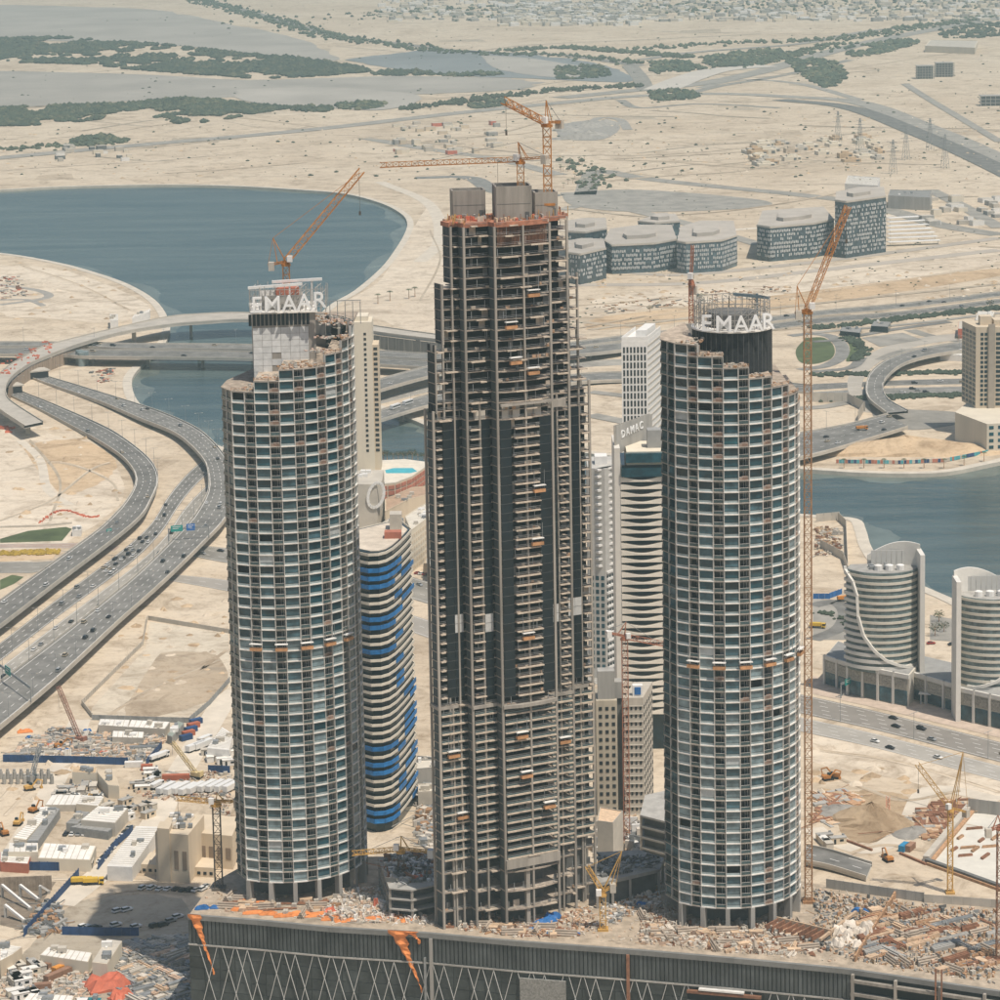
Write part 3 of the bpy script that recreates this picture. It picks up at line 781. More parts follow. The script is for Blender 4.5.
def round_tower(label, P, Rad, phi0, high_right, n_low, n_high, crown, seed):
    rr = random.Random(seed)
    t = thing('apartment_tower', label, 'tower', (P.x, P.y, POD))
    zb = 8.0
    W_, N_ = 5.05, 3.55
    bays = []
    ph = phi0; k = 0
    while ph < R(132):
        a = (W_ if k % 2 == 0 else N_) / Rad
        bays.append((ph, ph + a, k % 2 == 0)); ph += a; k += 1
    def arc(p, r=Rad): return (r * math.sin(p), -r * math.cos(p))
    c0 = arc(phi0)
    c1 = (c0[0] - 0.454 * 9.5, c0[1] + 0.891 * 9.5)
    pend = bays[-1][1]
    e = arc(pend)
    back = [(e[0] - 8, e[1] + 6), (c1[0] + 10, e[1] + 4), (c1[0] + 1, c1[1] + 13)]
    vis = [i for i, bb in enumerate(bays) if bb[0] < R(86)]
    npair = (len(vis) + 1) // 2
    def top_of(i):
        pr = min(i // 2, npair - 1)
        fr = pr / max(1, npair - 1)
        if not high_right: fr = 1 - fr
        return n_low + round((n_high - n_low) * fr)
    tops = [top_of(i) for i in range(len(bays))]
    slabs = {}
    def slab_poly(f, grow=0.0):
        """outline of the floor plate at level f"""
        on = [i for i in range(len(bays)) if tops[i] >= f]
        if len(on) == len(bays):
            return [c1] + [arc(b0, Rad + grow) for b0, b1, w in bays] + [e] + back
        if high_right:
            i0 = on[0]
            return [arc(bays[i][0], Rad + grow) for i in on] + [e] + [back[0], (arc(bays[i0][0])[0] + 1.0, back[1][1])]
        i1 = on[-1]
        q_ = arc(bays[i1][1], Rad + grow)
        return [c1] + [arc(bays[i][0], Rad + grow) for i in on] + [q_, (q_[0] - 1.0, back[1][1])] + [back[2]]
    for f in range(0, n_high + 1):
        key = len([i for i in range(len(bays)) if tops[i] >= f])
        if key == 0: continue
        if key not in slabs:
            b = MB(); b.prism(slab_poly(f, 0.05), 0, 0.34, 0, 1)
            slabs[key] = b.mesh('floor_slab', [mat('grey_slab_edge', (0.34, 0.31, 0.275), 0.85, 0.15, 0.5), mat('dusty_terrace', (0.40, 0.33, 0.26), 0.95, 0.3, 0.5)])
        link('floor_slab', slabs[key], t, loc=(0, 0, zb + f * FLOOR))
    # window panes of the wide bays and recessed balconies of the narrow ones
    panes, balcs = [], []
    cw = 2 * Rad * math.sin(W_ / Rad / 2) - 0.3
    cn = 2 * Rad * math.sin(N_ / Rad / 2) - 0.3
    hz = FLOOR - 0.34
    pm = []
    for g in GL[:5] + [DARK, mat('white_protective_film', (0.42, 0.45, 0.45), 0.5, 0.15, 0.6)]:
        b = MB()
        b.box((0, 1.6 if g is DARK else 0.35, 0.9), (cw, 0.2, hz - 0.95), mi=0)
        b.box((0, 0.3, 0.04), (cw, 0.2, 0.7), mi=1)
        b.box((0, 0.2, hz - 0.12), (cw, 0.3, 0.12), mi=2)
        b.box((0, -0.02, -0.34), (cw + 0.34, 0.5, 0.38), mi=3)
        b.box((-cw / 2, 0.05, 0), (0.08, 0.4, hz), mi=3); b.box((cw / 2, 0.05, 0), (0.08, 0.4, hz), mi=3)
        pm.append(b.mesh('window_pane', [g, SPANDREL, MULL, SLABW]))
    bm = []
    for kind in range(5):
        b = MB()
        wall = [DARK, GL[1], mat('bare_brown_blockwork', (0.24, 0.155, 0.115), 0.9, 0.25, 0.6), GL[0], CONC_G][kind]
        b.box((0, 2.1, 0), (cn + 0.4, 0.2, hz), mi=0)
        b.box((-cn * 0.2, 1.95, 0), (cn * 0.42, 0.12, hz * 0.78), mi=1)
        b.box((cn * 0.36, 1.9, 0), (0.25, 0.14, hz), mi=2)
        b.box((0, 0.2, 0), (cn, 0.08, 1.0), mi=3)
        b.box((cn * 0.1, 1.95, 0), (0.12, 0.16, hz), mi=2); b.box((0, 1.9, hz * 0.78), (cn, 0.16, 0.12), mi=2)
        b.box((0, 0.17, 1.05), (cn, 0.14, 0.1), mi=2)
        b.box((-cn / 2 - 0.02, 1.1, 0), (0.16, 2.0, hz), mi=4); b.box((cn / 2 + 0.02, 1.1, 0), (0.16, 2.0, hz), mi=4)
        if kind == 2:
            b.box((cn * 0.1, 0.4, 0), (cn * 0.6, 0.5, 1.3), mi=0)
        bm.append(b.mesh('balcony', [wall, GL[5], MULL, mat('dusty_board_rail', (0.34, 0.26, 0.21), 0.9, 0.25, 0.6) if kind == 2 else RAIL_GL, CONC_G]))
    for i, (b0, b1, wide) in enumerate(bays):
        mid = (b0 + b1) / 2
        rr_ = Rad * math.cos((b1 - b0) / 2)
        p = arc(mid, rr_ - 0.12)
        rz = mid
        for f in range(0, tops[i]):
            # strips of bays wear one glazing tone, higher balconies less finished
            item = (math.cos(mid) * (0.6 if mid > R(90) else 1), p, rz, f, i)
            (panes if wide else balcs).append(item)
    def put(items, name, meshes, chooser):
        items.sort(key=lambda q: -q[0])
        rest = MB()
        rmats = []
        for j, (w, p, rz, f, i) in enumerate(items):
            kx = chooser(f, i)
            me = meshes[kx]
            z = zb + f * FLOOR + 0.34
            if j < 300:
                link(name, me, t, loc=(p[0], p[1], z), rz=rz)
            else:
                cs, sn = math.cos(rz), math.sin(rz); k0 = len(rest.v)
                for v in me.vertices:
                    x, y, zz = v.co
                    rest.v.append((p[0] + x * cs - y * sn, p[1] + x * sn + y * cs, zz + z))
                idx = []
                for m_ in me.materials:
                    if m_ not in rmats: rmats.append(m_)
                    idx.append(rmats.index(m_))
                for pl in me.polygons:
                    rest.f.append(tuple(k0 + v for v in pl.vertices)); rest.m.append(idx[pl.material_index])
        if rest.f:
            rest.build(name + '_run', rmats, t, kind='stuff')
    from mathutils import noise as nz_
    def ch_p(f, i):
        x = rr.random(); fr = f / n_high
        if x < 0.02: return 5
        if x < 0.035: return 6
        x = min(0.999, max(0, 0.5 * rr.random() + 0.5 * (0.5 + 0.9 * nz_.noise(Vector((i * 0.45, f * 0.17, seed))))))
        if fr > 0.75: return 0 if x < 0.62 else 1 if x < 0.85 else 3 if x < 0.93 else 2
        if fr > 0.45: return 2 if x < 0.45 else 0 if x < 0.70 else 1 if x < 0.80 else 4 if x < 0.95 else 3
        return 2 if x < 0.48 else 4 if x < 0.85 else 0  # lower panes paler: sky reflection painted by choice of glass colour
    def ch_b(f, i):
        x = rr.random(); fr = f / n_high
        if fr > 0.75: return 2 if x < 0.24 else 0 if x < 0.8 else 1
        if i == vis[len(vis) // 2] or i == vis[len(vis) // 2] + 4: return 2 if x < 0.3 else 1
        return 1 if x < 0.45 else 3 if x < 0.7 else 0 if x < 0.9 else 2 if x < 0.94 else 4
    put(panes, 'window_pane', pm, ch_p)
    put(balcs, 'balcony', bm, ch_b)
    # mullion fins between bays
    for i, (b0, b1, wide) in enumerate(bays):
        hgt = max(tops[i], tops[i - 1] if i else 0) * FLOOR
        p = arc(b0, Rad + 0.12)
        b = MB(); b.box((0, 0.5, 0), (0.12, 0.9, hgt + 0.4))
        b.build('mullion', MULL, t).location = (p[0], p[1], zb)
        t_ = t.children if False else None
        col.objects[-1].rotation_euler = (0, 0, b0)
    # shaded end face
    d = Vector((c1[0] - c0[0], c1[1] - c0[1])); L = d.length; ang = math.atan2(-d.y, -d.x)
    ends = []
    hl = (n_low if high_right else n_high)
    for s_ in (0.27, 0.76):
        ends.append((c0[0] + d.x * s_, c0[1] + d.y * s_))
    em = []
    for g in (GL[1], GL[5], GL[2]):
        b = MB(); b.box((0, 0.5, 0), (4.0, 0.2, hz), mi=0); b.box((0, 0.1, 0), (4.0, 0.1, 0.95), mi=1); b.box((2.2, 0.3, 0), (0.3, 0.6, hz), mi=2)
        em.append(b.mesh('end_window', [g, RAIL_GL, MULL]))
    for f in range(hl):
        for ex, ey in ends:
            link('end_window', rr.choice(em), t, loc=(ex, ey, zb + f * FLOOR + 0.34), rz=ang)
    # back of the building
    b = MB()
    pl = [e] + back + [c1]
    for a_, c_ in zip(pl, pl[1:]):
        va = Vector((a_[0], a_[1])); vb = Vector((c_[0], c_[1]))
        dd = (vb - va); ln = dd.length; dd.normalize(); nn = Vector((-dd.y, dd.x)) * 0.6
        m0 = va.lerp(vb, 0.5) + nn
        b.box((m0.x, m0.y, zb + 0.62), (ln, 0.4, (n_low if m0.x < 0 and high_right else n_high if high_right == (m0.x > 0) else n_low) * FLOOR - 0.7), math.atan2(dd.y, dd.x))
    b.build('rear_wall', CONC_G, t)
    # inner core and ground-floor columns
    b = MB(); b.prism([arc(R(a), Rad * 0.62) for a in range(-60, 160, 20)] + [(-6, 8)], 0, zb)
    b.build('lobby_core', CONC_D, t)
    for i in range(0, len(bays), 2):
        p = arc(bays[i][0] + 0.02, Rad - 1.0)
        b = MB(); b.box((0, 0, 0), (1.5, 2.4, zb)); b.build('column', CONC_G, t, None).location = (p[0], p[1], 0)
        col.objects[-1].rotation_euler = (0, 0, bays[i][0])
    p = arc(phi0 + 0.02, Rad * 0.9)
    # building clutter on the stepped terraces
    for f in range(n_low, n_high + 1):
        on = [i for i in range(len(bays)) if tops[i] == f]
        b = MB()
        for i in on:
            for _ in range(16):
                a = rr.uniform(bays[i][0], bays[i][1]); r_ = Rad - rr.uniform(0.5, 12)
                p = arc(a, r_)
                b.box((p[0], p[1], zb + f * FLOOR + 0.34), (rr.uniform(0.3, 1.4), rr.uniform(0.3, 1.0), rr.uniform(0.15, 0.8)), rr.uniform(0, 3), mi=rr.choice([0, 0, 1, 2, 3]))
            if i in vis and rr.random() < 0.8:      # handrail
                a0, a1 = arc(bays[i][0]), arc(bays[i][1])
                zz = zb + f * FLOOR + 0.34
                for hh in (0.6, 1.1): b.beam((*a0, zz + hh), (*a1, zz + hh), 0.14, mi=2)
                for q_ in (a0, a1): b.beam((*q_, zz), (*q_, zz + 1.2), 0.14, mi=2)
        b.build('terrace_clutter', [CONC, CONC_G, TIMBER, mat('pink_foam_sheet', (0.60, 0.44, 0.36), 0.9, 0.2, 0.6)], t, kind='stuff')
    crown(t, zb, arc, rr)
    return t, bays, arc, zb

def sign_letters(root, word, pts, h, depth, m, face_rz):
    for ch, p, rz in zip(word, pts, face_rz):
        me, w = letter_mesh(ch, h, depth, m)
        link('letter', me, root, loc=p, rz=rz)

LETTER = mat('white_sign_letter', (0.80, 0.80, 0.78), 0.5, 0.03, 0.5)
def scaffold(b, cx, cy, z0, r, h, a0, a1, n, rows, mi=0):
    for i in range(n + 1):
        a = a0 + (a1 - a0) * i / n
        for q_ in (r, r - 1.5):
            b.beam((cx + q_ * math.sin(a), cy - q_ * math.cos(a), z0), (cx + q_ * math.sin(a), cy - q_ * math.cos(a), z0 + h * rnd.uniform(0.8, 1.0)), 0.2, mi=mi)
        if i < n:
            a2 = a0 + (a1 - a0) * (i + 1) / n
            for j in range(1, rows + 1):
                z = z0 + h * j / (rows + 0.3)
                b.beam((cx + r * math.sin(a), cy - r * math.cos(a), z), (cx + r * math.sin(a2), cy - r * math.cos(a2), z), 0.18, mi=mi)
                if rnd.random() < 0.5:
                    b.beam((cx + r * math.sin(a), cy - r * math.cos(a), z - h / rows), (cx + r * math.sin(a2), cy - r * math.cos(a2), z), 0.14, mi=mi)

def crown_right(t, zb, arc, rr):
    # black netted drum; px 691..771, sign base y~327, net bottom hidden behind terraces
    c = GD(732, 327, t.location.y - 4); base = c.z - POD
    cx = c.x - t.location.x; cy = -4.0; r = 13.2
    b = MB(); b.lathe((cx, cy, base - 46), [(r, 0), (r, 46)], 48)
    b.build('netted_drum', mat('black_debris_net', (0.018, 0.021, 0.024), 0.9, 0.35, 0.8), t)
    for i in range(26):
        a = R(-100 + 8 * i)
        bb = MB(); bb.box((0, 0, -40), (0.16, 0.16, 40)); bb.build('net_batten', CONC_D, t).location = (cx + (r + 0.08) * math.sin(a), cy - (r + 0.08) * math.cos(a), base)
    b = MB(); b.lathe((cx, cy, base), [(r + 0.5, 0), (r + 0.5, 0.5)], 40); ledge = b.build('sign_ledge', SLABW, t)
    b = MB(); scaffold(b, cx, cy, base + 0.5, r - 0.6, 9.5, R(-180), R(180), 34, 5)
    b.lathe((cx, cy, base), [(r - 5, 0), (r - 5, 5.5)], 24, 1)
    b.build('crown_scaffold', [mat('grey_scaffold', (0.36, 0.34, 0.31), 0.7, 0.2, 0.5), CONC_D], t)
    h = 5.4
    an = [R(-37), R(-14.5), R(7), R(26), R(47.5)]
    pts = [(cx + (r + 2.2) * math.sin(a), cy - (r + 2.2) * math.cos(a), base + 0.8) for a in an]
    sign_letters(ledge, 'EMAAR', pts, h, 0.8, LETTER, [a * 0.35 for a in an])
    b = MB()  # small roof hoist boom
    p0 = GD(757, 320, t.location.y + 3) - t.location; p0.z += 0
    b.beam((p0.x, p0.y, p0.z), (p0.x, p0.y, p0.z + 9), 0.8); q0 = GD(733, 294, t.location.y + 3) - t.location; q1 = GD(770, 298, t.location.y + 3) - t.location
    b.beam(tuple(q0), tuple(q1), 0.9); b.build('roof_hoist', mat('blue_grey_steel', (0.12, 0.16, 0.18), 0.6, 0.15, 0.5), t)

def crown_left(t, zb, arc, rr):
    c = GD(283, 313, t.location.y - 8); base = c.z - POD
    cx = c.x - t.location.x; cy = -8.0; rz = R(6)
    b = MB(); b.box((cx - 0.8, cy + 11, base - 36), (21.5, 22, 36), rz)
    b.build('crown_core', CONC_R, t)
    # white sheathing boards, row by row
    wb = mat('white_sheathing_board', (0.62, 0.62, 0.60), 0.8, 0.10, 0.5)
    bb = MB(); bb.box((0, 0, 0), (3.1, 0.15, 2.1)); bme = bb.mesh('sheathing_board', wb)
    cs, sn = math.cos(rz), math.sin(rz)
    for i in range(6):
        for j in range(12):
            if rr.random() < 0.05: continue
            u = -8.2 + i * 3.2
            link('sheathing_board', bme, t, loc=(cx - 0.8 + u * cs + 0.12 * sn, cy + u * sn - 0.12 * cs, base - 31.3 + j * 2.2), rz=rz)
    b = MB()
    for i in range(15):
        u = -10.6 + i * 1.42
        b.box((cx - 0.8 + u * cs, cy + u * sn - 0.1, base - 4.2), (1.0, 0.2, 4.0), rz)
    b.build('louvre_band', GL[5], t)
    b = MB(); b.box((cx - 0.8, cy + 11, base), (23, 24, 0.45), rz); ledge = b.build('sign_ledge', SLABW, t)
    b = MB()
    for i in range(16):
        u = -11.5 + i * 1.75
        for v in (0.6, 3.0, 8, 16):
            b.beam((cx + u * cs, cy + v, base), (cx + u * cs, cy + v, base + rr.uniform(6.5, 9.5)), 0.2)
        if i < 15:
            for zz in (2, 4, 6, 8):
                b.beam((cx + u * cs, cy + 0.6, base + zz), (cx + (u + 1.75) * cs, cy + 0.6, base + zz), 0.17)
                if rr.random() < 0.5: b.beam((cx + u * cs, cy + 3, base + zz), (cx + (u + 1.75) * cs, cy + 8, base + zz + 1), 0.17)
    b.box((cx - 1, cy + 12, base + 0.45), (14, 14, 5), rz, 1); b.box((cx + 1, cy + 9, base + 5.5), (8, 8, 2.5), rz, 2)
    b.build('crown_scaffold', [mat('grey_scaffold', (0.36, 0.34, 0.31)), CONC_G, mat('red_form_panel', (0.40, 0.14, 0.09), 0.8, 0.25, 0.6)], t)
    pts = []; ys = [257.5, 272.5, 289.5, 304.5, 320.5]; yb = [312.5, 312, 311, 309.5, 307.5]
    for x, y in zip(ys, yb):
        p = GD(x, y, t.location.y - 11.0); pts.append((p.x - t.location.x, -11.0, p.z - POD))
    sign_letters(ledge, 'EMAAR', pts, 5.5, 0.8, LETTER, [R(6)] * 5)
    for (x0, y0, x1, y1, dy) in ((248, 288, 302, 284, -6), (272, 282, 322, 279, 4)):
        p = GD(x0, y0, t.location.y + dy); q_ = GD(x1, y1, t.location.y + dy)
        b = MB(); b.beam(tuple(p - t.location), tuple(q_ - t.location), 1.0, 0.9)
        mid = (p + q_) / 2 - t.location
        for o_ in (-5, 5): b.beam((mid.x + o_, mid.y, base), (mid.x + o_, mid.y, mid.z), 0.5)
        b.build('roof_gantry', WHITE, t)
    # small rear sign frame on the right
    b = MB()
    for k in range(5):
        p = GD(330 + k * 7.6, 312, t.location.y + 6) - t.location
        b.beam((p.x, p.y, p.z - 4), (p.x, p.y, p.z + 3.8), 0.25)
    p0 = GD(330, 301, t.location.y + 6) - t.location; p1 = GD(361, 300, t.location.y + 6) - t.location
    b.beam(tuple(p0), tuple(p1), 0.25); b.build('roof_frame', STEEL, t)

PR = G(727, 909, POD + 8); CR = Vector((PR.x + 1.7, PR.y + 25.5, 0))
PL = G(270, 883, POD + 8); CL = Vector((PL.x + 5.2, PL.y + 27.2, 0))
twr_r = round_tower('glazed round tower with black netted drum and white sign on top', CR, 25.6, R(-42.8), False, 45, 51, crown_right, 3)
twr_l = round_tower('glazed round tower with white boarded core and white sign on top', CL, 27.6, R(-29.3), True, 46, 51, crown_left, 5)
for (t_, bays_, arc_, zb_), nm in ((twr_l, 'the boarded-core tower'), (twr_r, 'the netted-drum tower')):
    for i, (b0, b1, w) in enumerate(bays_):
        if not w and b1 < R(75):
            m_ = (b0 + b1) / 2; p = arc_(m_, (27.6 if t_ is twr_l[0] else 25.6) + 1.1)
            gondola((t_.location.x + p[0], t_.location.y + p[1], POD + zb_ + 22 * FLOOR + 0.6), m_, 'small orange platform hung in the row across ' + nm, 'suspended platforms on ' + nm)

# ------------------------------------------------------------------ central tower
CP = G(507, 927, POD)
cu, cv = -10.0, 8.8
_c, _sn = math.cos(TH27), math.sin(TH27)
ORG = Vector((CP.x - (cu * _c + cv * _sn), CP.y - (cu * _sn - cv * _c), POD))
ct = thing('unfinished_tower', 'tall unfinished concrete tower with dark glass bands and open floors', 'tower', ORG, TH27)
def plan(uo, bow=1.0, back=True):
    """stepped outline, uo = half width of the outer wings; local y is -v"""
    f = [(-uo, 0), (-19, 0), (-19, -4.4), (-10, -4.4), (-10, -8.8), (-4.2, -8.8 - bow), (4.2, -8.8 - bow), (10, -8.8), (10, -4.4), (19, -4.4), (19, 0), (uo, 0)]
    if uo <= 19.2:
        f = [(-19, -4.4), (-10, -4.4), (-10, -8.8), (-4.2, -8.8 - bow), (4.2, -8.8 - bow), (10, -8.8), (10, -4.4), (19, -4.4)]
        return f + [(19, 10.4), (10, 10.4), (10, 14.8), (-10, 14.8), (-10, 10.4), (-19, 10.4)]
    return f + [(uo, 6), (19, 6), (19, 10.4), (10, 10.4), (10, 14.8), (-10, 14.8), (-10, 10.4), (-19, 10.4), (-19, 6), (-uo, 6)]
def inset(u, v=0): return u
Z_A, Z_B, Z_C, Z_T = 24.0, 77.0, 181.0, 240.0       # above podium roof: lobby top, ledge, upper setback, roof
levels = [5.6, 12.2, 19.0]
z = Z_A
while z < Z_C - 0.1: levels.append(z); z += 3.151
z = Z_C
while z < Z_T + 0.1: levels.append(z); z += 3.47
def tier(z):
    if z < Z_C - 4: return 29.5
    if z < Z_C + 20: return 28.5
    if z < Z_C + 40: return 25.5
    return 22.0
sm = {}
crand = random.Random(11)
for z in levels:
    uo = tier(z)
    var = crand.randint(0, 3)
    midz = Z_B + 1 < z < Z_C - 8
    key = (uo, var, z < Z_A, midz)
    if key not in sm:
        b = MB(); b.prism(plan(uo, 0.02 * var if midz else 0.4 + 0.35 * var), 0, 0.27 if z > Z_A else 0.5)
        sm[key] = b.mesh('floor_slab', mat('dusty_slab_edge', (0.40, 0.335, 0.27), 0.9, 0.25, 0.7))
    link('floor_slab', sm[key], ct, loc=(0, 0, z))
# lower tier reads bigger: a ledge ring at Z_B
b = MB()
b.prism([(x * 1.02, y * 1.1 - 0.3) for x, y in plan(29.5, 1.2)], Z_B - 0.2, Z_B + 0.9)
b.build('ledge_slab', CONC_R, ct)
# column fins
cols_ = [(-29.5, -0.2, Z_C - 2), (-19.2, -4.6, Z_T), (-10.2, -9.2, Z_T), (10.2, -9.2, Z_T), (19.2, -4.6, Z_T + 1), (29.3, -0.2, Z_C + 3), (-29.5, 6, Z_C - 2), (29.4, 6, Z_C + 3)]
for x, y, h in cols_:
    b = MB(); b.box((0, 0.05, 0), (0.8, 0.6, h)); b.build('column_fin', CONC_R, ct).location = (x, y, 0)
for x, y, h in ((0.0, -9.9, Z_T), (-24.5, -0.3, 77), (-14.6, -4.75, 181), (14.4, -4.7, 181), (24.4, -0.3, 77), (-25.4, -0.1, Z_C + 40), (25.4, 0, Z_C + 40), (-21.8, -0.4, Z_T), (21.8, 0.2, Z_T - 14)):
    b = MB(); b.box((0, 0.2, 0), (0.6, 0.8, h)); b.build('column', CONC_R, ct).location = (x, y, 0)
# side return walls that face left, in stepped planes; shade put into their dark colour
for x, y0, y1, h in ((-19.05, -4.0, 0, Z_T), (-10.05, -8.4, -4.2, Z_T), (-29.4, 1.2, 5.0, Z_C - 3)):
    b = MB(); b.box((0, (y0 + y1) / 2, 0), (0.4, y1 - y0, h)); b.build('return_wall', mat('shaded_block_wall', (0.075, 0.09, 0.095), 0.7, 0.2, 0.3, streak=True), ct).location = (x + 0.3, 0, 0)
for x, z0, z1 in ((-28.2, Z_C - 3, Z_C + 20), (-25.2, Z_C + 20, Z_C + 40), (-21.7, Z_C + 40, Z_T)):
    b = MB(); b.box((0, 3.0, 0), (0.25, 5.4, z1 - z0)); b.build('side_net', mat('dark_side_net', (0.05, 0.055, 0.058), 0.9, 0.4, 0.8), ct).location = (x, 0, z0)
    b = MB(); b.box((0, -0.1, 0), (0.5, 0.5, z1 - z0)); b.build('edge_column', CONC_R, ct).location = (x, 0, z0)
# inner rooms: dark recessed walls
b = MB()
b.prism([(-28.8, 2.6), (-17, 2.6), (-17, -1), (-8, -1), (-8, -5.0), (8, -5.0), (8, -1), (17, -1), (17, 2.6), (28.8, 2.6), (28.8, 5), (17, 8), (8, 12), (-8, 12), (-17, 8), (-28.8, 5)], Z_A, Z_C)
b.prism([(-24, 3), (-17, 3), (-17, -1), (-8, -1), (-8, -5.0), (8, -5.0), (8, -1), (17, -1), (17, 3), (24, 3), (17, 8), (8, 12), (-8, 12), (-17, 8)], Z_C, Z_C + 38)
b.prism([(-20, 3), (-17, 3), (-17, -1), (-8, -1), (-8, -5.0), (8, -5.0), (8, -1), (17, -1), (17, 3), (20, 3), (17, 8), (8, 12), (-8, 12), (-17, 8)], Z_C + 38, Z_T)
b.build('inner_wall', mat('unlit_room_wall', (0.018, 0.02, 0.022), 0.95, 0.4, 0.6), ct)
b = MB(); b.box((0, 3, 0), (14, 12, Z_A)); b.box((-20, 4, 0), (10, 6, Z_A)); b.box((20, 4, 0), (10, 6, Z_A)); b.build('lobby_core', CONC_D, ct)
# transfer beam above the lobby
b = MB(); b.box((0, -9.6, Z_A - 3.4), (20.6, 1.2, 3.2)); b.build('transfer_beam', CONC_R, ct)
b = MB(); b.box((-2, -9.0, 0), (1.4, 1.4, Z_A - 3)); b.build('column', CONC_R, ct)
# glass curtain panels of the middle tier: (u0, u1, y, tilt)
strips = [(-26.3, -20.0, -0.25), (-14.0, -10.9, -4.65), (-9.5, -5.2, -9.15), (5.2, 9.5, -9.15), (10.9, 14.0, -4.65), (20.0, 25.2, -0.25)]
gp = []
mid_levels = [z for z in levels if Z_B + 1 < z < Z_C - 8]
for u0, u1, y in strips:
    n = 2 if u1 - u0 > 4.6 else 1
    for k in range(n):
        a = u0 + (u1 - u0) * k / n; c = u0 + (u1 - u0) * (k + 1) / n
        for z in mid_levels:
            gp.append(((a + c) / 2, c - a, y, z))
gmesh = {}
PALE = mat('pale_panel', (0.55, 0.55, 0.53), 0.6, 0.1, 0.5)
pale_rows = (mid_levels[7], mid_levels[8])
rest = MB()
for j, (u, w, y, z) in enumerate(gp):
    pale = z in pale_rows and (abs(u + 12) < 2.2 or abs(u - 12) < 2.2 or abs(u + 22) < 1.8 or abs(u - 22.6) < 1.6)
    x = crand.random()
    g = PALE if pale else GL[5]
    if j < 300:
        key = (round(w, 2), g.name)
        if key not in gmesh:
            b = MB(); b.box((0, 0, 0.08), (w - 0.1, 0.16, 3.151 - 0.12), mi=0); b.box((0, -0.02, 0), (w, 0.2, 0.08), mi=1)
            gmesh[key] = b.mesh('glass_panel', [g, CONC_D])
        link('glass_panel', gmesh[key], ct, loc=(u, y, z))
    else:
        rest.box((u, y, z + 0.08), (w - 0.1, 0.16, 3.03))
if rest.f: rest.build('glass_panel_run', GL[5], ct, kind='stuff')
# balcony edges, railings, props and clutter of the open floors
cl = MB()
rr = crand
segs = [(-29, -26.6, -0.3), (-18.6, -14.2, -4.8), (-5, 5, -10.0), (14.2, 18.6, -4.8), (25.6, 29, -0.3)]
segs_open = [(-29, -19.4, -0.2), (-18.6, -10.6, -4.6), (-9.6, 9.6, -9.3), (10.6, 18.6, -4.6), (19.4, 29, -0.2)]
for z in levels:
    mid = Z_B + 1 < z < Z_C - 8
    ux = tier(z)
    for u0, u1, y in (segs if mid else segs_open):
        u0, u1 = max(u0, -ux + 0.3), min(u1, ux - 0.3)
        if u1 - u0 < 0.6: continue
        th = 0.34
        if mid: cl.box(((u0 + u1) / 2 + rr.uniform(-.2, .2), y - 0.2, z - 0.05), (u1 - u0 - rr.uniform(0.2, 1.0), 1.2, 0.36), mi=0)
        elif rr.random() < 0.6:
            a = rr.uniform(u0, u1 - 1); c = min(u1, a + rr.uniform(2, 7)); cl.box(((a + c) / 2, y - 0.4, z - 0.03), (c - a, 1.5, 0.4), mi=0)
        if Z_A <= z < Z_B:
            cl.box(((u0 + u1) / 2, y - 0.15, z + th), (u1 - u0, 0.1, 0.75), mi=5)
            cl.box(((u0 + u1) / 2, y - 0.3, z - 0.08), (u1 - u0, 0.9, 0.5), mi=0)
        for _ in range(int((u1 - u0) / (2.6 if mid else 3.2))):
            a = rr.uniform(u0, u1)
            x = rr.random()
            if x < 0.35: cl.beam((a, y + 0.3, z + th), (a, y + 0.3, z + 3.1), 0.16, mi=2)
            elif x < 0.75: cl.box((a, y + rr.uniform(0.2, 1.4), z + th), (rr.uniform(0.4, 1.6), 0.5, rr.uniform(0.3, 1.2)), mi=rr.choice([1, 0, 4, 0, 4]))
            else: cl.box((a, y + 1.8, z + th), (rr.uniform(0.8, 2.4), 0.2, 2.7), mi=rr.choice([4, 4, 0]))
        for hh in (0.65, 1.15): cl.beam((u0, y - 0.2, z + th + hh), (u1, y - 0.2, z + th + hh), 0.08, mi=3)
cl.build('floor_clutter', [mat('warm_slab_lip', (0.46, 0.385, 0.305), 0.9, 0.2, 0.6), TIMBER, STEEL, STEEL, CONC_D, RAIL_GL], ct, kind='stuff')
# plant floor with pale boxes at the upper setback
b = MB()
for u in (-7, -3, 2, 5):
    b.box((u, -8.2, Z_C - 5.6), (2.6, 1.0, 4.6), mi=0)
b.box((-14.5, -4.2, Z_C - 5.5), (4, 1, 3), mi=0); b.box((0, -10.0, Z_C - 1.0), (19, 1.2, 0.8), mi=1); b.box((14, -5, Z_C - 4), (7, 1, 2.6), mi=1)
b.build('plant_floor', [CONC, CONC_R], ct)
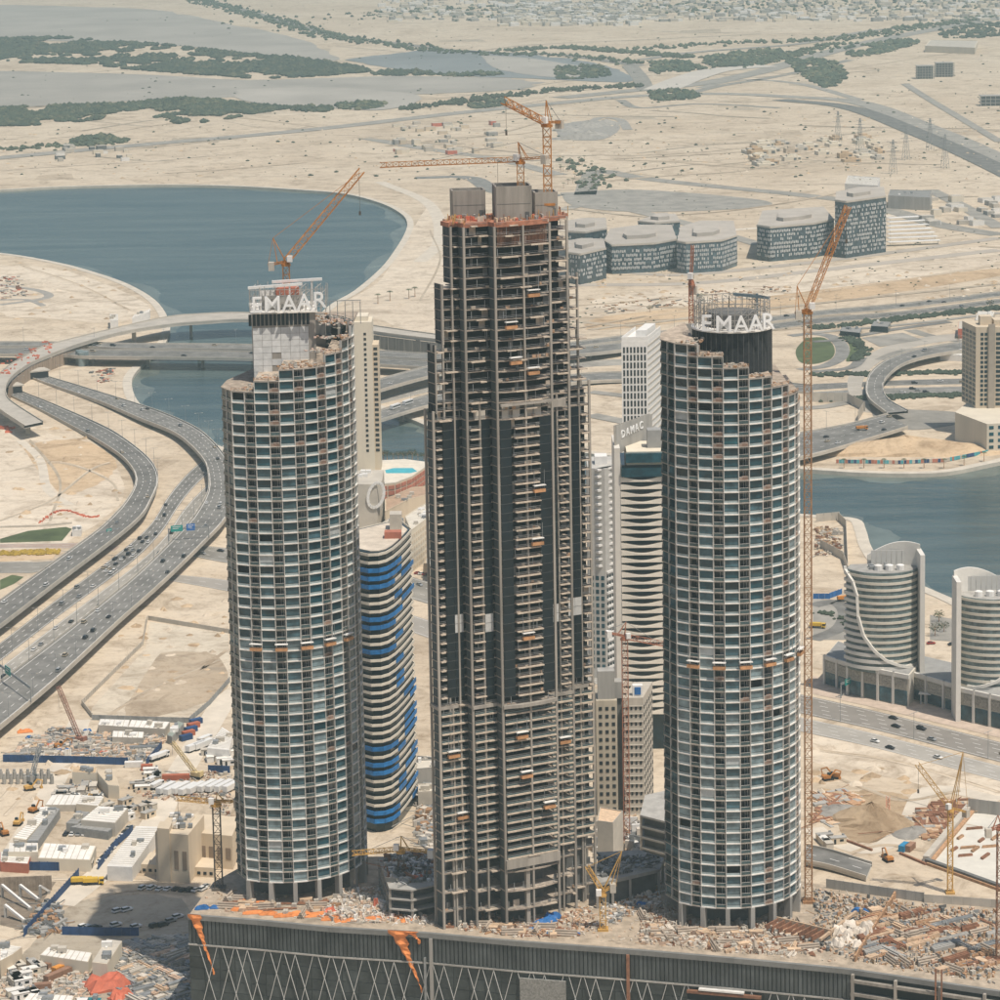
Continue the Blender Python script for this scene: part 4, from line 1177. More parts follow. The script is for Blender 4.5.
# roof: forming edge, netting and three concrete cores
b = MB(); b.prism([(x * 1.015, y * 1.03) for x, y in plan(22, 1.0)], Z_T - 0.2, Z_T + 1.3)
b.build('roof_formwork', mat('red_brown_formwork', (0.40, 0.17, 0.10), 0.85, 0.25, 0.5), ct)
def core_at(x0, x1, ytop, ybot, Y, dep, m=CONC_R):
    p0 = GD(x0, ybot, Y); p1 = GD(x1, ybot, Y); tp = GD((x0 + x1) / 2, ytop, Y)
    inv = Matrix.Rotation(-TH27, 4, 'Z')
    c = inv @ ((p0 + p1) / 2 + Vector((0, dep / 2, 0)) - ORG)
    b = MB(); w = (p1 - p0).length; hh = tp.z - p0.z
    for (dx, dy, sx, sy) in ((0, -dep / 2, w, 0.6), (0, dep / 2, w, 0.6), (-w / 2, 0, 0.6, dep), (w / 2, 0, 0.6, dep)):
        b.box((dx, dy, 0), (sx, sy, hh))
    b.box((0, 0, 0), (w - 1, dep - 1, hh * 0.82), mi=1)
    b.box((0, -dep / 2 - 0.05, hh * 0.5), (w * 0.96, 0.6, 0.12), mi=1)
    b.box((w * 0.38, -dep / 2 - 0.1, 0.3), (w * 0.12, 0.6, 3), mi=1)
    return b, c
YR = ORG.y
for x0, x1, yt, yb, dy, dep in ((452, 484, 196, 226, 2, 8), (495, 530, 190, 226, -5, 11), (534, 556, 196, 222, 4, 9)):
    b, c = core_at(x0, x1, yt, yb, YR + dy, dep)
    o = b.build('core_wall', [CONC_R, CONC_D], ct); o.location = (c.x, c.y, Z_T + 0.6); o.rotation_euler = (0, 0, -TH27 * 0.8)
b = MB()
for _ in range(160):
    x = rr.uniform(-21, 21); y = rr.uniform(-4, 8) - (4.5 if abs(x) < 10 else 0)
    b.box((x, y, Z_T + 1.3), (rr.uniform(0.3, 2.4), rr.uniform(0.3, 1), rr.uniform(0.3, 1.6)), rr.uniform(0, 3), mi=rr.choice([0, 1, 2, 3]))
for _ in range(90):
    x = rr.uniform(-22, 22); y = rr.uniform(-5, 6) - (4 if abs(x) < 10 else 0)
    b.beam((x, y, Z_T + 1), (x, y, Z_T + rr.uniform(2, 4)), 0.16, mi=rr.choice([2, 4]))
b.build('roof_clutter', [TIMBER_P, RED, RUST, CONC_G, CRANE_Y], ct, kind='stuff')
# dense props under the newest slab
b = MB()
for u in range(-18, 19):
    for k in range(3):
        b.beam((u * 0.5, -9 + k * 1.2, Z_T - 6.6), (u * 0.5, -9 + k * 1.2, Z_T - 0.2), 0.16)
b.build('slab_props', RUST, ct, kind='stuff')
hoists = [(-2.5, -10.9, 52), (-4, -10.9, 66), (6, -11, 40), (-22, -1.0, 38), (3, -11, 132), (-4, -11, 172 + 22), (2.5, -11, 172 + 18), (3, -11, 172 + 44), (-5.5, -11, 172 + 34), (15, -5.9, 60), (-25, -1.2, 60), (-1, -11, 100), (4, -11, 150)]
inv = Matrix.Rotation(TH27, 4, 'Z')
for u, y, z in hoists:
    p = ORG + inv @ Vector((u, y, z))
    gondola(p, TH27, 'small orange platform hung on the face of the unfinished tower', 'suspended platforms on the unfinished tower')
# ------------------------------------------------------------------ other buildings
def facade(t, a, b_, z0, z1, cols, fh, wmat, w=0.55, h=0.5, dep=0.25, frame=None, name='window', skip=None, limit=300, sill=0.25):
    """windows set into a wall running from a to b (seen with the outside on the right-hand side of a->b)"""
    a = Vector((a[0], a[1], 0)); b_ = Vector((b_[0], b_[1], 0))
    d = b_ - a; L = d.length; d.normalize(); n = Vector((d.y, -d.x, 0)); rz = math.atan2(d.y, d.x)
    rows = int((z1 - z0) / fh)
    cw = L / cols
    bb = MB(); bb.box((0, 0.05, 0), (cw * w, 0.3, fh * h), mi=0)
    if frame: bb.box((0, -0.15, -0.22), (cw * w * 1.12, 0.5, 0.2), mi=1)
    me = bb.mesh(name, [wmat, frame] if frame else wmat)
    rest = MB(); k = 0
    for j in range(rows):
        for i in range(cols):
            if skip and skip(i, j): continue
            p = a + d * (cw * (i + 0.5)) + n * 0.06
            z = z0 + j * fh + fh * sill
            if k < limit: link(name, me, t, loc=(p.x, p.y, z), rz=rz)
            else: rest.box((p.x - n.x * 0.05, p.y - n.y * 0.05, z), (cw * w, 0.3, fh * h), rz)
            k += 1
    if rest.f: rest.build(name + '_run', wmat, t, kind='stuff')

def roofpoly(px, z): return [G(x, y, z) for x, y in px]

# slim beige tower behind the boarded-core tower
def slim_beige():
    Y = 1835.0
    x0 = GD(336, 400, Y).x; x1 = GD(373.5, 400, Y).x; x2 = GD(379.5, 400, Y).x
    zt = GD(370, 322, Y).z; zt2 = GD(376, 345, Y).z
    t = thing('apartment_tower', 'slim beige apartment tower with small square windows beside the water', 'tower', ((x0 + x1) / 2, Y, 0))
    ox, oy = t.location.x, t.location.y
    b = MB(); b.box(((x0 + x1) / 2 - ox, 12, 0), (x1 - x0, 24, zt)); b.build('wall', CREAM, t)
    b = MB(); b.box(((x1 + x2) / 2 - ox, 10, 0), (x2 - x1, 18, zt2)); b.build('wall', BEIGE, t)
    b = MB(); b.box(((x0 + x1) / 2 - ox, 12, zt), (x1 - x0 - 5, 15, 3)); b.build('roof_block', CREAM, t)
    facade(t, (x1 - 6.6 - ox, 0), (x1 - 2.2 - ox, 0), 30, zt - 3, 1, 3.2, DARK, 0.36, 0.5)
    facade(t, (x1 - ox + 0.2, 1), (x2 - ox - 0.2, 1), 30, zt2 - 1, 1, 3.2, DARK, 0.72, 0.55)
slim_beige()

# curved block with terracotta panels and a roof pool
def pool_block():
    z = 19.0
    front = roofpoly([(366, 484), (380, 484), (395, 482.5), (412, 476), (425, 467)], z); back = roofpoly([(428, 462), (405, 459), (366, 461)], z)
    t = thing('hotel_block', 'low curved block with terracotta stripes and a rooftop pool', 'building', (front[2].x, front[2].y, 0))
    o = t.location
    P = [(p.x - o.x, p.y - o.y) for p in front + back]
    b = MB(); b.prism(P, 0, z - 0.5); b.build('wall', BEIGE, t)
    b = MB(); b.prism([(x, y) for x, y in P], z - 0.5, z); b.build('roof', mat('pale_roof_screed', (0.62, 0.57, 0.48), 0.9, 0.1, 0.2), t)
    fr = [Vector((x, y, 0)) for x, y in P[:5]]
    for a, c in zip(fr, fr[1:]):
        d = c - a; L = d.length; d.normalize(); n = Vector((d.y, -d.x, 0)); m = (a + c) / 2
        nb = max(1, round(L / 6))
        for i in range(nb):
            p = a + d * L * (i + 0.5) / nb + n * 0.15
            for k in range(3):
                b = MB(); b.box((0, 0, 0), (L / nb * 0.82, 0.5, 2.3)); b.build('terracotta_panel', TERRA, t).location = (p.x, p.y, 8.2 + k * 3.4)
                col.objects[-1].rotation_euler = (0, 0, math.atan2(d.y, d.x))
            b = MB(); b.box((0, 0, 0), (L / nb * 0.62, 0.5, 5)); b.build('shop_window', GL[1], t).location = (p.x, p.y, 1)
            col.objects[-1].rotation_euler = (0, 0, math.atan2(d.y, d.x))
    c = G(401, 471, z); b = MB(); b.prism([(c.x - o.x + x, c.y - o.y + y) for x, y in ((-9, -6), (6, -7), (10, -2), (7, 8), (-5, 9), (-10, 3))], z - 0.3, z + 0.12)
    b.build('pool', POOL, t)
pool_block()

# grey office end wall carrying a big white loop emblem
def emblem_block():
    p = G(360, 545, 0); Y = p.y + 20
    x0 = GD(346, 500, Y).x; x1 = GD(382, 500, Y).x; zt = GD(372, 484, Y).z
    t = thing('office_block', 'grey office block with a large white loop emblem on its end wall', 'building', ((x0 + x1) / 2, Y, 0))
    b = MB(); b.prism([(-(x1 - x0) / 2, 0), ((x1 - x0) / 2 - 3, 0), ((x1 - x0) / 2, 8), ((x1 - x0) / 2, 40), (-(x1 - x0) / 2, 40)], 0, zt); b.build('wall', CONC, t)
    b = MB(); n = 18
    c = GD(376, 495, Y); c = (c.x - t.location.x, -0.5, c.z)
    for i in range(n):
        a0, a1 = 2 * math.pi * i / n, 2 * math.pi * (i + 1) / n
        f_ = lambda a: (c[0] + 4.6 * math.cos(a) + 1.4 * math.sin(a), c[1], c[2] + 7.5 * math.sin(a))
        b.beam(f_(a0), f_(a1), 0.7, 1.7)
    b.build('emblem', WHITE, t)
    facade(t, ((x1 - x0) / 2, 8), ((x1 - x0) / 2, 40), 4, zt - 4, 8, 3.6, GL[1], 0.6, 0.5, limit=60)
    for i in range(6):
        b = MB(); b.box((rnd.uniform(-10, 10), rnd.uniform(6, 34), zt), (3, 3, 2)); b.build('roof_unit', WHITE, t)
emblem_block()

# blue-wrapped curved tower behind the boarded-core tower
def blue_tower():
    zt = 118.4; fh = 3.42
    P = roofpoly([(350, 545), (356, 551), (368, 553.5), (378, 553), (386, 551), (393, 547), (400, 541), (406, 535), (411.6, 528.6), (402, 521), (388, 521), (350, 530)], zt)
    c = P[4]
    t = thing('apartment_tower', 'curved tower banded with beige balconies and blue plastic wraps', 'tower', (c.x, c.y, 0))
    poly = [(p.x - c.x, p.y - c.y) for p in P]
    cx = sum(p[0] for p in poly) / len(poly); cy = sum(p[1] for p in poly) / len(poly)
    ins = [(cx + (x - cx) * 0.93, cy + (y - cy) * 0.93) for x, y in poly]
    b = MB(); b.prism(ins, 0, zt); b.build('glazed_wall', GL[1], t)
    b = MB(); b.prism(poly, 0, 0.35)
    n = len(poly)
    me_band = MB(); me_band.prism(poly, 0, 0.4)
    for i in range(n):
        a_ = Vector((*poly[i], 0)); c_ = Vector((*poly[(i + 1) % n], 0)); d = (c_ - a_); m = (a_ + c_) / 2
        me_band.box((m.x, m.y, 0.0), (d.length + 0.1, 0.3, 1.15), math.atan2(d.y, d.x))
    bm_ = me_band.mesh('balcony_band', mat('beige_balcony_band', (0.62, 0.57, 0.48), 0.85, 0.08, 0.3))
    nf = int(zt / fh)
    rr = random.Random(4)
    wraps = {}
    def wrap(i0, i1):
        if (i0, i1) not in wraps:
            b = MB()
            for i in range(i0, i1):
                a_ = Vector((*poly[i], 0)); c_ = Vector((*poly[i + 1], 0)); d = c_ - a_; nn = Vector((d.y, -d.x, 0)).normalized() * 0.35; m = (a_ + c_) / 2 + nn
                b.box((m.x, m.y, -0.1), (d.length + 0.2, 0.3, 1.8), math.atan2(d.y, d.x))
            wraps[(i0, i1)] = b.mesh('blue_wrap', mat('blue_wrap_sheet', (0.012, 0.16, 0.42), 0.55, 0.25, 0.4))
        return wraps[(i0, i1)]
    for f in range(nf + 1):
        z = zt - 1.2 - f * fh
        if z < 1: break
        link('balcony_band', bm_, t, loc=(0, 0, z))
        if f > 1:
            if rr.random() < 0.4: link('blue_wrap', wrap(1, 5), t, loc=(0, 0, z))
            x = rr.random()
            if x < 0.25: link('blue_wrap', wrap(5, 6), t, loc=(0, 0, z))
            elif x < 0.5: link('blue_wrap', wrap(6, 8), t, loc=(0, 0, z))
            elif x < 0.6: link('blue_wrap', wrap(7, 8), t, loc=(0, 0, z))
    # roof: sunken terrace, stair head
    b = MB(); b.prism([(cx + (x - cx) * 0.86, cy + (y - cy) * 0.86) for x, y in poly], zt, zt + 0.3); b.build('roof', mat('cream_roof_membrane', (0.60, 0.52, 0.42), 0.9, 0.15, 0.2), t)
    p = G(396, 529, zt); b = MB(); b.box((p.x - c.x, p.y - c.y, zt), (5, 7, 7)); b.build('stair_head', CONC, t)
    p = G(393, 538, zt); b = MB(); b.box((p.x - c.x, p.y - c.y, zt), (7, 5, 3)); b.build('roof_block', TERRA, t)
blue_tower()

# beige low blocks and clutter between the towers
def block(px_roof, z, label, wm=BEIGE, rm=None, cat='building', name='low_building', win=None, units=2, par=0.6):
    P = roofpoly(px_roof, z); c = P[0].copy()
    t = thing(name, label, cat, (c.x, c.y, 0))
    poly = [(p.x - c.x, p.y - c.y) for p in P]
    a = sum(poly[i - 1][0] * poly[i][1] - poly[i][0] * poly[i - 1][1] for i in range(len(poly)))
    if a < 0: poly = poly[::-1]
    b = MB(); b.prism(poly, 0, z); b.build('wall', wm, t)
    cx = sum(p[0] for p in poly) / len(poly); cy = sum(p[1] for p in poly) / len(poly)
    b = MB(); b.prism([(cx + (x - cx) * 0.96, cy + (y - cy) * 0.96) for x, y in poly], z, z + 0.12); b.build('roof', rm or mat('pale_roof_screed', (0.62, 0.57, 0.48)), t)
    if rm in (WHITE_R, GREY_R):        # raised seams of the roof sheets
        p0 = Vector((*poly[0], 0)); p1 = Vector((*poly[1], 0)); p2 = Vector((*poly[2], 0)); p3 = Vector((*poly[-1], 0)); b = MB(); L = (p1 - p0).length; W_ = (p3 - p0).length
        if W_ < L: p0, p1, p2, p3, L, W_ = p3, p0, p1, p2, W_, L
        for i in range(1, int(W_ / 2.4)):
            f_ = i / int(W_ / 2.4); b.beam(p0.lerp(p3, f_) * 0.97 + Vector((cx, cy, 0)) * 0.03 + Vector((0, 0, z + 0.15)), p1.lerp(p2, f_) * 0.97 + Vector((cx, cy, 0)) * 0.03 + Vector((0, 0, z + 0.15)), 0.3, 0.14)
        if b.f: b.build('roof_seams', GREY_R if rm is GREY_R else CONC, t, kind='stuff')
    if par:
        b = MB()
        for i in range(len(poly)):
            p0 = Vector((*poly[i], 0)); p1 = Vector((*poly[(i + 1) % len(poly)], 0)); d = p1 - p0; m = (p0 + p1) / 2
            k = Vector((cx, cy, 0)) - m; k.normalize(); m += k * 0.16
            b.box((m.x, m.y, z + 0.0), (d.length - 0.3, 0.25, par), math.atan2(d.y, d.x))
        b.build('parapet', wm, t)
    if win:
        fh, wcol, wmat_ = win
        for i in range(len(poly)):
            p0 = poly[i]; p1 = poly[(i + 1) % len(poly)]
            d = Vector((p1[0] - p0[0], p1[1] - p0[1]))
            if d.length < 3: continue
            nrm = Vector((d.y, -d.x)).normalized()
            if nrm.y > 0.25: continue
            facade(t, p0, p1, 0.5, z, max(1, int(d.length / wcol)), fh, wmat_, 0.55, 0.5, limit=60)
    rr = random.Random(int(px_roof[0][0] * 7 + px_roof[0][1]))
    for i in range(units):
        j = rr.random(); k = rr.randrange(len(poly))
        x = cx + (poly[k][0] - cx) * j * 0.7; y = cy + (poly[k][1] - cy) * j * 0.7
        b = MB(); b.box((0, 0, 0), (rr.uniform(1.5, 4), rr.uniform(1.5, 3), rr.uniform(1, 2.2))); b.box((0, 0, 0), (0.8, 4.2, 0.5))
        b.build('roof_unit', rr.choice([WHITE, STEEL, CONC]), t).location = (x, y, z + 0.12)
    return t
block([(411, 531), (424, 521), (440, 510), (440, 498), (420, 507), (405, 517)], 24, 'cream block with rooftop plant rows behind the blue-wrapped tower', CREAM, win=(3.6, 4, BEIGE), units=9)
block([(385, 512), (408, 500), (440, 492), (440, 486), (412, 488), (385, 500)], 16, 'low brown-roofed block below the rooftop pool', BEIGE, mat('brown_roof_tile', (0.42, 0.29, 0.20), 0.9, 0.15, 0.3), units=5)
block([(427, 566), (442, 563), (442, 548), (428, 549)], 9, 'small white block beside the street behind the unfinished tower', CONC, units=2)
block([(383, 523), (396, 515), (404, 520), (390, 528)], 40, 'narrow white service block behind the blue-wrapped roof', CONC, units=3)

# white grid tower
def white_tower():
    Y = 1750.0
    a = GD(622, 400, Y); c = GD(648, 400, Y); zt = GD(635, 341, Y).z
    t = thing('office_tower', 'white tower with a grid of narrow windows and ribbed side wall', 'tower', (a.x, Y, 0))
    w = c.x - a.x; d = (10.0, 39.0)
    P = [(0, 0), (w, 0), (w + d[0], d[1]), (d[0], d[1])]
    b = MB(); b.prism(P, 0, zt); b.build('wall', WHITE, t)
    facade(t, (0.5, 0), (w - 0.5, 0), zt - 3.0 - 4.6 * 18, zt - 3.0, 7, 4.6, DARK, 0.55, 0.76, sill=0.1)
    for j in range(26):
        b = MB()
        z = zt - 3.2 - j * 3.9
        p0 = Vector((w + 0.1, 0.3, z)); p1 = Vector((w + d[0] + 0.1, d[1], z))
        b.beam(p0, p1, 0.5, 0.9); b.build('side_rib', CONC, t)
    b = MB()
    for (x0, y0, x1, y1) in ((0.2, 0.3, w - 0.2, 0.3), (w - 0.2, 0.3, w + d[0] - 0.3, d[1]), (0.2, 0.3, d[0] + 0.2, d[1])):
        b.beam((x0, y0, zt + 1.2), (x1, y1, zt + 1.2), 0.4, 2.4)
    b.build('parapet', WHITE, t)
    b = MB(); b.prism([(w * 0.45 + 2, 8), (w * 0.85 + 2, 8), (w * 0.85 + 9, 34), (w * 0.45 + 9, 34)], zt, zt + 5); b.build('roof_block', WHITE, t)
white_tower()

# wave-fronted tower with small roof sign
def wave_tower():
    Y = 1300.0
    a = GD(616, 600, Y); c = GD(690, 600, Y)
    zt = GD(640, 452, Y).z
    w = c.x - a.x
    t = thing('apartment_tower', 'tower with wavy white bands over dark glass and a white edge fin', 'tower', (a.x, Y, 0))
    b = MB(); b.box((w / 2 + 1.5, 15, 0), (w - 3.5, 28, zt - 6)); b.build('glazed_wall', GL[1], t)
    b = MB(); b.box((1.25, 14.6, 0), (2.5, 30.5, zt + 2)); b.build('edge_fin', mat('pale_cladding', (0.66, 0.62, 0.55), 0.7, 0.05, 0.2), t)
    fh = 3.32; n = 24
    x0, x1 = 2.6, w
    band = MB()
    def prof(s):
        k = math.sin(math.pi * s * 1.0) ** 1.4
        return 2.45 - 1.6 * k - 0.2 * k * s, 0.1 + 0.3 * k
    for i in range(n):
        s0, s1 = i / n, (i + 1) / n
        for s_ in (0,):
            xa, xb = x0 + (x1 - x0) * s0, x0 + (x1 - x0) * s1
            ha, la = prof((s0 * (x1 - x0) / 18.4) % 1.0); hb, lb = prof((s1 * (x1 - x0) / 18.4) % 1.0 if (s1 * (x1 - x0) / 18.4) % 1.0 > 1e-6 else 1.0)
            ya, yb = -0.9 - 0.9 * math.sin(math.pi * (s0 * (x1 - x0) / 18.4)) ** 2, -0.9 - 0.9 * math.sin(math.pi * (s1 * (x1 - x0) / 18.4)) ** 2
            A = [(xa, ya, la), (xb, yb, lb), (xb, yb, lb + hb), (xa, ya, la + ha)]
            B = [(xa, 1.2, la), (xb, 1.2, lb), (xb, 1.2, lb + hb), (xa, 1.2, la + ha)]
            band.poly(A); band.poly([A[3], A[2], B[2], B[3]]); band.poly([A[1], A[0], B[0], B[1]])
    bme = band.mesh('wave_band', mat('cream_wave_panel', (0.72, 0.66, 0.56), 0.8, 0.06, 0.2))
    z = zt - 13.5
    while z > 14:
        link('wave_band', bme, t, loc=(0, 0, z)); z -= fh
    b = MB(); b.box((w / 2 + 2, 13, zt - 6), (w - 7, 24, 6)); b.build('penthouse', CREAM, t)
    b = MB(); b.box((w / 2 + 2.5, -0.2, zt - 4.6), (w - 5, 2.2, 4.2)); b.build('penthouse_glass', GL[0], t)
    b = MB(); b.box((w / 2 + 1.5, -0.5, zt - 10.8), (w - 3, 3, 3.8)); b.build('penthouse_glass', GL[0], t)
    # louvred screen wall at the back of the roof with sign
    p0 = GD(616, 440, Y + 6); p1 = GD(652, 426, Y + 34)
    b = MB()
    d = Vector((p1.x - p0.x, 28, 0)); L = d.length; d.normalize(); rz = math.atan2(d.y, d.x)
    for i in range(20):
        q_ = Vector((0.6, 6, 0)) + d * (L * i / 20)
        b.box((q_.x, q_.y, zt - 2), (L / 20 * 0.72, 0.4, 13), rz)
    b.build('louvre_screen', mat('grey_beige_louvre', (0.40, 0.37, 0.32), 0.8, 0.1, 0.3), t)
    bb = MB(); m = Vector((0.6, 6, 0)) + d * L * 0.5; bb.box((m.x + 0.5, m.y + 0.3, zt - 2), (L, 0.3, 12.6), rz); scr = bb.build('screen_wall', CONC_G, t)
    for i, ch in enumerate('DAMAC'):
        me, w_ = letter_mesh(ch, 3.4, 0.4, LETTER, 0.02)
        q_ = Vector((0.6, 6, 0)) + d * (L * (0.2 + 0.125 * i)) + Vector((d.y, -d.x, 0)) * 0.5
        link('letter', me, scr, loc=(q_.x, q_.y, zt + 4.5 + 0.25 * i), rz=rz)
    q_ = GD(656, 438, Y + 12); b = MB(); b.box((q_.x - a.x, 12, zt), (8, 7, 8)); b.build('roof_plant', GREY_R, t)
wave_tower()

# terraced tower half hidden beside the unfinished one
def terraced():
    Y = 1420.0
    x0 = GD(588, 500, Y).x; x1 = GD(616, 500, Y).x; zt = GD(600, 468, Y).z
    t = thing('apartment_tower', 'white terraced tower wedged behind the unfinished one', 'tower', (x0, Y, 0)); w = x1 - x0
    b = MB(); b.prism([(0, 0), (w * 0.6, -2), (w, 6), (w, 28), (0, 28)], 0, zt); b.build('wall', mat('grey_white_render', (0.50, 0.48, 0.44), 0.85, 0.1, 0.2), t)
    for j in range(int(zt / 3.4)):
        b = MB(); z = zt - 0.5 - j * 3.4
        if j > 14: b.beam((w * 0.62, -1.6, z), (w, 6.2, z), 1.6, 1.1)
        else: b.beam((w * 0.3, -1.9, z), (w, 5.0, z), 2.6, 1.0)
        b.build('balcony_band', WHITE, t)
    facade(t, (w * 0.62, -1.9), (w, 6), 4, zt - 50, 4, 3.4, GL[1], 0.5, 0.6)
    facade(t, (0.2, 0), (w * 0.58, -1.95), 4, zt - 50, 3, 3.4, GL[0], 0.6, 0.6)
    b = MB(); b.box((w * 0.5, 12, zt), (6, 8, 4)); b.build('stair_head', WHITE, t)
terraced()

# raw concrete block still being built between the towers
def raw_tower():
    Y = G(625, 815, 0).y
    gx = lambda x: GD(x, 700, Y).x
    zt = GD(620, 698, Y).z
    t = thing('concrete_tower', 'bare concrete tower block with small window holes and rooftop core', 'tower', (gx(624), Y, 0)); o = gx(624)
    fh = 3.35
    b = MB(); b.box(((gx(596) + gx(617)) / 2 - o, 9, 0), (gx(617) - gx(596), 18, zt - 1)); b.build('wall', mat('raw_yellow_concrete', (0.40, 0.35, 0.27), 0.9, 0.15, 0.3, streak=True), t)
    b = MB(); b.box(((gx(617) + gx(624)) / 2 - o, 13, 0), (gx(624) - gx(617), 18, zt - 2)); b.build('recess_wall', CONC_D, t)
    b = MB(); w = gx(643) - o; d = (gx(655.5) - gx(643), 24)
    b.prism([(0, 0), (w, 0), (w + d[0], d[1]), (d[0], d[1])], 0, zt); b.build('wall', mat('raw_grey_concrete', (0.50, 0.45, 0.375), 0.9, 0.12, 0.3, streak=True), t)
    facade(t, (gx(597) - o, 0), (gx(616.5) - o, 0), 1, zt - 1, 3, fh, DARK, 0.5, 0.45)
    facade(t, (0.2, 0), (w - 0.2, 0), 1, zt, 4, fh, DARK, 0.42, 0.52)
    facade(t, (w, 0), (w + d[0], d[1]), 1, zt - 1, 6, fh, DARK, 0.3, 0.45)
    for j in range(int(zt / fh)):
        b = MB(); b.box((w / 2, -0.15, j * fh), (w, 0.5, 0.3)); b.build('slab_edge', CONC, t)
    p = GD(606, 690, Y + 4); b = MB(); b.box((p.x - o, 5, zt - 1), (7, 6, 12)); b.box((p.x - o + 5, 6, zt - 1), (4, 6, 7)); b.build('roof_core', CONC_G, t)
    p = GD(638, 700, Y); b = MB(); b.box((p.x - o, 4, zt), (4.2, 3, 4.5)); b.build('roof_hut', WHITE, t)
    b = MB(); b.box((p.x - o, 2.4, zt + 0.6), (2.6, 0.2, 3.2)); b.build('tarpaulin', BLUE, t)
raw_tower()

# pair of rounded office towers beside the canal
def oval_tower(xl, xr, ytop, ybase, label, mirror):
    base = G((xl + xr) / 2, ybase, 16.0)
    Y = base.y
    x0 = GD(xl, 620, Y).x; x1 = GD(xr, 620, Y).x
    zt = GD((xl + xr) / 2, ytop, Y + 4).z
    t = thing('office_tower', label, 'tower', ((x0 + x1) / 2, Y, 0)); w = (x1 - x0) / 2
    sx = -1 if mirror else 1
    n = 26; sag = 12.0
    def arcp(s, grow=0.0):        # s -1..1, front bulge toward -y
        rr_ = (w * w + sag * sag) / (2 * sag); th = math.asin(min(1, w / rr_)) * s
        return (sx * (rr_ + grow) * math.sin(th), rr_ - sag - (rr_ + grow) * math.cos(th) + sag - 0.0)
    fr = [arcp(-1 + 2 * i / n) for i in range(n + 1)]
    poly = fr + [(sx * (w - 1), 20), (sx * -(w - 3), 20)]
    poly = [(x, y) for x, y in poly]
    b = MB(); b.prism(poly, 13.5, zt); b.build('glazed_wall', glass('office_glass_band', (0.13, 0.17, 0.17), 0.2), t)
    fh = 3.15; nf = int((zt - 15) / fh)
    # ribbon path: fraction along the arc for each height
    def ribbon_s(z):
        k = (z - 15) / (zt - 15)
        pts = [(0.0, 0.62), (0.04, 0.30), (0.1, 0.02), (0.2, -0.22), (0.35, -0.45), (0.55, -0.58), (0.75, -0.60), (0.9, -0.72), (1.0, -0.96)]
        for (k0, s0), (k1, s1) in zip(pts, pts[1:]):
            if k0 <= k <= k1: return s0 + (s1 - s0) * (k - k0) / (k1 - k0)
        return pts[-1][1]
    cream = mat('cream_stone_band', (0.62, 0.57, 0.48), 0.8, 0.06, 0.3); white = mat('white_stone_band', (0.68, 0.65, 0.59), 0.8, 0.05, 0.3)
    for f in range(nf + 1):
        z = 15 + f * fh
        if z + 1.3 > zt + 1: break
        sc = ribbon_s(z)
        for lo, hi, gr, m, hh in ((-1, sc, 1.1, white, 1.55), (sc, 1, 0.35, cream, 1.2)):
            k = max(2, int(n * (hi - lo) / 2)); b = MB()
            if hi - lo < 0.05: continue
            for i in range(k):
                a0 = arcp(lo + (hi - lo) * i / k, gr); a1 = arcp(lo + (hi - lo) * (i + 1) / k, gr)
                i0 = arcp(lo + (hi - lo) * i / k, -0.2); i1 = arcp(lo + (hi - lo) * (i + 1) / k, -0.2)
                q4 = [(*a0, z), (*a1, z), (*a1, z + hh), (*a0, z + hh)]
                b.poly(q4 if sx > 0 else q4[::-1]); q5 = [(*a0, z + hh), (*a1, z + hh), (*i1, z + hh), (*i0, z + hh)]; b.poly(q5 if sx > 0 else q5[::-1])
                q6 = [(*a0, z), (*i0, z), (*i1, z), (*a1, z)]; b.poly(q6 if sx > 0 else q6[::-1])
            b.build('stone_band', m, t)
    b = MB(); prev = None
    for i in range(60):
        z = 15 + (zt + 1.5 - 15) * i / 59; p = arcp(ribbon_s(min(z, zt)), 1.0); p = (p[0], p[1], z)
        if prev: b.beam(prev, p, 1.3, 1.3)
        prev = p
    b.build('ribbon_trim', white, t)
    # curved back wall rising above the roof, with end fin
    b = MB(); bw = white
    for i in range(14):
        s0, s1 = i / 14, (i + 1) / 14
        xa, xb = -w * 0.35 + s0 * w * 1.4, -w * 0.35 + s1 * w * 1.4
        h0 = zt + 4 + 7.5 * math.sin(math.pi * min(1, s0 * 0.62 + 0.02)); h1 = zt + 4 + 7.5 * math.sin(math.pi * min(1, s1 * 0.62 + 0.02))
        ya, yb = 20 + 2 * s0 - 9 * s0 * s0, 20 + 2 * s1 - 9 * s1 * s1
        A = [(sx * xa, ya, 0), (sx * xb, yb, 0), (sx * xb, yb, h1), (sx * xa, ya, h0)]
        B = [(sx * xa, ya + 1.2, 0), (sx * xb, yb + 1.2, 0), (sx * xb, yb + 1.2, h1), (sx * xa, ya + 1.2, h0)]
        b.poly(A); b.poly(B[::-1]); b.poly([A[3], A[2], B[2], B[3]])
    b.box((sx * (w * 1.05 - 0.5), 8, 0), (2.2, 14, zt + 8.5)); b.build('curved_fin', bw, t)
    b = MB()
    for i in range(9):
        b.box((sx * (-w * 0.2 + i * w * 0.14), 18.2 - 0.2 * i, zt + 0.2), (w * 0.13, 0.3, 7), 0)
    b.build('plant_screen', mat('pale_metal_panel', (0.50, 0.49, 0.46), 0.7, 0.06, 0.3), t)
    b = MB(); b.prism([(x * 0.97, y * 0.97 + 0.5) for x, y in poly], zt, zt + 0.25); b.build('roof', CONC_G, t)
    for i in range(3):
        b = MB(); b.lathe((sx * (-w * 0.15 + i * 5.2), 7, zt), [(1.9, 0), (1.9, 2.6), (1.2, 2.9)], 10); b.build('water_tank', WHITE, t)
    for i in range(5):
        b = MB(); b.box((rnd.uniform(-w * 0.5, w * 0.6), rnd.uniform(9, 17), zt + 0.25), (rnd.uniform(1, 3), 2, 1.6)); b.build('roof_unit', STEEL, t)
    return t
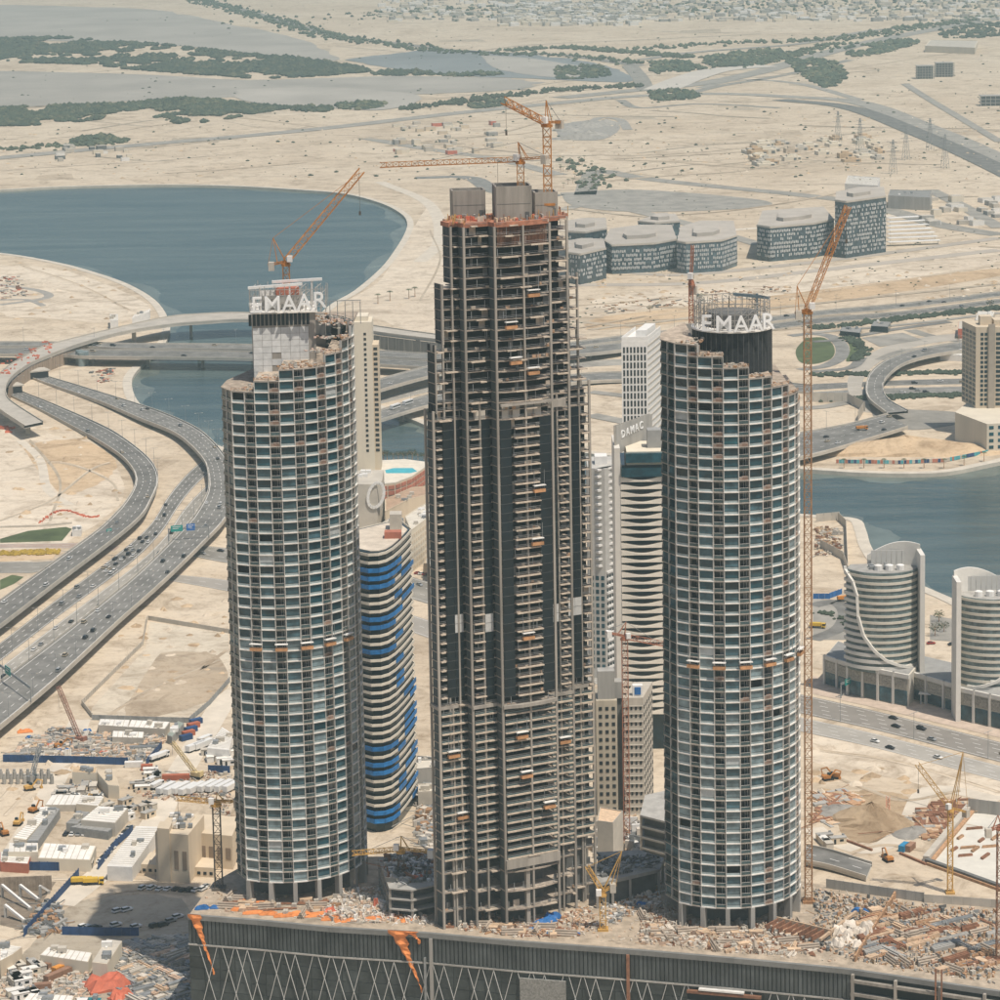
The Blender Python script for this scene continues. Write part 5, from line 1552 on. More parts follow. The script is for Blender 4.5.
oval_tower(849, 922, 572, 668, 'rounded office tower with white ribbon sweeping in an S down its front', False)
oval_tower(960, 1036, 598, 688, 'rounded office tower beside its twin with ribbon curving the other way', True)

def podium_block(px, z, label, bays):
    P = roofpoly(px, z); c = P[0]
    t = thing('shopping_podium', label, 'building', (c.x, c.y, 0))
    poly = [(p.x - c.x, p.y - c.y) for p in P]
    b = MB(); b.prism(poly, 0, z); b.build('wall', mat('cream_stone_band', (0.56, 0.51, 0.43)), t)
    b = MB(); xs = [p[0] for p in poly]
    cx = sum(xs) / len(poly); cy = sum(p[1] for p in poly) / len(poly)
    b.prism([(cx + (x - cx) * 0.95, cy + (y - cy) * 0.95) for x, y in poly], z, z + 0.2); b.build('roof', GREY_R, t)
    a = Vector((*poly[0], 0)); e = Vector((*poly[1], 0)); d = e - a; L = d.length; d.normalize(); nn = Vector((d.y, -d.x, 0)); rz = math.atan2(d.y, d.x)
    for i in range(bays):
        p = a + d * L * (i + 0.5) / bays + nn * 0.25; wv = L / bays
        for (zz, hh, m, nm) in ((z - 6.8, 4.6, mat('patterned_screen', (0.36, 0.33, 0.28), 0.8, 0.35, 1.2), 'patterned_screen'), (0.6, z - 8.2, GL[2], 'shop_window')):
            b = MB(); b.box((0, 0, 0), (wv * 0.78, 0.4, hh)); o = b.build(nm, m, t); o.location = (p.x, p.y, zz); o.rotation_euler = (0, 0, rz)
        b = MB(); b.box((0, 0, 0), (1.1, 1.2, z + 0.6)); o = b.build('pilaster', mat('white_stone_band', (0.68, 0.65, 0.59)), t)
        q_ = a + d * L * i / bays + nn * 0.3; o.location = (q_.x, q_.y, 0); o.rotation_euler = (0, 0, rz)
    b = MB(); m = (a + e) / 2 + nn * 0.2; b.box((m.x, m.y, z - 1.4), (L + 0.5, 1.0, 2.0), rz); b.build('cornice', mat('white_stone_band', (0.68, 0.65, 0.59)), t)
    return t
podium_block([(825, 656), (850, 664), (862, 650), (838, 641)], 14, 'small podium block with patterned screens at the foot of the ribbon tower', 2)
podium_block([(848, 664), (909, 676), (922, 660), (860, 648)], 15, 'shop podium with tall portals under the ribbon tower', 4)
podium_block([(909, 672), (962, 687), (975, 668), (920, 655)], 13, 'shop podium linking the two rounded towers', 3)
podium_block([(958, 688), (1040, 706), (1050, 684), (968, 668)], 15, 'shop podium under the second rounded tower', 5)
t = thing('entrance_canopy', 'flat white entrance canopy on posts beside the shop podium', 'canopy', G(933, 704, 0), R(-14))
b = MB(); b.box((0, 0, 5), (13, 5, 0.4)); b.build('roof', WHITE, t)
for x in (-5.5, 0, 5.5):
    b = MB(); b.box((x, -1.8, 0), (0.4, 0.4, 5)); b.build('post', WHITE, t)

# beige tower at the far right bank, on its blank podium
def beige_tower():
    P = roofpoly([(955, 412), (987, 424), (1040, 421), (1040, 404), (968, 402)], 20); c = P[0]
    t = thing('apartment_tower', 'beige balcony tower standing on a blank cream podium by the canal', 'tower', (c.x, c.y, 0))
    poly = [(p.x - c.x, p.y - c.y) for p in P]
    b = MB(); b.prism(poly, 0, 20); b.build('podium_wall', CREAM, t)
    facade(t, poly[1], poly[2], 2, 20, 6, 4.4, GL[3], 0.5, 0.5)
    Y = c.y + 12
    x0 = GD(975.5, 400, Y).x - c.x; x1 = GD(1030, 400, Y).x - c.x; zt = GD(985, 327, Y).z
    b = MB(); b.prism([(x0, 12), (x1, 12), (x1, 40), (x0 - 5, 40)], 20, zt); b.build('wall', BEIGE, t)
    b = MB(); b.box((x0 + 10.6, 11.4, 20), (4.4, 1.4, zt - 18)); b.build('stair_wall', mat('brown_render', (0.40, 0.34, 0.27), 0.9, 0.08, 0.2), t)
    facade(t, (x0 + 2.8, 12), (x0 + 8.2, 12), 21, zt - 2, 2, 3.2, GL[1], 0.72, 0.62)
    facade(t, (x0 + 13, 12), (x0 + 30, 12), 21, zt - 2, 4, 3.2, GL[1], 0.72, 0.62)
    facade(t, (x0 - 5, 40), (x0, 12), 21, zt - 2, 4, 3.2, GL[1], 0.7, 0.6)
    b = MB(); b.box((x0 + 8, 24, zt), (8, 8, 6)); b.box((x0 + 18, 22, zt), (10, 12, 4)); b.build('roof_block', BEIGE, t)
beige_tower()

# office park beyond the sand strip
PATCH = mat('white_screen_patch', (0.62, 0.62, 0.60), 0.7, 0.15, 0.2)
OFFG = glass('slate_office_glass', (0.07, 0.105, 0.122), 0.25)
def office(front, back, ztop, label, dens=0.5, fh=4.0):
    """front: px of the front roof edge left->right; back: px of the rear roof edge right->left"""
    P = roofpoly(front + back, ztop); c = P[0]
    t = thing('office_block', label, 'building', (c.x, c.y, 0))
    poly = [(p.x - c.x, p.y - c.y) for p in P]
    b = MB(); b.prism(poly, 0, ztop); b.build('glazed_wall', OFFG, t)
    cx = sum(p[0] for p in poly) / len(poly); cy = sum(p[1] for p in poly) / len(poly)
    b = MB(); b.prism([(cx + (x - cx) * 0.99, cy + (y - cy) * 0.99) for x, y in poly], ztop, ztop + 1.5)
    b.prism([(cx + (x - cx) * 0.45, cy + (y - cy) * 0.5) for x, y in poly], ztop + 1.5, ztop + 5); b.build('roof', mat('dusty_grey_roof', (0.42, 0.38, 0.33), 0.9, 0.1, 0.05), t)
    rr = random.Random(int(front[0][0]))
    b = MB()
    nf = len(front)
    for i in range(nf - 1):
        a = Vector((*poly[i], 0)); e = Vector((*poly[i + 1], 0)); d = e - a; L = d.length; d.normalize(); nn = Vector((d.y, -d.x, 0)); rz = math.atan2(d.y, d.x)
        k = int(L / 1.9)
        for j in range(1, int(ztop / fh)):
            for s in range(k):
                if rr.random() < dens:
                    p = a + d * (s + 0.5) * L / k + nn * 0.3
                    b.box((p.x, p.y, j * fh + 0.4 * ((s + j) % 2)), (L / k * 0.55, 0.5, 2.4), rz)
    b.build('facade_screen', PATCH, t, kind='stuff')
    b = MB(); 
    for i in range(nf - 1):
        a = Vector((*poly[i], 0)); e = Vector((*poly[i + 1], 0)); b.beam((a.x, a.y, ztop + 0.4), (e.x, e.y, ztop + 0.4), 1.2, 1.6)
    b.build('cornice', CONC, t)
    return t
office([(604, 241), (612, 246), (655, 244), (677, 240)], [(672, 226), (640, 226), (610, 230)], 27, 'curved office block with pale dotted screens and hipped roof', 0.72)
office([(677, 242), (686, 243.5), (722, 241), (737, 236)], [(734, 222), (700, 222), (680, 228)], 29, 'office block with pale dotted screens beside the curved one', 0.72)
office([(757, 226), (770, 228), (815, 224), (834, 220)], [(824, 208), (790, 210), (762, 212)], 33, 'long office block with pale dotted screens next to the tall slab', 0.7)
office([(835, 201), (846, 202.5), (886, 197)], [(884, 188), (860, 189), (836, 193)], 55, 'tallest dark office slab of the office park', 0.62)
office([(566, 253), (580, 255), (606, 249)], [(604, 240), (580, 240), (566, 242)], 28, 'smaller pale office block at the end of the office park', 0.5)
office([(566, 232), (585, 233), (607, 229)], [(606, 219), (580, 220), (566, 222)], 30, 'rear office block with flat brown roof at the office park', 0.2)
office([(638, 222), (655, 224), (680, 222)], [(676, 215), (655, 216)], 24, 'rear office block behind the hipped one', 0.2)
def lot(px, label, m):
    t = thing('carport', label, 'carport', G(*px[0], 0))
    c = t.location
    for i in range(7):
        a = G(px[0][0] + (px[1][0] - px[0][0]) * 0.0, px[0][1] + i * 4.0, 4); e = G(px[1][0] + i * 3, px[1][1] + i * 4.0, 4)
        b = MB(); b.beam(a - c, e - c, 9, 0.4); b.build('shade_roof', m, t)
        b = MB(); b.beam(a - c + Vector((2, 0, -4)), a - c + Vector((2, 0, 0)), 0.4); b.beam(e - c + Vector((-2, 0, -4)), e - c + Vector((-2, 0, 0)), 0.4); b.build('post', m, t)
lot([(888, 218), (922, 216)], 'rows of white car-park shades beside the tall office slab', WHITE)
# ------------------------------------------------------------------ podium building under the towers
FRONT = [(188, 912.5), (258, 918), (330, 925), (430, 931), (517, 939), (640, 948), (735, 956), (830, 965), (854, 967.5), (920, 977), (1000, 989), (1060, 998)]
REAR = [(1060, 910), (1000, 905), (922, 899), (830, 886), (760, 874), (640, 866), (520, 860), (430, 856), (330, 857), (250, 862), (213.5, 882)]
FW = [G(x, y, POD + 1.2) for x, y in FRONT]
RWd = [G(x, y, POD) for x, y in REAR]
pod = thing('podium_building', 'long dark mall podium with white diagonal struts below the towers', 'building', (FW[0].x, FW[0].y, 0))
po = pod.location
pp = [(p.x - po.x, p.y - po.y) for p in FW + RWd]
b = MB(); b.prism(pp, 0, POD - 0.3); b.build('wall', mat('dark_mesh_wall', (0.085, 0.088, 0.085), 0.8, 0.2, 0.3), pod)
b = MB(); b.prism(pp, POD - 0.3, POD); b.build('roof_slab', mat('dusty_roof_slab', (0.50, 0.41, 0.31), 0.95, 0.25, 0.25, bump=0.3), pod)
def along(P, step):
    c = cum(P); s = step / 2
    while s < c[-1]:
        p, d = at_len(P, c, s); yield s, p, d; s += step
FL = [Vector((p.x - po.x, p.y - po.y, 0)) for p in FW]
fc = cum(FL)
s_open = fc[8]            # beyond this the facade is still open slabs
def nrm(d): return Vector((d.y, -d.x, 0))
bb = MB(); bb.box((0, 0, 0), (1.05, 0.5, 8.6)); pm_ = [bb.mesh('fluted_panel', mat('fluted_grey_panel', (0.075, 0.084, 0.085), 0.55, 0.3, 0.1)), ]
for s, p, d in along(FL, 1.45):
    if s > s_open: break
    q_ = p + nrm(d) * 0.35
    link('fluted_panel', pm_[0], pod, loc=(q_.x, q_.y, POD - 9.6), rz=math.atan2(d.y, d.x))
for i in range(len(FL) - 1):
    a, c = FL[i], FL[i + 1]; d = (c - a); L = d.length; d.normalize(); m = (a + c) / 2 + nrm(d) * 0.3; rz = math.atan2(d.y, d.x)
    b = MB(); b.box((m.x, m.y, POD - 1.0), (L, 1.4, 1.7), rz); b.build('parapet', mat('grey_parapet', (0.20, 0.20, 0.19), 0.8, 0.12, 0.2), pod)
    if fc[i + 1] <= s_open + 0.1:
        b = MB(); b.box((m.x + nrm(d).x * 0.25, m.y + nrm(d).y * 0.25, POD - 10.2), (L, 0.8, 0.5), rz); b.build('string_course', CONC_G, pod)
# mesh panels of the lower wall
bb = MB(); bb.box((0, 0, 0), (5.3, 0.3, 3.9)); pl_ = bb.mesh('mesh_panel', mat('grey_mesh_panel', (0.052, 0.06, 0.06), 0.5, 0.35, 0.12))
cnt = 0
for s, p, d in along(FL, 5.6):
    if s > s_open - 2: break
    q_ = p + nrm(d) * 0.12
    for j in range(6):
        link('mesh_panel', pl_, pod, loc=(q_.x, q_.y, POD - 14.4 - j * 4.05), rz=math.atan2(d.y, d.x)); cnt += 1
# white diagonal struts
WSTRUT = mat('white_steel_strut', (0.50, 0.50, 0.48), 0.5, 0.05, 0.3)
per = 17.6; s = 4.0
while s < s_open - 6:
    for fr, dirs in ((0.0, (-1, 1)), (0.37, (-1,)), (0.48, (1,)), (0.72, (-1,)), (0.78, (1,))):
        for dr in dirs:
            s0 = s + per * fr; s1 = s0 + dr * 6.4
            if min(s0, s1) < 1 or max(s0, s1) > s_open - 1: continue
            p0, d0 = at_len(FL, fc, s0); p1, d1 = at_len(FL, fc, s1)
            p0 = p0 + nrm(d0) * 0.75; p1 = p1 + nrm(d1) * 0.75
            b = MB(); b.beam((p0.x, p0.y, POD - 10.3), (p1.x, p1.y, POD - 33), 0.17, 0.22); b.build('diagonal_strut', WSTRUT, pod)
    s += per
def front_s(px):
    """arc length along the front edge at photo column px"""
    for i in range(len(FRONT) - 1):
        if FRONT[i][0] <= px <= FRONT[i + 1][0]:
            return fc[i] + (fc[i + 1] - fc[i]) * (px - FRONT[i][0]) / (FRONT[i + 1][0] - FRONT[i][0])
    return fc[-1]
def front_box(x0, x1, z0, z1, out, dep, m, name):
    s0, s1 = front_s(x0), front_s(x1); p, d = at_len(FL, fc, (s0 + s1) / 2); q_ = p + nrm(d) * out
    b = MB(); b.box((q_.x, q_.y, z0), (s1 - s0, dep, z1 - z0), math.atan2(d.y, d.x)); return b.build(name, m, pod)
front_box(520, 566, 2, POD - 12.0, 0.9, 1.0, mat('woven_grey_panel', (0.26, 0.255, 0.235), 0.7, 0.3, 1.6), 'woven_panel')
front_box(430, 433, 0, POD - 1, 0.9, 1.0, CONC_G, 'hoist_rail'); front_box(627, 630, 0, POD - 1, 0.9, 1.0, RUST, 'hoist_rail'); front_box(424, 426, 0, POD - 8, 0.9, 1.0, STEEL, 'hoist_rail')
front_box(688, 762, 2, POD - 11.6, 0.85, 0.9, DARK, 'bay_shade')  # dark box on the wall face, painted shade of the open bay
for j, (m, hh) in enumerate(((RUST, 0.9), (CONC_G, 0.6), (STEEL, 0.5), (RUST, 0.5), (CONC_G, 0.6), (STEEL, 0.5))):
    front_box(688, 762, POD - 12.2 - j * 3.2, POD - 12.2 - j * 3.2 + hh, 1.4, 1.6, m, 'slab_edge')
front_box(700, 745, POD - 10.9, POD - 10.3, 1.6, 1.6, WHITE, 'lintel')
front_box(240 + 60, 380, 0, POD - 30, 1.0, 1.4, CONC_G, 'lower_ledge'); front_box(310, 352, 0, POD - 31.5, 1.9, 1.0, DARK, 'bay_shade')  # second dark box paints the shade of a low opening
# open slab end on the right, a dark box standing for its shade
front_box(854, 1060, 1, POD - 1.2, 0.4, 0.9, DARK, 'bay_shade')
for j in range(8):
    front_box(852, 1060, POD - 3.4 - j * 4.4, POD - 2.4 - j * 4.4, 1.2, 2.2, CONC_R, 'slab_edge')
for x in (853, 896, 940, 985, 1030):
    front_box(x, x + 2.6, 0, POD - 0.5, 1.7, 1.4, CONC_R, 'column')
for x in (938, 944):
    front_box(x, x + 1.2, 0, POD + 6, 3.0, 0.6, RUST, 'hoist_rail')

# orange debris nets hanging down the front
def hanging_net(x0, x1, xt, yt, label):
    s0, s1 = front_s(x0), front_s(x1)
    p0, d = at_len(FL, fc, s0); p1, _ = at_len(FL, fc, s1)
    n_ = nrm(d); a = p0 + n_ * 1.4 + po; c = p1 + n_ * 1.4 + po
    tip = GD(xt, yt, (a.y + c.y) / 2)
    t = thing('debris_net', label, 'net', (a.x, a.y, 0))
    b = MB(); N = 18; prev = None
    a.z = c.z = POD + 1.2
    for i in range(N + 1):
        k = i / N; ctr = a.lerp(c, 0.35).lerp(tip, k); wd = (c - a).length * (0.40 * (1 - k) ** 2.6 + 0.06) * (1 + 0.25 * math.sin(i * 2.1))
        dx = (c - a).normalized() * wd
        z = Vector((0, 0, 0)); l_ = ctr - dx * 0.8 - a * 0; r_ = ctr + dx
        f_ = n_ * (0.6 + 0.5 * math.sin(i * 1.9)) + Vector((0.25 * math.sin(i * 2.7), 0, 0))
        row = [l_ - po * 0, l_ + f_ + dx * 0.7, r_, l_ + dx * 0.8 - n_ * 0.2]
        if prev:
            for q in range(4):
                b.poly([p - t.location for p in (prev[q], prev[(q + 1) % 4], row[(q + 1) % 4], row[q])])
        prev = row
    b.build('net_sheet', ORANGE, t)
    b = MB(); b.lathe(tuple(tip - t.location - Vector((0, 0, 1.5))), [(0.3, 0), (0.6, 0.5), (0.5, 1.6)], 6); b.build('net_knot', ORANGE, t)
hanging_net(189, 205, 214, 971, 'orange debris net twisting down the corner of the podium front')
hanging_net(389, 412, 422, 989, 'orange debris net with a long tail hanging mid podium')
hanging_net(404, 422, 419, 940, 'short orange debris net bunched beside the long-tailed one')

# ------------------------------------------------------------------ things lying on the podium roof
crr = random.Random(21)
def region_pts(px, z, n, rr):
    P = roofpoly(px, z); xs = [p.x for p in P]; ys = [p.y for p in P]; out = []
    while len(out) < n:
        p = (rr.uniform(min(xs), max(xs)), rr.uniform(min(ys), max(ys)))
        if inside(p, P): out.append(p)
    return out
def clutter(name, px, z, n, palette, smin, smax, hmax, rr=crr, flat=0.4, align=None):
    """a heap of mixed site material that nobody could count"""
    b = MB()
    for x, y in region_pts(px, z, n, rr):
        sx = rr.uniform(smin, smax); sy = sx * rr.uniform(0.3, 1.0)
        rz = rr.uniform(0, 3.14) if align is None else align + rr.choice([0, 1.57]) + rr.gauss(0, 0.12)
        k = rr.randrange(len(palette))
        if rr.random() < 0.25: sx *= 2.5; sy *= 0.35
        hh_ = rr.uniform(0.15, hmax) * (flat + (1 - flat) * rr.random())
        if rr.random() < 0.14:      # leaning pole or plank
            a_ = rr.random() * 6.28; l_ = sx * rr.uniform(1.5, 3); b.beam((x, y, z + 0.1), (x + l_ * math.cos(a_), y + l_ * math.sin(a_), z + rr.uniform(0.1, hmax * 0.9)), rr.uniform(0.12, 0.3), mi=k)
        else: b.box((x, y, z), (sx, sy, hh_), rz, k)
    return b.build(name, palette, None, kind='stuff')
PINK = mat('pinkish_timber', (0.60, 0.43, 0.31), 0.9, 0.2, 0.8)
BAG = mat('white_bulk_bag', (0.66, 0.59, 0.50), 0.85, 0.12, 0.6)
ROOF_ALL = [(214, 888), (300, 884), (430, 880), (520, 890), (640, 880), (760, 884), (830, 890), (920, 902), (1000, 912), (1000, 986), (854, 964), (640, 945), (430, 928), (196, 911)]
clutter('site_rubble', ROOF_ALL, POD, 1600, [BAG, CONC, BAG, PINK, SANDPALE, TIMBER_P, SANDOR], 0.2, 1.0, 0.8)
clutter('site_rubble', [(320, 912), (345, 890), (385, 888), (432, 925), (330, 922)], POD, 700, [BAG, CONC, BAG, PINK, WHITE], 0.4, 1.5, 2.2)
clutter('site_rubble', [(640, 905), (668, 905), (690, 922), (800, 920), (815, 955), (760, 955), (640, 944)], POD, 1200, [BAG, CONC, BAG, PINK, BAG, PINK, CONC, SANDPALE, RUST], 0.3, 1.5, 1.8)
clutter('site_rubble', [(815, 890), (925, 905), (995, 912), (995, 984), (860, 962), (812, 950)], POD, 2000, [TIMBER, CONC_G, PINK, SANDDK, CONC_D, STEEL, CONC, TIMBER], 0.25, 1.2, 1.8, align=0.5)
clutter('site_rubble', [(600, 880), (660, 878), (660, 905), (610, 925), (600, 915)], POD, 500, [BAG, CONC_G, WHITE, STEEL, TIMBER], 0.4, 1.6, 1.6)
clutter('site_rubble', [(446, 905), (500, 915), (560, 918), (590, 905), (600, 930), (520, 938), (445, 928)], POD, 700, [BAG, PINK, CONC, RUST, TIMBER], 0.3, 1.4, 1.4)

def proto_copy(protos, key, make):
    if key not in protos: protos[key] = make()
    return protos[key]
PM = {}
def sheet_mesh(key, m, sx, sy, h, seed):
    def mk():
        r_ = random.Random(seed); b = MB(); n = 5
        g = [[((i / n - 0.5) * sx + r_.uniform(-.2, .2), (j / n - 0.5) * sy + r_.uniform(-.2, .2), h * (0.4 + 0.6 * r_.random()) * (0.25 if i in (0, n) or j in (0, n) else 1)) for j in range(n + 1)] for i in range(n + 1)]
        for i in range(n):
            for j in range(n):
                b.poly([g[i][j], g[i + 1][j], g[i + 1][j + 1]]); b.poly([g[i][j], g[i + 1][j + 1], g[i][j + 1]])
        ring = [g[i][0] for i in range(n + 1)] + [g[n][j] for j in range(1, n + 1)] + [g[i][n] for i in range(n - 1, -1, -1)] + [g[0][j] for j in range(n - 1, 0, -1)]
        for p, q in zip(ring, ring[1:] + ring[:1]): b.poly([(p[0], p[1], 0), (q[0], q[1], 0), q, p])
        return b.mesh('tarpaulin', m)
    return proto_copy(PM, key, mk)
def sheet(px, py, m, sx, sy, h, rz, label, group=None, z=POD, name='tarpaulin', seed=1):
    o = link(name, sheet_mesh((m.name, sx, sy, seed), m, sx, sy, h, seed), loc=G(px, py, z), rz=rz)
    return tag(o, label, 'tarpaulin', group)
for i, (x, y, sx, sy) in enumerate([(238, 910, 5, 3), (253, 913, 7, 3), (268, 914, 6, 3.4), (284, 916, 7, 3), (300, 914, 8, 4), (316, 915, 8, 4.4), (330, 919, 6, 4), (345, 921, 7, 3), (243, 901, 4, 2.5), (262, 903, 6, 2.5), (374, 919, 6, 3), (396, 917, 6, 4), (408, 921, 5, 3)]):
    sheet(x, y, ORANGE, sx, sy, 1.0, crr.uniform(-.2, .2), 'crumpled orange netting sheet lying along the podium edge', 'orange sheets along the podium edge', seed=i % 4)
sheet(202, 909, BLUE, 5, 2.2, 1.6, 0.1, 'blue tarpaulin over a stack at the corner of the podium roof', seed=2)
sheet(216, 908, BLUE, 4, 2.0, 1.2, 0.1, 'small blue tarpaulin beside the one at the podium corner', seed=3)
sheet(545, 922, BLUE, 8, 3.5, 1.8, 0.5, 'blue tarpaulin heaped in front of the unfinished tower', seed=1)
sheet(553, 918, BLUE, 6, 3.5, 2.2, 0.3, 'high blue tarpaulin heap against the unfinished tower columns', seed=4)
sheet(534, 930, BLUE, 5, 2.6, 1.2, 0.1, 'small blue tarpaulin at the roof edge near the heaped one', seed=5)
sheet(560, 933, BLUE, 9, 2.2, 1.0, -0.1, 'long blue tarpaulin strip along the roof edge', seed=6)
sheet(576, 934, BLUE, 3, 1.8, 0.8, -0.1, 'tiny blue tarpaulin at the end of the strip', seed=7)
sheet(642, 905, BLUE, 4, 2.4, 1.4, 0, 'blue tarpaulin near the white bag row behind the yellow crane', seed=8)
sheet(860, 912, BLUE, 6, 2.2, 1.8, -0.4, 'blue and white tarpaulin beside the long timber wall on the roof', seed=9)
sheet(884, 932, RED, 5, 3, 1.4, 0.7, 'bright red sheet beside the long timber wall on the roof', seed=2)
sheet(926, 940, RED, 3, 1.6, 1.0, 0.2, 'small bright red sheet among the steel bundles', seed=3)
sheet(330, 912, RED, 4, 2.6, 2.2, 0.4, 'red sheet among the white bags by the boarded-core tower', seed=5)
sheet(376, 907, RED, 2, 1.6, 3.4, 0.4, 'upright red bin behind the white bags', seed=6, name='rubbish_bin')['category'] = 'bin'
for i, (x, y) in enumerate([(838, 934), (850, 928), (858, 934), (846, 942), (866, 938), (838, 946), (856, 946), (868, 930), (845, 936)]):
    sheet(x, y, BAG, crr.uniform(3.5, 6), crr.uniform(3, 5), crr.uniform(2.4, 4.0), crr.random() * 3, 'bulging white bulk bag in the heap beside the long timber wall', 'white bulk bags on the podium roof', seed=i % 5, name='bulk_bag')['category'] = 'bag'
for i, x in enumerate(range(612, 652, 5)):
    sheet(x, 906 - (x - 612) * 0.16 - 6, BAG, 3.4, 2.6, 2.2, crr.random() * 3, 'white bulk bag in the row under the curved dark roof', 'row of white bulk bags', seed=i % 5, name='bulk_bag')['category'] = 'bag'
# long timber wall leaning across the right part of the roof
a = G(855, 962, POD); c = G(897, 895, POD)
t = thing('timber_wall', 'long brown timber wall running back across the podium roof', 'wall', a)
d = c - a; n_ = 22
for i in range(n_):
    b = MB(); p = d * ((i + 0.5) / n_); b.box((0, 0, 0), (d.length / n_ * 0.96, 0.6, 2.2 + 0.15 * (i % 3)))
    o = b.build('board', TIMBER, t); o.location = (p.x, p.y, 0); o.rotation_euler = (0, 0, math.atan2(d.y, d.x))
# steel / timber bundles
def bundle(px, py, L, w, h, rz, m, label, group, z=POD):
    t = thing('material_stack', label, 'stack', G(px, py, z), rz, group)
    for i in range(4):
        b = MB(); b.box((0, 0, 0), (L * (1 - 0.03 * i), w / 4 * 0.85, h * (0.8 + 0.2 * ((i * 7) % 3) / 2))); b.build('beam', m, t).location = (0.1 * i, (i - 1.5) * w / 4, 0)
    return t
for i in range(60):
    x = crr.uniform(862, 995); y = 905 + (x - 862) * 0.12 + crr.uniform(4, 50)
    bundle(x, y, crr.uniform(5, 14), crr.uniform(1.2, 3.4), crr.uniform(0.8, 2.2), crr.choice([0.5, 0.55, 2.1, 0.6]), crr.choice([TIMBER, TIMBER_P, STEEL, CONC_G, RUST]), 'stack of long beams among the rubble beside the timber wall', 'beam stacks on the podium roof')
for i in range(44):
    x = crr.uniform(655, 815); y = 930 + (x - 655) * 0.1 + crr.uniform(-6, 14)
    bundle(x, y, crr.uniform(3, 7), crr.uniform(0.8, 2), crr.uniform(0.5, 1.3), crr.uniform(0, 3), crr.choice([TIMBER_P, TIMBER, CONC, BAG]), 'short pale stack on the rubble before the netted-drum tower', 'stacks before the netted-drum tower')
for i in range(14):
    x = crr.uniform(230, 420); y = 900 + (x - 230) * 0.07 + crr.uniform(-4, 8)
    bundle(x, y, crr.uniform(3, 7), crr.uniform(0.8, 2), crr.uniform(0.5, 1.3), crr.uniform(-0.3, 0.3), crr.choice([TIMBER_P, TIMBER, CONC, BAG]), 'short pale stack on the roof before the boarded-core tower', 'stacks before the boarded-core tower')
t = thing('loading_dock', 'dark stepped formwork trench sloping beside the netted-drum tower', 'formwork', G(797, 935, POD), R(-38))
for i in range(8):
    b = MB(); b.box((i * 2.6 - 10, 0, 0), (0.5, 8, 2.6)); b.build('rib', RUST, t)
b = MB(); b.box((0, 0, 0), (22, 7, 0.8)); b.build('tray', CONC_D, t)
b = MB(); b.box((0, 4, 0), (22, 0.5, 3)); b.build('side_wall', TIMBER_P, t)

# low unfinished blocks standing on the podium between the towers
def low_frame(px, z, label, storeys, sl=0.5, base=None):
    base = POD if base is None else base
    P = roofpoly(px, z); c = P[0]
    t = thing('unfinished_block', label, 'building', (c.x, c.y, base))
    poly = [(p.x - c.x, p.y - c.y) for p in P]; h = (z - base) / storeys
    cx = sum(p[0] for p in poly) / len(poly); cy = sum(p[1] for p in poly) / len(poly)
    for i in range(storeys):
        b = MB(); b.prism(poly, (i + 1) * h - sl, (i + 1) * h); b.build('floor_slab', CONC_G, t)
    b = MB(); b.prism([(cx + (x - cx) * 0.82, cy + (y - cy) * 0.82) for x, y in poly], 0, (z - base) - sl); b.build('inner_wall', CONC_D, t)
    for i in range(len(poly)):
        p0 = Vector((*poly[i], 0)); p1 = Vector((*poly[(i + 1) % len(poly)], 0))
        k = max(1, int((p1 - p0).length / 7))
        for j in range(k):
            q = p0.lerp(p1, j / k); q = Vector((cx, cy, 0)).lerp(q, 0.96)
            b = MB(); b.box((q.x, q.y, 0), (0.9, 0.9, z - base - sl)); b.build('column', CONC_R, t)
    return t
low_frame([(389, 888), (412, 890), (440, 884), (440, 852), (405, 850), (378, 858)], POD + 11, 'low unfinished block with cluttered deck between the boarded-core and unfinished towers', 3)
clutter('deck_clutter', [(391, 884), (438, 880), (438, 856), (405, 854), (384, 860)], POD + 11, 420, [STEEL, CONC_G, CONC_D, WHITE, RUST], 0.5, 2.6, 2.2)
sheet(417, 879, RED, 5, 2.2, 1.6, 0.2, 'dull red sheet on the low unfinished deck', z=POD + 11, seed=3)
low_frame([(596, 884), (612, 880), (630, 876), (660, 869), (664, 858), (640, 850), (598, 852)], POD + 9, 'low curved block with dark roof between the unfinished and netted-drum towers', 1, 1.2)
clutter('deck_clutter', [(600, 878), (630, 872), (658, 866), (655, 856), (602, 856)], POD + 9, 260, [CONC_D, STEEL, CONC_G, CONC_D], 0.5, 2.4, 1.2)
low_frame([(640, 815), (668, 822), (690, 815), (668, 790), (645, 795)], 26, 'pale half-built block with open bays behind the netted-drum tower', 6, 0.8, 0.0)
block([(597, 822), (613, 824), (623, 812), (600, 808)], 30, 'shed with a timber boarded roof beside the bare concrete tower', CONC, TIMBER_P, units=0)
clutter('site_rubble', [(597, 858), (598, 826), (622, 820), (640, 830), (660, 840), (650, 862)], 0.1, 300, [BAG, WHITE, CONC, TIMBER_P, STEEL], 1.0, 4.5, 7)
clutter('site_rubble', [(418, 760), (442, 760), (442, 850), (416, 846)], 0.1, 420, [CONC, STEEL, TIMBER, CONC_G, BAG], 0.8, 4, 3)
block([(416, 770), (440, 768), (440, 760), (416, 761)], 8, 'low grey site shed behind the blue-wrapped tower', CONC_G, units=2)
block([(418, 793), (440, 792), (440, 784), (418, 785)], 6, 'low pale site shed nearer the blue-wrapped tower', CONC, units=2)

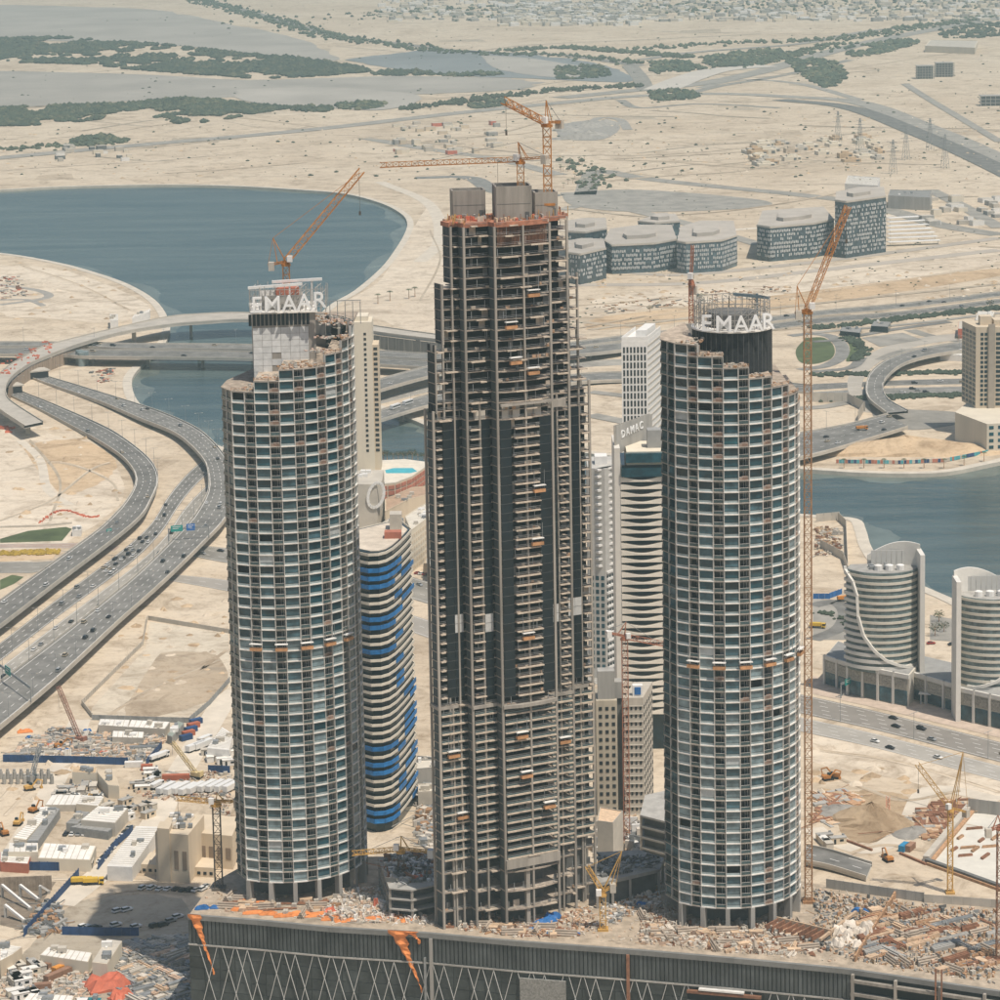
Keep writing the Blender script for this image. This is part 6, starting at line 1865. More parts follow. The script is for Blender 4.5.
# sorted site material: rebar bundles, formwork panels, block pallets, pipe racks
def stack_proto(kind):
    t = thing('x', 'x', 'stack')
    if kind == 'rebar_bundle':
        for i in range(6):
            b = MB(); b.box((0.2 * (i % 3), -0.5 + 0.2 * i, 0.25), (10.0 - 0.3 * i, 0.14, 0.14)); b.build('rebar', RUST, t)
        for x in (-3.5, 3.5):
            b = MB(); b.box((x, 0, 0), (0.25, 1.6, 0.25)); b.build('bearer', TIMBER, t)
    elif kind == 'formwork_stack':
        for i in range(5):
            b = MB(); b.box((0.06 * i, 0.04 * (i % 2), 0.22 * i), (3.6, 1.9, 0.18)); b.build('form_panel', PINK if i % 2 else TIMBER_P, t)
    elif kind == 'block_pallet':
        b = MB(); b.box((0, 0, 0), (1.4, 1.2, 0.15)); b.build('pallet', TIMBER, t)
        for i in range(2):
            for j in range(2):
                b = MB(); b.box((-0.34 + 0.68 * i, -0.29 + 0.58 * j, 0.16), (0.62, 0.52, 1.1)); b.build('block', CONC, t)
    else:
        for i in range(3):
            for j in range(3 - i):
                b = MB(); r = 0.32; y = (j - (2 - i) / 2) * 0.66; z = r + i * 0.56
                for q in range(8):
                    a0, a1 = q * 0.785, (q + 1) * 0.785
                    b.poly([(-3, y + r * math.cos(a0), z + r * math.sin(a0)), (3, y + r * math.cos(a0), z + r * math.sin(a0)), (3, y + r * math.cos(a1), z + r * math.sin(a1)), (-3, y + r * math.cos(a1), z + r * math.sin(a1))])
                for xe in (-2.9, 2.9): b.poly([(xe, y + r * math.cos(q * 0.785), z + r * math.sin(q * 0.785)) for q in range(8)][::(-1 if xe < 0 else 1)])
                b.build('pipe', mat('dusty_pipe', (0.40, 0.33, 0.26), 0.8, 0.15, 0.4), t)
    t.name = kind; remember(t); return t
def scatter(kind, reg, n, z, al, label, group, sc=1.0):
    pr = PM.setdefault('stk_' + kind, None)
    first = pr is None
    if first: PM['stk_' + kind] = pr = stack_proto(kind)
    for i, (x, y) in enumerate(region_pts(reg, z, n, crr)):
        o = pr if first and i == 0 else copy_tree(pr)
        o.location = (x, y, z); o.rotation_euler = (0, 0, al + crr.choice([0, 0, 1.57]) + crr.gauss(0, 0.1)); o.scale = (sc,) * 3; o['label'] = label; o['group'] = group; o['category'] = 'stack'
FRR = [(640, 915), (690, 926), (800, 926), (815, 952), (760, 953), (640, 942)]; RTR = [(865, 905), (925, 910), (990, 918), (990, 980), (870, 960)]; LTR = [(225, 898), (300, 900), (330, 905), (330, 920), (225, 908)]; CTR = [(450, 918), (500, 926), (600, 932), (600, 940), (520, 936), (450, 928)]
for kind, lab in (('rebar_bundle', 'bundle of rusty rebar'), ('formwork_stack', 'stack of timber formwork panels'), ('block_pallet', 'pallet of pale blocks'), ('pipe_rack', 'small pyramid of dusty pipes')):
    for reg, n, where, al in ((FRR, 14, 'before the netted-drum tower', 0.1), (RTR, 11, 'beside the long timber wall', 0.5), (LTR, 8, 'before the boarded-core tower', -0.05), (CTR, 6, 'before the unfinished tower', -0.1)):
        scatter(kind, reg, n, POD, al, lab + ' on the roof ' + where, lab + ' ' + where, 1.25)
# ------------------------------------------------------------------ cranes
def lattice(b, p0, p1, w, h=None, cw=0.22, mi=0, n=None, tri=False):
    """lattice boom between two points"""
    p0 = Vector(p0); p1 = Vector(p1); h = h or w
    d = p1 - p0; L = d.length; d.normalize()
    up = Vector((0, 0, 1)) if abs(d.z) < 0.95 else Vector((0, 1, 0))
    x = d.cross(up).normalized() * w / 2; y = x.cross(d).normalized() * h / 2
    cs = [-x - y, x - y, y * 1.0] if tri else [-x - y, x - y, x + y, -x + y]
    n = n or max(2, int(L / (max(w, h) * 1.25)))
    for c in cs: b.beam(p0 + c, p1 + c, cw, mi=mi)
    k = len(cs)
    for i in range(n):
        a = p0 + d * L * i / n; e = p0 + d * L * (i + 1) / n
        for j in range(k):
            j2 = (j + 1) % k
            if i % 2: b.beam(a + cs[j], e + cs[j2], cw * 0.6, mi=mi)
            else: b.beam(a + cs[j2], e + cs[j], cw * 0.6, mi=mi)
            b.beam(a + cs[j], a + cs[j2], cw * 0.6, mi=mi)

def crane(label, base, top, tip, tail, apex, m, mast_w=2.2, mm=None, hook=None, cab_m=WHITE, jw=1.8, luff=False, cw_m=None, cw=0.26):
    """tower crane. base/top of mast, jib tip, counter-jib tail, apex are places in the scene"""
    base = Vector(base); t = thing('tower_crane', label, 'crane', base); L = lambda p: Vector(p) - base
    top = Vector((base.x, base.y, Vector(top).z)); T = L(top)
    b = MB(); lattice(b, (0, 0, 0), T, mast_w, cw=cw); b.box((0, 0, 0), (mast_w * 1.8, mast_w * 1.8, 0.8)); b.build('mast', mm or m, t)
    b = MB(); b.lathe(tuple(T), [(mast_w * 0.75, 0), (mast_w * 0.75, 0.8), (mast_w * 0.55, 0.8), (mast_w * 0.55, 1.6)], 10); b.build('slewing_ring', m, t)
    piv = T + Vector((0, 0, 1.6))
    tl = L(tail); tl = Vector((tl.x, tl.y, tl.z)); tp = L(tip); ap = L(apex)
    b = MB(); lattice(b, piv, tp, jw, jw * 1.1, cw * 0.8, tri=not luff); jib = b.build('jib', m, t)
    b = MB(); lattice(b, piv, tl, 1.5, 0.6, cw * 0.8); cj = b.build('counter_jib', m, t)
    dd = (tl - piv).normalized(); rz = math.atan2(dd.y, dd.x)
    b = MB(); q = tl - dd * 1.2; b.box((q.x, q.y, q.z - 2.2), (2.0, 2.4, 3.0), rz); b.build('counterweight', cw_m or CONC, cj)
    b = MB(); q = piv + dd * -1.5 + Vector((0, -mast_w * 0.7, -0.2)); b.box(tuple(q), (1.8, 1.6, 2.1), rz); b.build('cab', cab_m, t)
    b = MB()
    for s in (-0.6, 0.6):
        o_ = Vector((-dd.y, dd.x, 0)) * s
        b.beam(piv + o_, ap, 0.28); b.beam(piv + dd * 3 + o_, ap, 0.2)
    b.build('a_frame', m, t)
    b = MB(); b.beam(ap, tp.lerp(piv, 0.25 if not luff else 0.03), 0.14); b.beam(ap, tl, 0.14); b.build('pendant', STEEL if not luff else m, t)
    hk = L(hook) if hook is not None else tp.lerp(piv, 0.04) - Vector((0, 0, 10))
    tt = tp.lerp(piv, 0.04) if luff else Vector((hk.x, hk.y, tp.lerp(piv, ((hk - tp).xy.length) / max(0.1, (piv - tp).xy.length)).z))
    b = MB(); b.beam(tt, (tt.x, tt.y, hk.z), 0.12); b.box((tt.x, tt.y, hk.z - 1.2), (0.7, 0.7, 1.4)); b.build('hook_block', CRANE_B, jib)
    return t

YL = CL.y + 12
crane('orange luffing crane with raised jib above the boarded-core tower', GD(287, 300, YL), GD(287, 266, YL), GD(362, 170, YL + 4), GD(268, 265, YL), GD(273, 238, YL), CRANE_O, 2.2, luff=True, jw=2.0, hook=GD(362, 213, YL))
YCt = ORG.y
crane('tall orange crane with short raised jib atop the unfinished tower', GD(548, 205, YCt + 6), GD(547, 127, YCt + 6), GD(504, 100, YCt - 16), GD(561, 122, YCt + 16), GD(546, 100, YCt + 6), CRANE_O, 2.6, jw=2.0, cw=0.34)
b = MB()
crane('orange crane with long level jib atop the unfinished tower', GD(521, 200, YCt + 2), GD(520, 164, YCt + 2), GD(380, 165, YCt + 8), GD(548, 157, YCt - 4), GD(518, 142, YCt + 2), CRANE_O, 2.2, jw=1.5, hook=GD(498, 190, YCt + 2), cab_m=WHITE)
YRt = CR.y + 2
crane('tall orange luffing crane standing against the netted-drum tower', Vector((GD(808, 600, YRt).x, YRt, POD)), GD(803, 314, YRt), GD(848, 206, YRt + 4), GD(795, 314, YRt), GD(797, 286, YRt), CRANE_O, 2.4, luff=True, mm=mat('crane_mast_orange', (0.36, 0.19, 0.09), 0.6, 0.2, 0.5), jw=1.6)
crane('slim red crane mast behind the netted-drum tower', GD(692, 420, YRt + 30), GD(692, 285, YRt + 30), GD(692.5, 245, YRt + 30), GD(694, 290, YRt + 34), GD(692, 278, YRt + 30), CRANE_R, 1.4, luff=True, jw=0.9)
YM = G(627, 846, 0).y
crane('faded red crane with level jib before the wavy tower', G(627, 846, 0), GD(627, 640, YM), GD(670, 645, YM + 4), GD(606, 632, YM - 2), GD(626, 622, YM), CRANE_R, 2.4, jw=1.8, cw_m=WHITE)
YF = G(603, 930, POD).y
crane('yellow luffing crane on the podium before the dark curved roof', G(603, 930, POD), GD(603, 896, YF), GD(587, 866, YF), GD(616, 884, YF), GD(622, 851, YF), CRANE_Y, 2.0, luff=True, jw=1.2)
YH = G(402, 905, POD).y
crane('crane with brown mast and level yellow jib beside the low unfinished block', G(402, 905, POD), GD(402, 853, YH), GD(352, 853, YH + 3), GD(434, 852, YH - 2), GD(401, 836, YH), CRANE_Y, 2.2, mm=CRANE_B, jw=1.4, cw_m=WHITE)
YI = G(219, 889, POD).y
crane('blackened crane mast with pale jib beside the beige institution', G(219, 889, POD), GD(219, 806, YI), GD(176, 798, YI + 4), GD(240, 801, YI), GD(217, 793, YI), CRANE_Y, 2.6, mm=CRANE_B, jw=1.4)
YJ = G(950, 893, 0).y
crane('yellow luffing crane with long raised jib over the white pit floor', G(950, 893, 0), GD(956, 812, YJ), GD(917, 764, YJ), GD(968, 812, YJ + 6), GD(963, 752, YJ), CRANE_Y, 1.9, luff=True, jw=1.6, hook=GD(919, 790, YJ))
b = MB()
crane('brown crane mast at the far end of the podium roof beside the beam stacks', G(1000, 960, POD), GD(998, 830, G(1000, 960, POD).y), GD(1060, 820, G(1000, 960, POD).y), GD(985, 832, G(1000, 960, POD).y), GD(998, 815, G(1000, 960, POD).y), CRANE_R, 2.4, mm=RUST, jw=1.5)

def mobile_crane(px, py, tx, ty, label, m=CRANE_R):
    p = G(px, py, 0); t = thing('mobile_crane', label, 'crane', p)
    tip = GD(tx, ty, p.y + 6) - p; rz = math.atan2(tip.y, tip.x)
    for s in (-1.6, 1.6):
        b = MB(); b.box((0, s, 0), (6, 0.8, 1.1)); o = b.build('crawler_track', RUBBER, t); o.rotation_euler = (0, 0, rz)
    b = MB(); b.box((-0.6, 0, 1.1), (5, 2.8, 1.8)); b.box((-2.6, 0, 1.2), (1.2, 3, 2.2)); o = b.build('body', m, t); o.rotation_euler = (0, 0, rz)
    b = MB(); b.box((1.4, -0.9, 1.2), (1.6, 1.0, 1.9)); o = b.build('cab', GL[2], t); o.rotation_euler = (0, 0, rz)
    b = MB(); lattice(b, (0, 0, 2.2), tip, 1.4, 1.4, 0.24); b.build('boom', m, t)
    b = MB(); b.beam(tip, tip - Vector((0, 0, tip.z * 0.4)), 0.12); b.build('hoist_rope', STEEL, t)
mobile_crane(80, 743, 58, 686, 'crawler crane with dark red boom in the crowded material yard', mat('crane_dark_red', (0.34, 0.16, 0.11), 0.6, 0.15, 0.5))
mobile_crane(196, 778, 172, 742, 'crawler crane with pale yellow boom beside the parked trailers', mat('crane_pale_yellow', (0.60, 0.47, 0.24), 0.6, 0.15, 0.5))
mobile_crane(32, 782, 40, 744, 'slim grey piling rig beside the row of piles', STEEL)
mobile_crane(888, 820, 888, 797, 'small rig with a thin mast on the track past the sand heap', CRANE_R)
# ------------------------------------------------------------------ yards at the lower left
def fence(px, h, m, label, panel=3.0, z=0.0, name='hoarding', cat='fence'):
    P = [G(x, y, z) for x, y in px]; o = P[0]
    t = thing(name, label, cat, o)
    c = cum(P); n = min(300, max(1, int(c[-1] / panel))); st = c[-1] / n
    bb = MB(); bb.box((0, 0, 0), (st * 0.97, 0.15, h)); bb.box((st * 0.47, 0.15, 0), (0.15, 0.3, h + 0.15)); me = bb.mesh('panel', m)
    for i in range(n):
        p, d = at_len(P, c, st * (i + 0.5))
        link('panel', me, t, loc=(p - o), rz=math.atan2(d.y, d.x))
    return t
fence([(3, 762), (60, 763), (128, 765)], 3.4, HOARD, 'dark blue hoarding along the front of the material yard')
fence([(146, 766), (154, 757), (162, 748)], 3.0, HOARD, 'short dark blue hoarding between parked trucks and material yard')
fence([(0, 870), (40, 870.5), (80, 871)], 3.6, HOARD, 'dark blue hoarding behind the strutted excavation')
fence([(24, 937), (50, 908), (79, 876)], 3.2, HOARD, 'dark blue hoarding slanting beside the strutted excavation')
fence([(62, 935), (100, 936), (139, 936)], 3.4, HOARD, 'dark blue hoarding along the shaded car lane')
fence([(98, 870), (115, 848), (133, 832)], 3.0, HOARD, 'dark blue hoarding slanting along the long white shed')
fence([(208, 772), (230, 773)], 3.2, HOARD, 'short dark blue hoarding beside the round tower')
fence([(190, 722), (210, 705), (230, 682)], 2.6, STEEL, 'grey fence along the levelled fill beside the round tower')
fence([(92, 720), (150, 722), (190, 723)], 2.6, STEEL, 'grey fence below the levelled fill')
fence([(147, 620), (143, 645), (82, 705), (92, 718)], 2.4, CONC, 'broken pale block wall around the levelled fill')
fence([(148, 620), (190, 627), (232, 634)], 2.4, CONC, 'pale block wall above the levelled fill')
fence([(826, 888), (880, 896), (924, 902)], 3.4, CONC_G, 'concrete wall with upright posts at the back of the podium roof', z=POD)
fence([(924, 902.5), (960, 905), (1000, 908)], 3.0, CONC, 'pale concrete wall continuing along the back of the podium roof', z=POD)
fence([(813, 599), (828, 599), (842, 594)], 3.0, BLUE, 'bright blue hoarding by the canal access road')
fence([(0, 378 + 150), (40, 527), (72, 524)], 1.2, CONC, 'low pale wall along the lawn strip')

SHEDS = [
    ([(107, 866), (132, 867), (160, 827), (136, 826)], 6, 'long white-roofed shed beside the beige institution', WHITE, WHITE_R),
    ([(81, 820), (115, 823), (128, 808), (98, 806)], 6, 'broad white-roofed site office above the shaded car row', CONC, WHITE_R),
    ([(70, 827), (108, 832), (114, 827), (80, 823)], 3.5, 'grey parking shade along the site office', STEEL, GREY_R),
    ([(66, 823), (77, 824), (90, 812), (80, 811)], 4, 'grey-roofed shed beside the broad site office', CONC_G, GREY_R),
    ([(13, 838), (26, 840), (54, 808), (46, 806)], 4.5, 'long slanting white shed beside the dark canopy', CREAM, WHITE_R),
    ([(27, 841), (38, 841), (60, 809), (55, 807)], 4, 'long slanting dark canopy beside the white shed', STEEL, GREY_R),
    ([(8, 852), (38, 852), (38, 843), (9, 843)], 6, 'small white office above the blue hoarding', CREAM, WHITE_R),
    ([(38, 858), (90, 860), (96, 846), (44, 843)], 5, 'long white barrack above the blue hoarding', CREAM, WHITE_R),
    ([(0, 862), (28, 864), (32, 853), (0, 852)], 4, 'low terracotta-walled hut beside the long barrack', TERRA, WHITE_R),
    ([(72, 772), (96, 773), (97, 768), (73, 767)], 6, 'cream hall with orange ridge below the material yard', CREAM, SANDOR),
    ([(97, 772), (108, 785), (119, 786), (117, 778), (108, 770)], 6, 'kinked cream hall beside the cream one with ridge', CREAM, BEIGE),
    ([(76, 804), (98, 806), (104, 797), (82, 795)], 4, 'small white hut above the broad site office', CREAM, WHITE_R),
    ([(45, 805), (78, 805), (82, 795), (52, 795)], 3, 'low cream sheds in front of the kinked hall', CONC, WHITE_R),
    ([(40, 955), (88, 962), (92, 953), (48, 947)], 5, 'low cream warehouse beside the grey-roofed one', CREAM, WHITE_R),
    ([(92, 962), (107, 964), (122, 941), (107, 939)], 6, 'grey-roofed warehouse slanting beside the parked lorries', CREAM, CONC),
    ([(0, 961), (13, 954), (22, 947), (0, 944)], 7, 'white flat roof beside the excavation', BEIGE, WHITE_R),
    ([(20, 1004), (70, 1006), (74, 996), (30, 993)], 4, 'white roof strip beside the red heap', CREAM, WHITE_R),
    ([(78, 1004), (100, 1005), (102, 998), (80, 997)], 4, 'small teal-roofed hut beside the red heap', CONC, mat('teal_roof', (0.03, 0.19, 0.22), 0.6, 0.1, 0.4)),
    ([(207, 748), (229, 750), (233, 734), (222, 727)], 6, 'white tent hall beside the round tower', WHITE, WHITE_R),
    ([(98, 725), (128, 727), (130, 720), (100, 719)], 4, 'white site cabin row at the top of the material yard', CONC, WHITE_R),
    ([(128, 727), (165, 729), (170, 722), (131, 720)], 4, 'second white site cabin row at the top of the material yard', CONC, WHITE_R),
    ([(112, 737), (143, 738), (144, 732), (113, 731)], 4, 'pale long cabin inside the material yard', CONC, WHITE_R),
    ([(167, 735), (172, 737), (184, 723), (178, 721)], 4, 'green-grey shed roof at the corner of the material yard', CONC_G, mat('green_grey_roof', (0.26, 0.29, 0.25), 0.8, 0.1, 0.4)),
    ([(72, 530), (81, 530), (82, 526), (73, 526)], 4, 'tiny white hut at the end of the lawn strip', WHITE, WHITE_R),
    ([(110, 320), (118, 320), (118, 314), (110, 314)], 8, 'small white box hall behind the curved ramp', WHITE, WHITE_R),
    ([(132, 318), (149, 312), (150, 309), (134, 315)], 8, 'long white billboard wall behind the curved ramp', WHITE, WHITE_R),
    ([(871, 326), (888, 327), (891, 322), (874, 321)], 5, 'dark small pavilion by the interchange lawn', GL[1], GREY_R),
    ([(840, 331), (860, 333), (862, 328), (842, 327)], 4, 'flat dark pavilion beside the interchange car park', GL[1], GREY_R),
    ([(958, 329), (972, 329), (972, 321), (959, 321)], 8, 'red-walled site hut below the expressway', RED, CONC),
    ([(940, 354), (975, 356), (975, 349), (942, 349)], 5, 'white walled yard hall behind the curved flyover', WHITE, WHITE_R),
    ([(975, 320), (990, 322), (995, 312), (978, 311)], 6, 'pale site hut beyond the beige balcony tower', CONC, WHITE_R),
]
for px, z, lab, wm_, rm_ in SHEDS:
    block(px, z, lab, wm_, rm_, units=3 if z > 3.6 else 0, par=0.0, win=(z * 0.98, 4, DARK) if wm_ in (CREAM, CONC) and z < 7.5 else None, name='site_building')
# the beige institution
def institution():
    z = 20.0
    P = roofpoly([(155, 832), (188, 835), (204, 815), (172, 812)], z); c = P[0]
    t = thing('institution_building', 'beige blank-walled institution with tower bays beside the white shed', 'building', (c.x, c.y, 0))
    loc = lambda px, zz: [(p.x - c.x, p.y - c.y) for p in roofpoly(px, zz)]
    b = MB(); b.prism(loc([(155, 832), (188, 835), (204, 815), (172, 812)], z), 0, z); b.build('wall', BEIGE, t)
    b = MB(); b.prism(loc([(190, 832), (232, 836), (240, 817), (203, 814)], 14), 0, 14); b.build('wall', BEIGE, t)
    b = MB(); b.prism(loc([(141, 864), (214, 868), (216, 858), (150, 852)], 4), 0, 4); b.build('plinth', BEIGE, t)
    b = MB(); b.prism(loc([(157, 828), (169, 829), (172, 822), (160, 821)], z + 2), 0, z + 2); b.build('corner_tower', BEIGE, t)
    a, e = loc([(155, 832), (188, 835)], z)
    facade(t, a, e, 1, 19, 4, 18, mat('brown_recess', (0.25, 0.19, 0.14), 0.9, 0.1, 0.3), 0.5, 0.42, skip=lambda i, j: i == 0, name='recess')
    a, e = loc([(190, 832), (232, 836)], 14)
    facade(t, a, e, 1, 13, 5, 12, mat('brown_recess', (0.25, 0.19, 0.14)), 0.6, 0.4, name='recess')
    a, e = loc([(141, 864), (214, 868)], 4)
    facade(t, a, e, 0, 4, 12, 4, DARK, 0.5, 0.3, name='plinth_vent')
    b = MB(); b.prism(loc([(166, 828), (184, 830), (195, 817), (176, 815)], z), z, z + 0.3); b.build('roof', mat('sandy_roof', (0.50, 0.42, 0.32), 0.9, 0.12, 0.2), t)
    for i in range(14):
        q = loc([(rnd.uniform(172, 192), rnd.uniform(816, 829))], z)[0]
        b = MB(); b.box((0, 0, 0), (rnd.uniform(1, 4), 2, rnd.uniform(0.8, 2))); b.build('roof_unit', rnd.choice([WHITE, STEEL, CONC]), t).location = (*q, z + 0.3)
institution()
# strutted excavation
patch('excavation_floor', [(0, 925), (0, 882), (56, 882), (40, 905), (22, 930)], mat('excavated_earth', (0.20, 0.16, 0.12), 0.95, 0.2, 0.2), 0.09, smooth=False)
t = thing('retaining_wall', 'brown sheet-pile wall at the back of the strutted excavation', 'wall', G(0, 892, 0))
b_ = G(0, 892, 0); e_ = G(52, 890, 0); d = e_ - b_
for i in range(36):
    p = d * ((i + 0.5) / 36); b = MB(); b.box((0, 0, 0), (d.length / 36 * 0.9, 0.5 + 0.3 * (i % 2), 6)); b.build('sheet_pile', mat('sheet_pile', (0.36, 0.29, 0.22), 0.9, 0.2, 0.4), t).location = p
for k, (x0, y0, x1, y1) in enumerate(((2, 885, 30, 908), (20, 885, 38, 899), (40, 886, 48, 891), (5, 905, 24, 920))):
    a, c = G(x0, y0, 5), G(x1, y1, 1)
    t = thing('steel_strut', ('long white steel strut crossing the excavation', 'medium white steel strut in the excavation', 'short white steel strut by the excavation corner', 'low white steel strut at the excavation foot')[k], 'strut', Vector((a.x, a.y, 0)))
    b = MB(); b.beam(a - t.location, c - t.location, 0.9); b.build('tube', WHITE, t)
    b = MB(); q = c - t.location; b.box((q.x, q.y, 0), (1.6, 1.6, 1.2)); q = a - t.location; b.box((q.x, q.y, 0), (1, 1, 5)); b.build('foot', CONC_G, t)
# rows of piles and pier stubs
for i in range(16):
    x = 1 + i * 3.4; p = G(x, 779 + (i % 2) * 5, 0)
    b = MB(); b.lathe((0, 0, 0), [(0.9, 0), (0.9, 3.5), (0.6, 3.5), (0.6, 4.6)], 7)
    tag(link('concrete_pile', b.mesh('concrete_pile', CONC_G), loc=p), 'grey concrete pile stub in the rows beside the piling rig', 'pile', 'pile stubs beside the piling rig')
# heaps and yard stuff
YARD = [STEEL, CONC_G, TIMBER, BAG, RUST, CONC, CONC_D, TIMBER_P]
clutter('yard_material', [(22, 745), (60, 728), (100, 735), (165, 735), (150, 760), (12, 758)], 0.1, 1900, [STEEL, CONC_G, CONC, BAG, PINK, CONC, CONC_D, TIMBER_P], 0.4, 3.0, 2.2, align=0.1)
clutter('yard_material', [(130, 940), (165, 938), (190, 935), (190, 1005), (110, 1005), (112, 975)], 0.1, 900, [STEEL, CONC_G, CONC, STEEL, CONC_G, BAG], 0.4, 3.4, 1.6, align=0.8)
clutter('yard_material', [(0, 970), (60, 965), (90, 975), (92, 1004), (0, 1004)], 0.1, 420, [PINK, BAG, CONC, CONC_G, CONC], 0.4, 2.4, 1.6)
clutter('yard_material', [(22, 930), (50, 900), (60, 905), (64, 930), (40, 938)], 0.1, 260, [STEEL, CONC_D, CONC_G, TIMBER], 0.6, 4, 2.0)
clutter('yard_material', [(135, 790), (200, 770), (232, 775), (230, 830), (205, 800), (150, 800)], 0.1, 500, [PINK, BAG, RUST, STEEL, CONC], 0.4, 2, 1.5)
clutter('yard_material', [(60, 788), (92, 782), (96, 795), (58, 802)], 0.1, 300, [BAG, CONC, STEEL, PINK], 0.4, 2, 1.4)
clutter('yard_material', [(920, 812), (955, 800), (962, 806), (930, 838), (915, 836)], 0.1, 420, [RUST, TIMBER, RUST, TIMBER_P, CONC_G], 0.8, 6, 1.2, align=0.05)
clutter('yard_material', [(815, 795), (840, 790), (860, 800), (835, 825), (815, 820)], 0.1, 220, [RUST, TIMBER, CONC_G, TIMBER_P], 0.8, 6, 1.0, align=0.4)
clutter('yard_material', [(0, 278), (20, 276), (26, 296), (0, 300)], 0.1, 90, [RED, CONC_G, RUST, CONC_D, BAG, CONC], 1.2, 5, 2)
clutter('yard_material', [(90, 372), (112, 368), (116, 380), (98, 384)], 0.1, 50, [RED, CONC_G, RUST, CONC_D], 1, 4, 1.6)
clutter('yard_material', [(816, 528), (836, 526), (842, 545), (838, 556), (816, 556)], 0.1, 200, [CONC, RUST, TIMBER, BAG, CONC_G, SANDOR], 0.6, 3, 2)
clutter('yard_material', [(600, 306), (700, 292), (780, 285), (790, 292), (690, 304), (604, 314)], 0.2, 160, [RUST, CONC_D, TIMBER, SANDDK], 0.8, 4, 1.4)
# red tarp heap and boxes
sheet(108, 986, RED, 16, 12, 4.5, 0.4, 'big red tarpaulin heap near the grey-roofed warehouse', z=0.05, seed=4)
sheet(122, 998, RED, 9, 6, 3.5, 0.8, 'smaller red tarpaulin beside the big red heap', z=0.05, seed=6)
for (x, y, s, m, lab) in ((93, 752, 5, BLUE, 'blue sheet in the middle of the material yard'), (63, 752, 8, BLUE, 'long blue sheet left in the material yard'), (75, 757, 3, BLUE, 'small blue sheet by the yard hoarding'), (29, 738, 3, BLUE, 'lone small blue drum sheet at the yard edge'), (131, 741, 6, BLUE, 'blue sheet beside the pale long cabin'), (87, 731, 4, BLUE, 'blue sheet near the crawler crane'), (50, 746, 4, RED, 'rust red sheet beside the crawler crane'), (104, 754, 5, RED, 'rust red sheet by the pale frames'), (84, 752, 4, ORANGE, 'orange sheet behind the long blue sheet'), (25, 732, 7, ORANGE, 'orange barrier sheet along the yard edge')):
    sheet(x, y, m, s, s * 0.5, 1.6, 0.2, lab, z=0.05, seed=int(x) % 7)
CONT = {}
def container(px, py, rz, m, label, group=None, L=6.1, z=0.0):
    if (m.name, L) not in CONT:
        b = MB(); b.box((0, 0, 0.1), (L, 2.4, 2.5))
        for i in range(int(L / 0.6)):
            for s in (-1.23, 1.23): b.box((-L / 2 + 0.4 + i * 0.6, s, 0.2), (0.25, 0.08, 2.3))
        for sx in (-1, 1):
            for sy in (-1, 1): b.box((sx * (L / 2 - 0.08), sy * 1.15, 0), (0.2, 0.2, 2.65))
        CONT[(m.name, L)] = b.mesh('container', m)
    return tag(link('container', CONT[(m.name, L)], loc=G(px, py, z), rz=rz), label, 'container', group)
BRN = mat('brown_container', (0.30, 0.17, 0.11), 0.7, 0.15, 0.5)
container(58, 978, R(52), BRN, 'long brown container nearest the orange one', None, 12); container(52, 968, R(52), BRN, 'short brown container behind the orange one')
container(60, 972, R(52), mat('orange_container', (0.62, 0.26, 0.05), 0.7, 0.15, 0.5), 'orange container between two brown ones'); container(43, 990, R(10), BRN, 'small brown container below the long one')
container(904, 850, R(60), mat('blue_container', (0.03, 0.22, 0.40), 0.7, 0.1, 0.5), 'blue container beside a brown one near the white pit'); container(910, 850, R(60), BRN, 'brown container beside the blue one near the white pit')
for i in range(5): container(186 + i * 2.5, 752 - i * 4 + 8 - 20, R(40), mat('red_container', (0.42, 0.13, 0.07), 0.7, 0.1, 0.5) if i % 2 else HOARD, ('red container' if i % 2 else 'dark blue container') + ' in the slanting row beside the tent hall', 'containers in the slanting row')
container(134, 767, R(2), WHITE, 'white container with red end below the yard hoarding', None, 8)
container(147, 770, R(2), mat('red_container', (0.42, 0.13, 0.07)), 'red container beside the white one below the hoarding', None, 5)
container(176, 780, R(2), mat('red_container', (0.42, 0.13, 0.07)), 'long red container behind the parked trailers', None, 12)

# right-hand building site
def heap(px, py, rx, ry, h, m, label, seed=1, cat='heap'):
    r_ = random.Random(seed); b = MB(); n = 18; rings = 6; c = G(px, py, 0)
    vs_ = []
    for j in range(rings + 1):
        k = j / rings; row = []
        for i in range(n):
            a = 2 * math.pi * i / n; q = (1 - k) * (1 + 0.25 * math.sin(a * 2 + seed) + r_.uniform(-.1, .1))
            row.append((rx * q * math.cos(a), ry * q * math.sin(a), h * (k ** 0.9) * (1 + r_.uniform(-.06, .06)) if j else -0.2))
        vs_.append(row)
    for j in range(rings):
        for i in range(n):
            i2 = (i + 1) % n; b.poly([vs_[j][i], vs_[j][i2], vs_[j + 1][i2], vs_[j + 1][i]])
    o = b.build('sand_heap', m); o.location = c
    return tag(o, label, cat)
heap(872, 822, 16, 15, 8.5, SANDDK, 'tall brown sand heap on the building site beside the boulevard', 3)
heap(838, 812, 12, 9, 3, GRAVEL, 'low grey gravel heap beside the tall sand heap', 5)
heap(912, 833, 8, 10, 2.5, GRAVEL, 'low grey gravel heap beside the rusty steel rows', 7)
heap(905, 452, 60, 22, 11, SANDOR, 'broad sand mound beside the low road bridge', 2)
for i, (x, y, s) in enumerate(((568, 131, 26), (588, 127, 30), (606, 125, 26), (590, 136, 24), (576, 139, 30))):
    heap(x, y, s, s * 0.7, 9, GRAVEL, ('grey gravel mound at the end of the far gravel group', 'grey gravel mound at the back of the far gravel group', 'grey gravel mound beside the curved far track', 'grey gravel mound in the middle of the far group', 'grey gravel mound at the front of the far group')[i], i + 4)
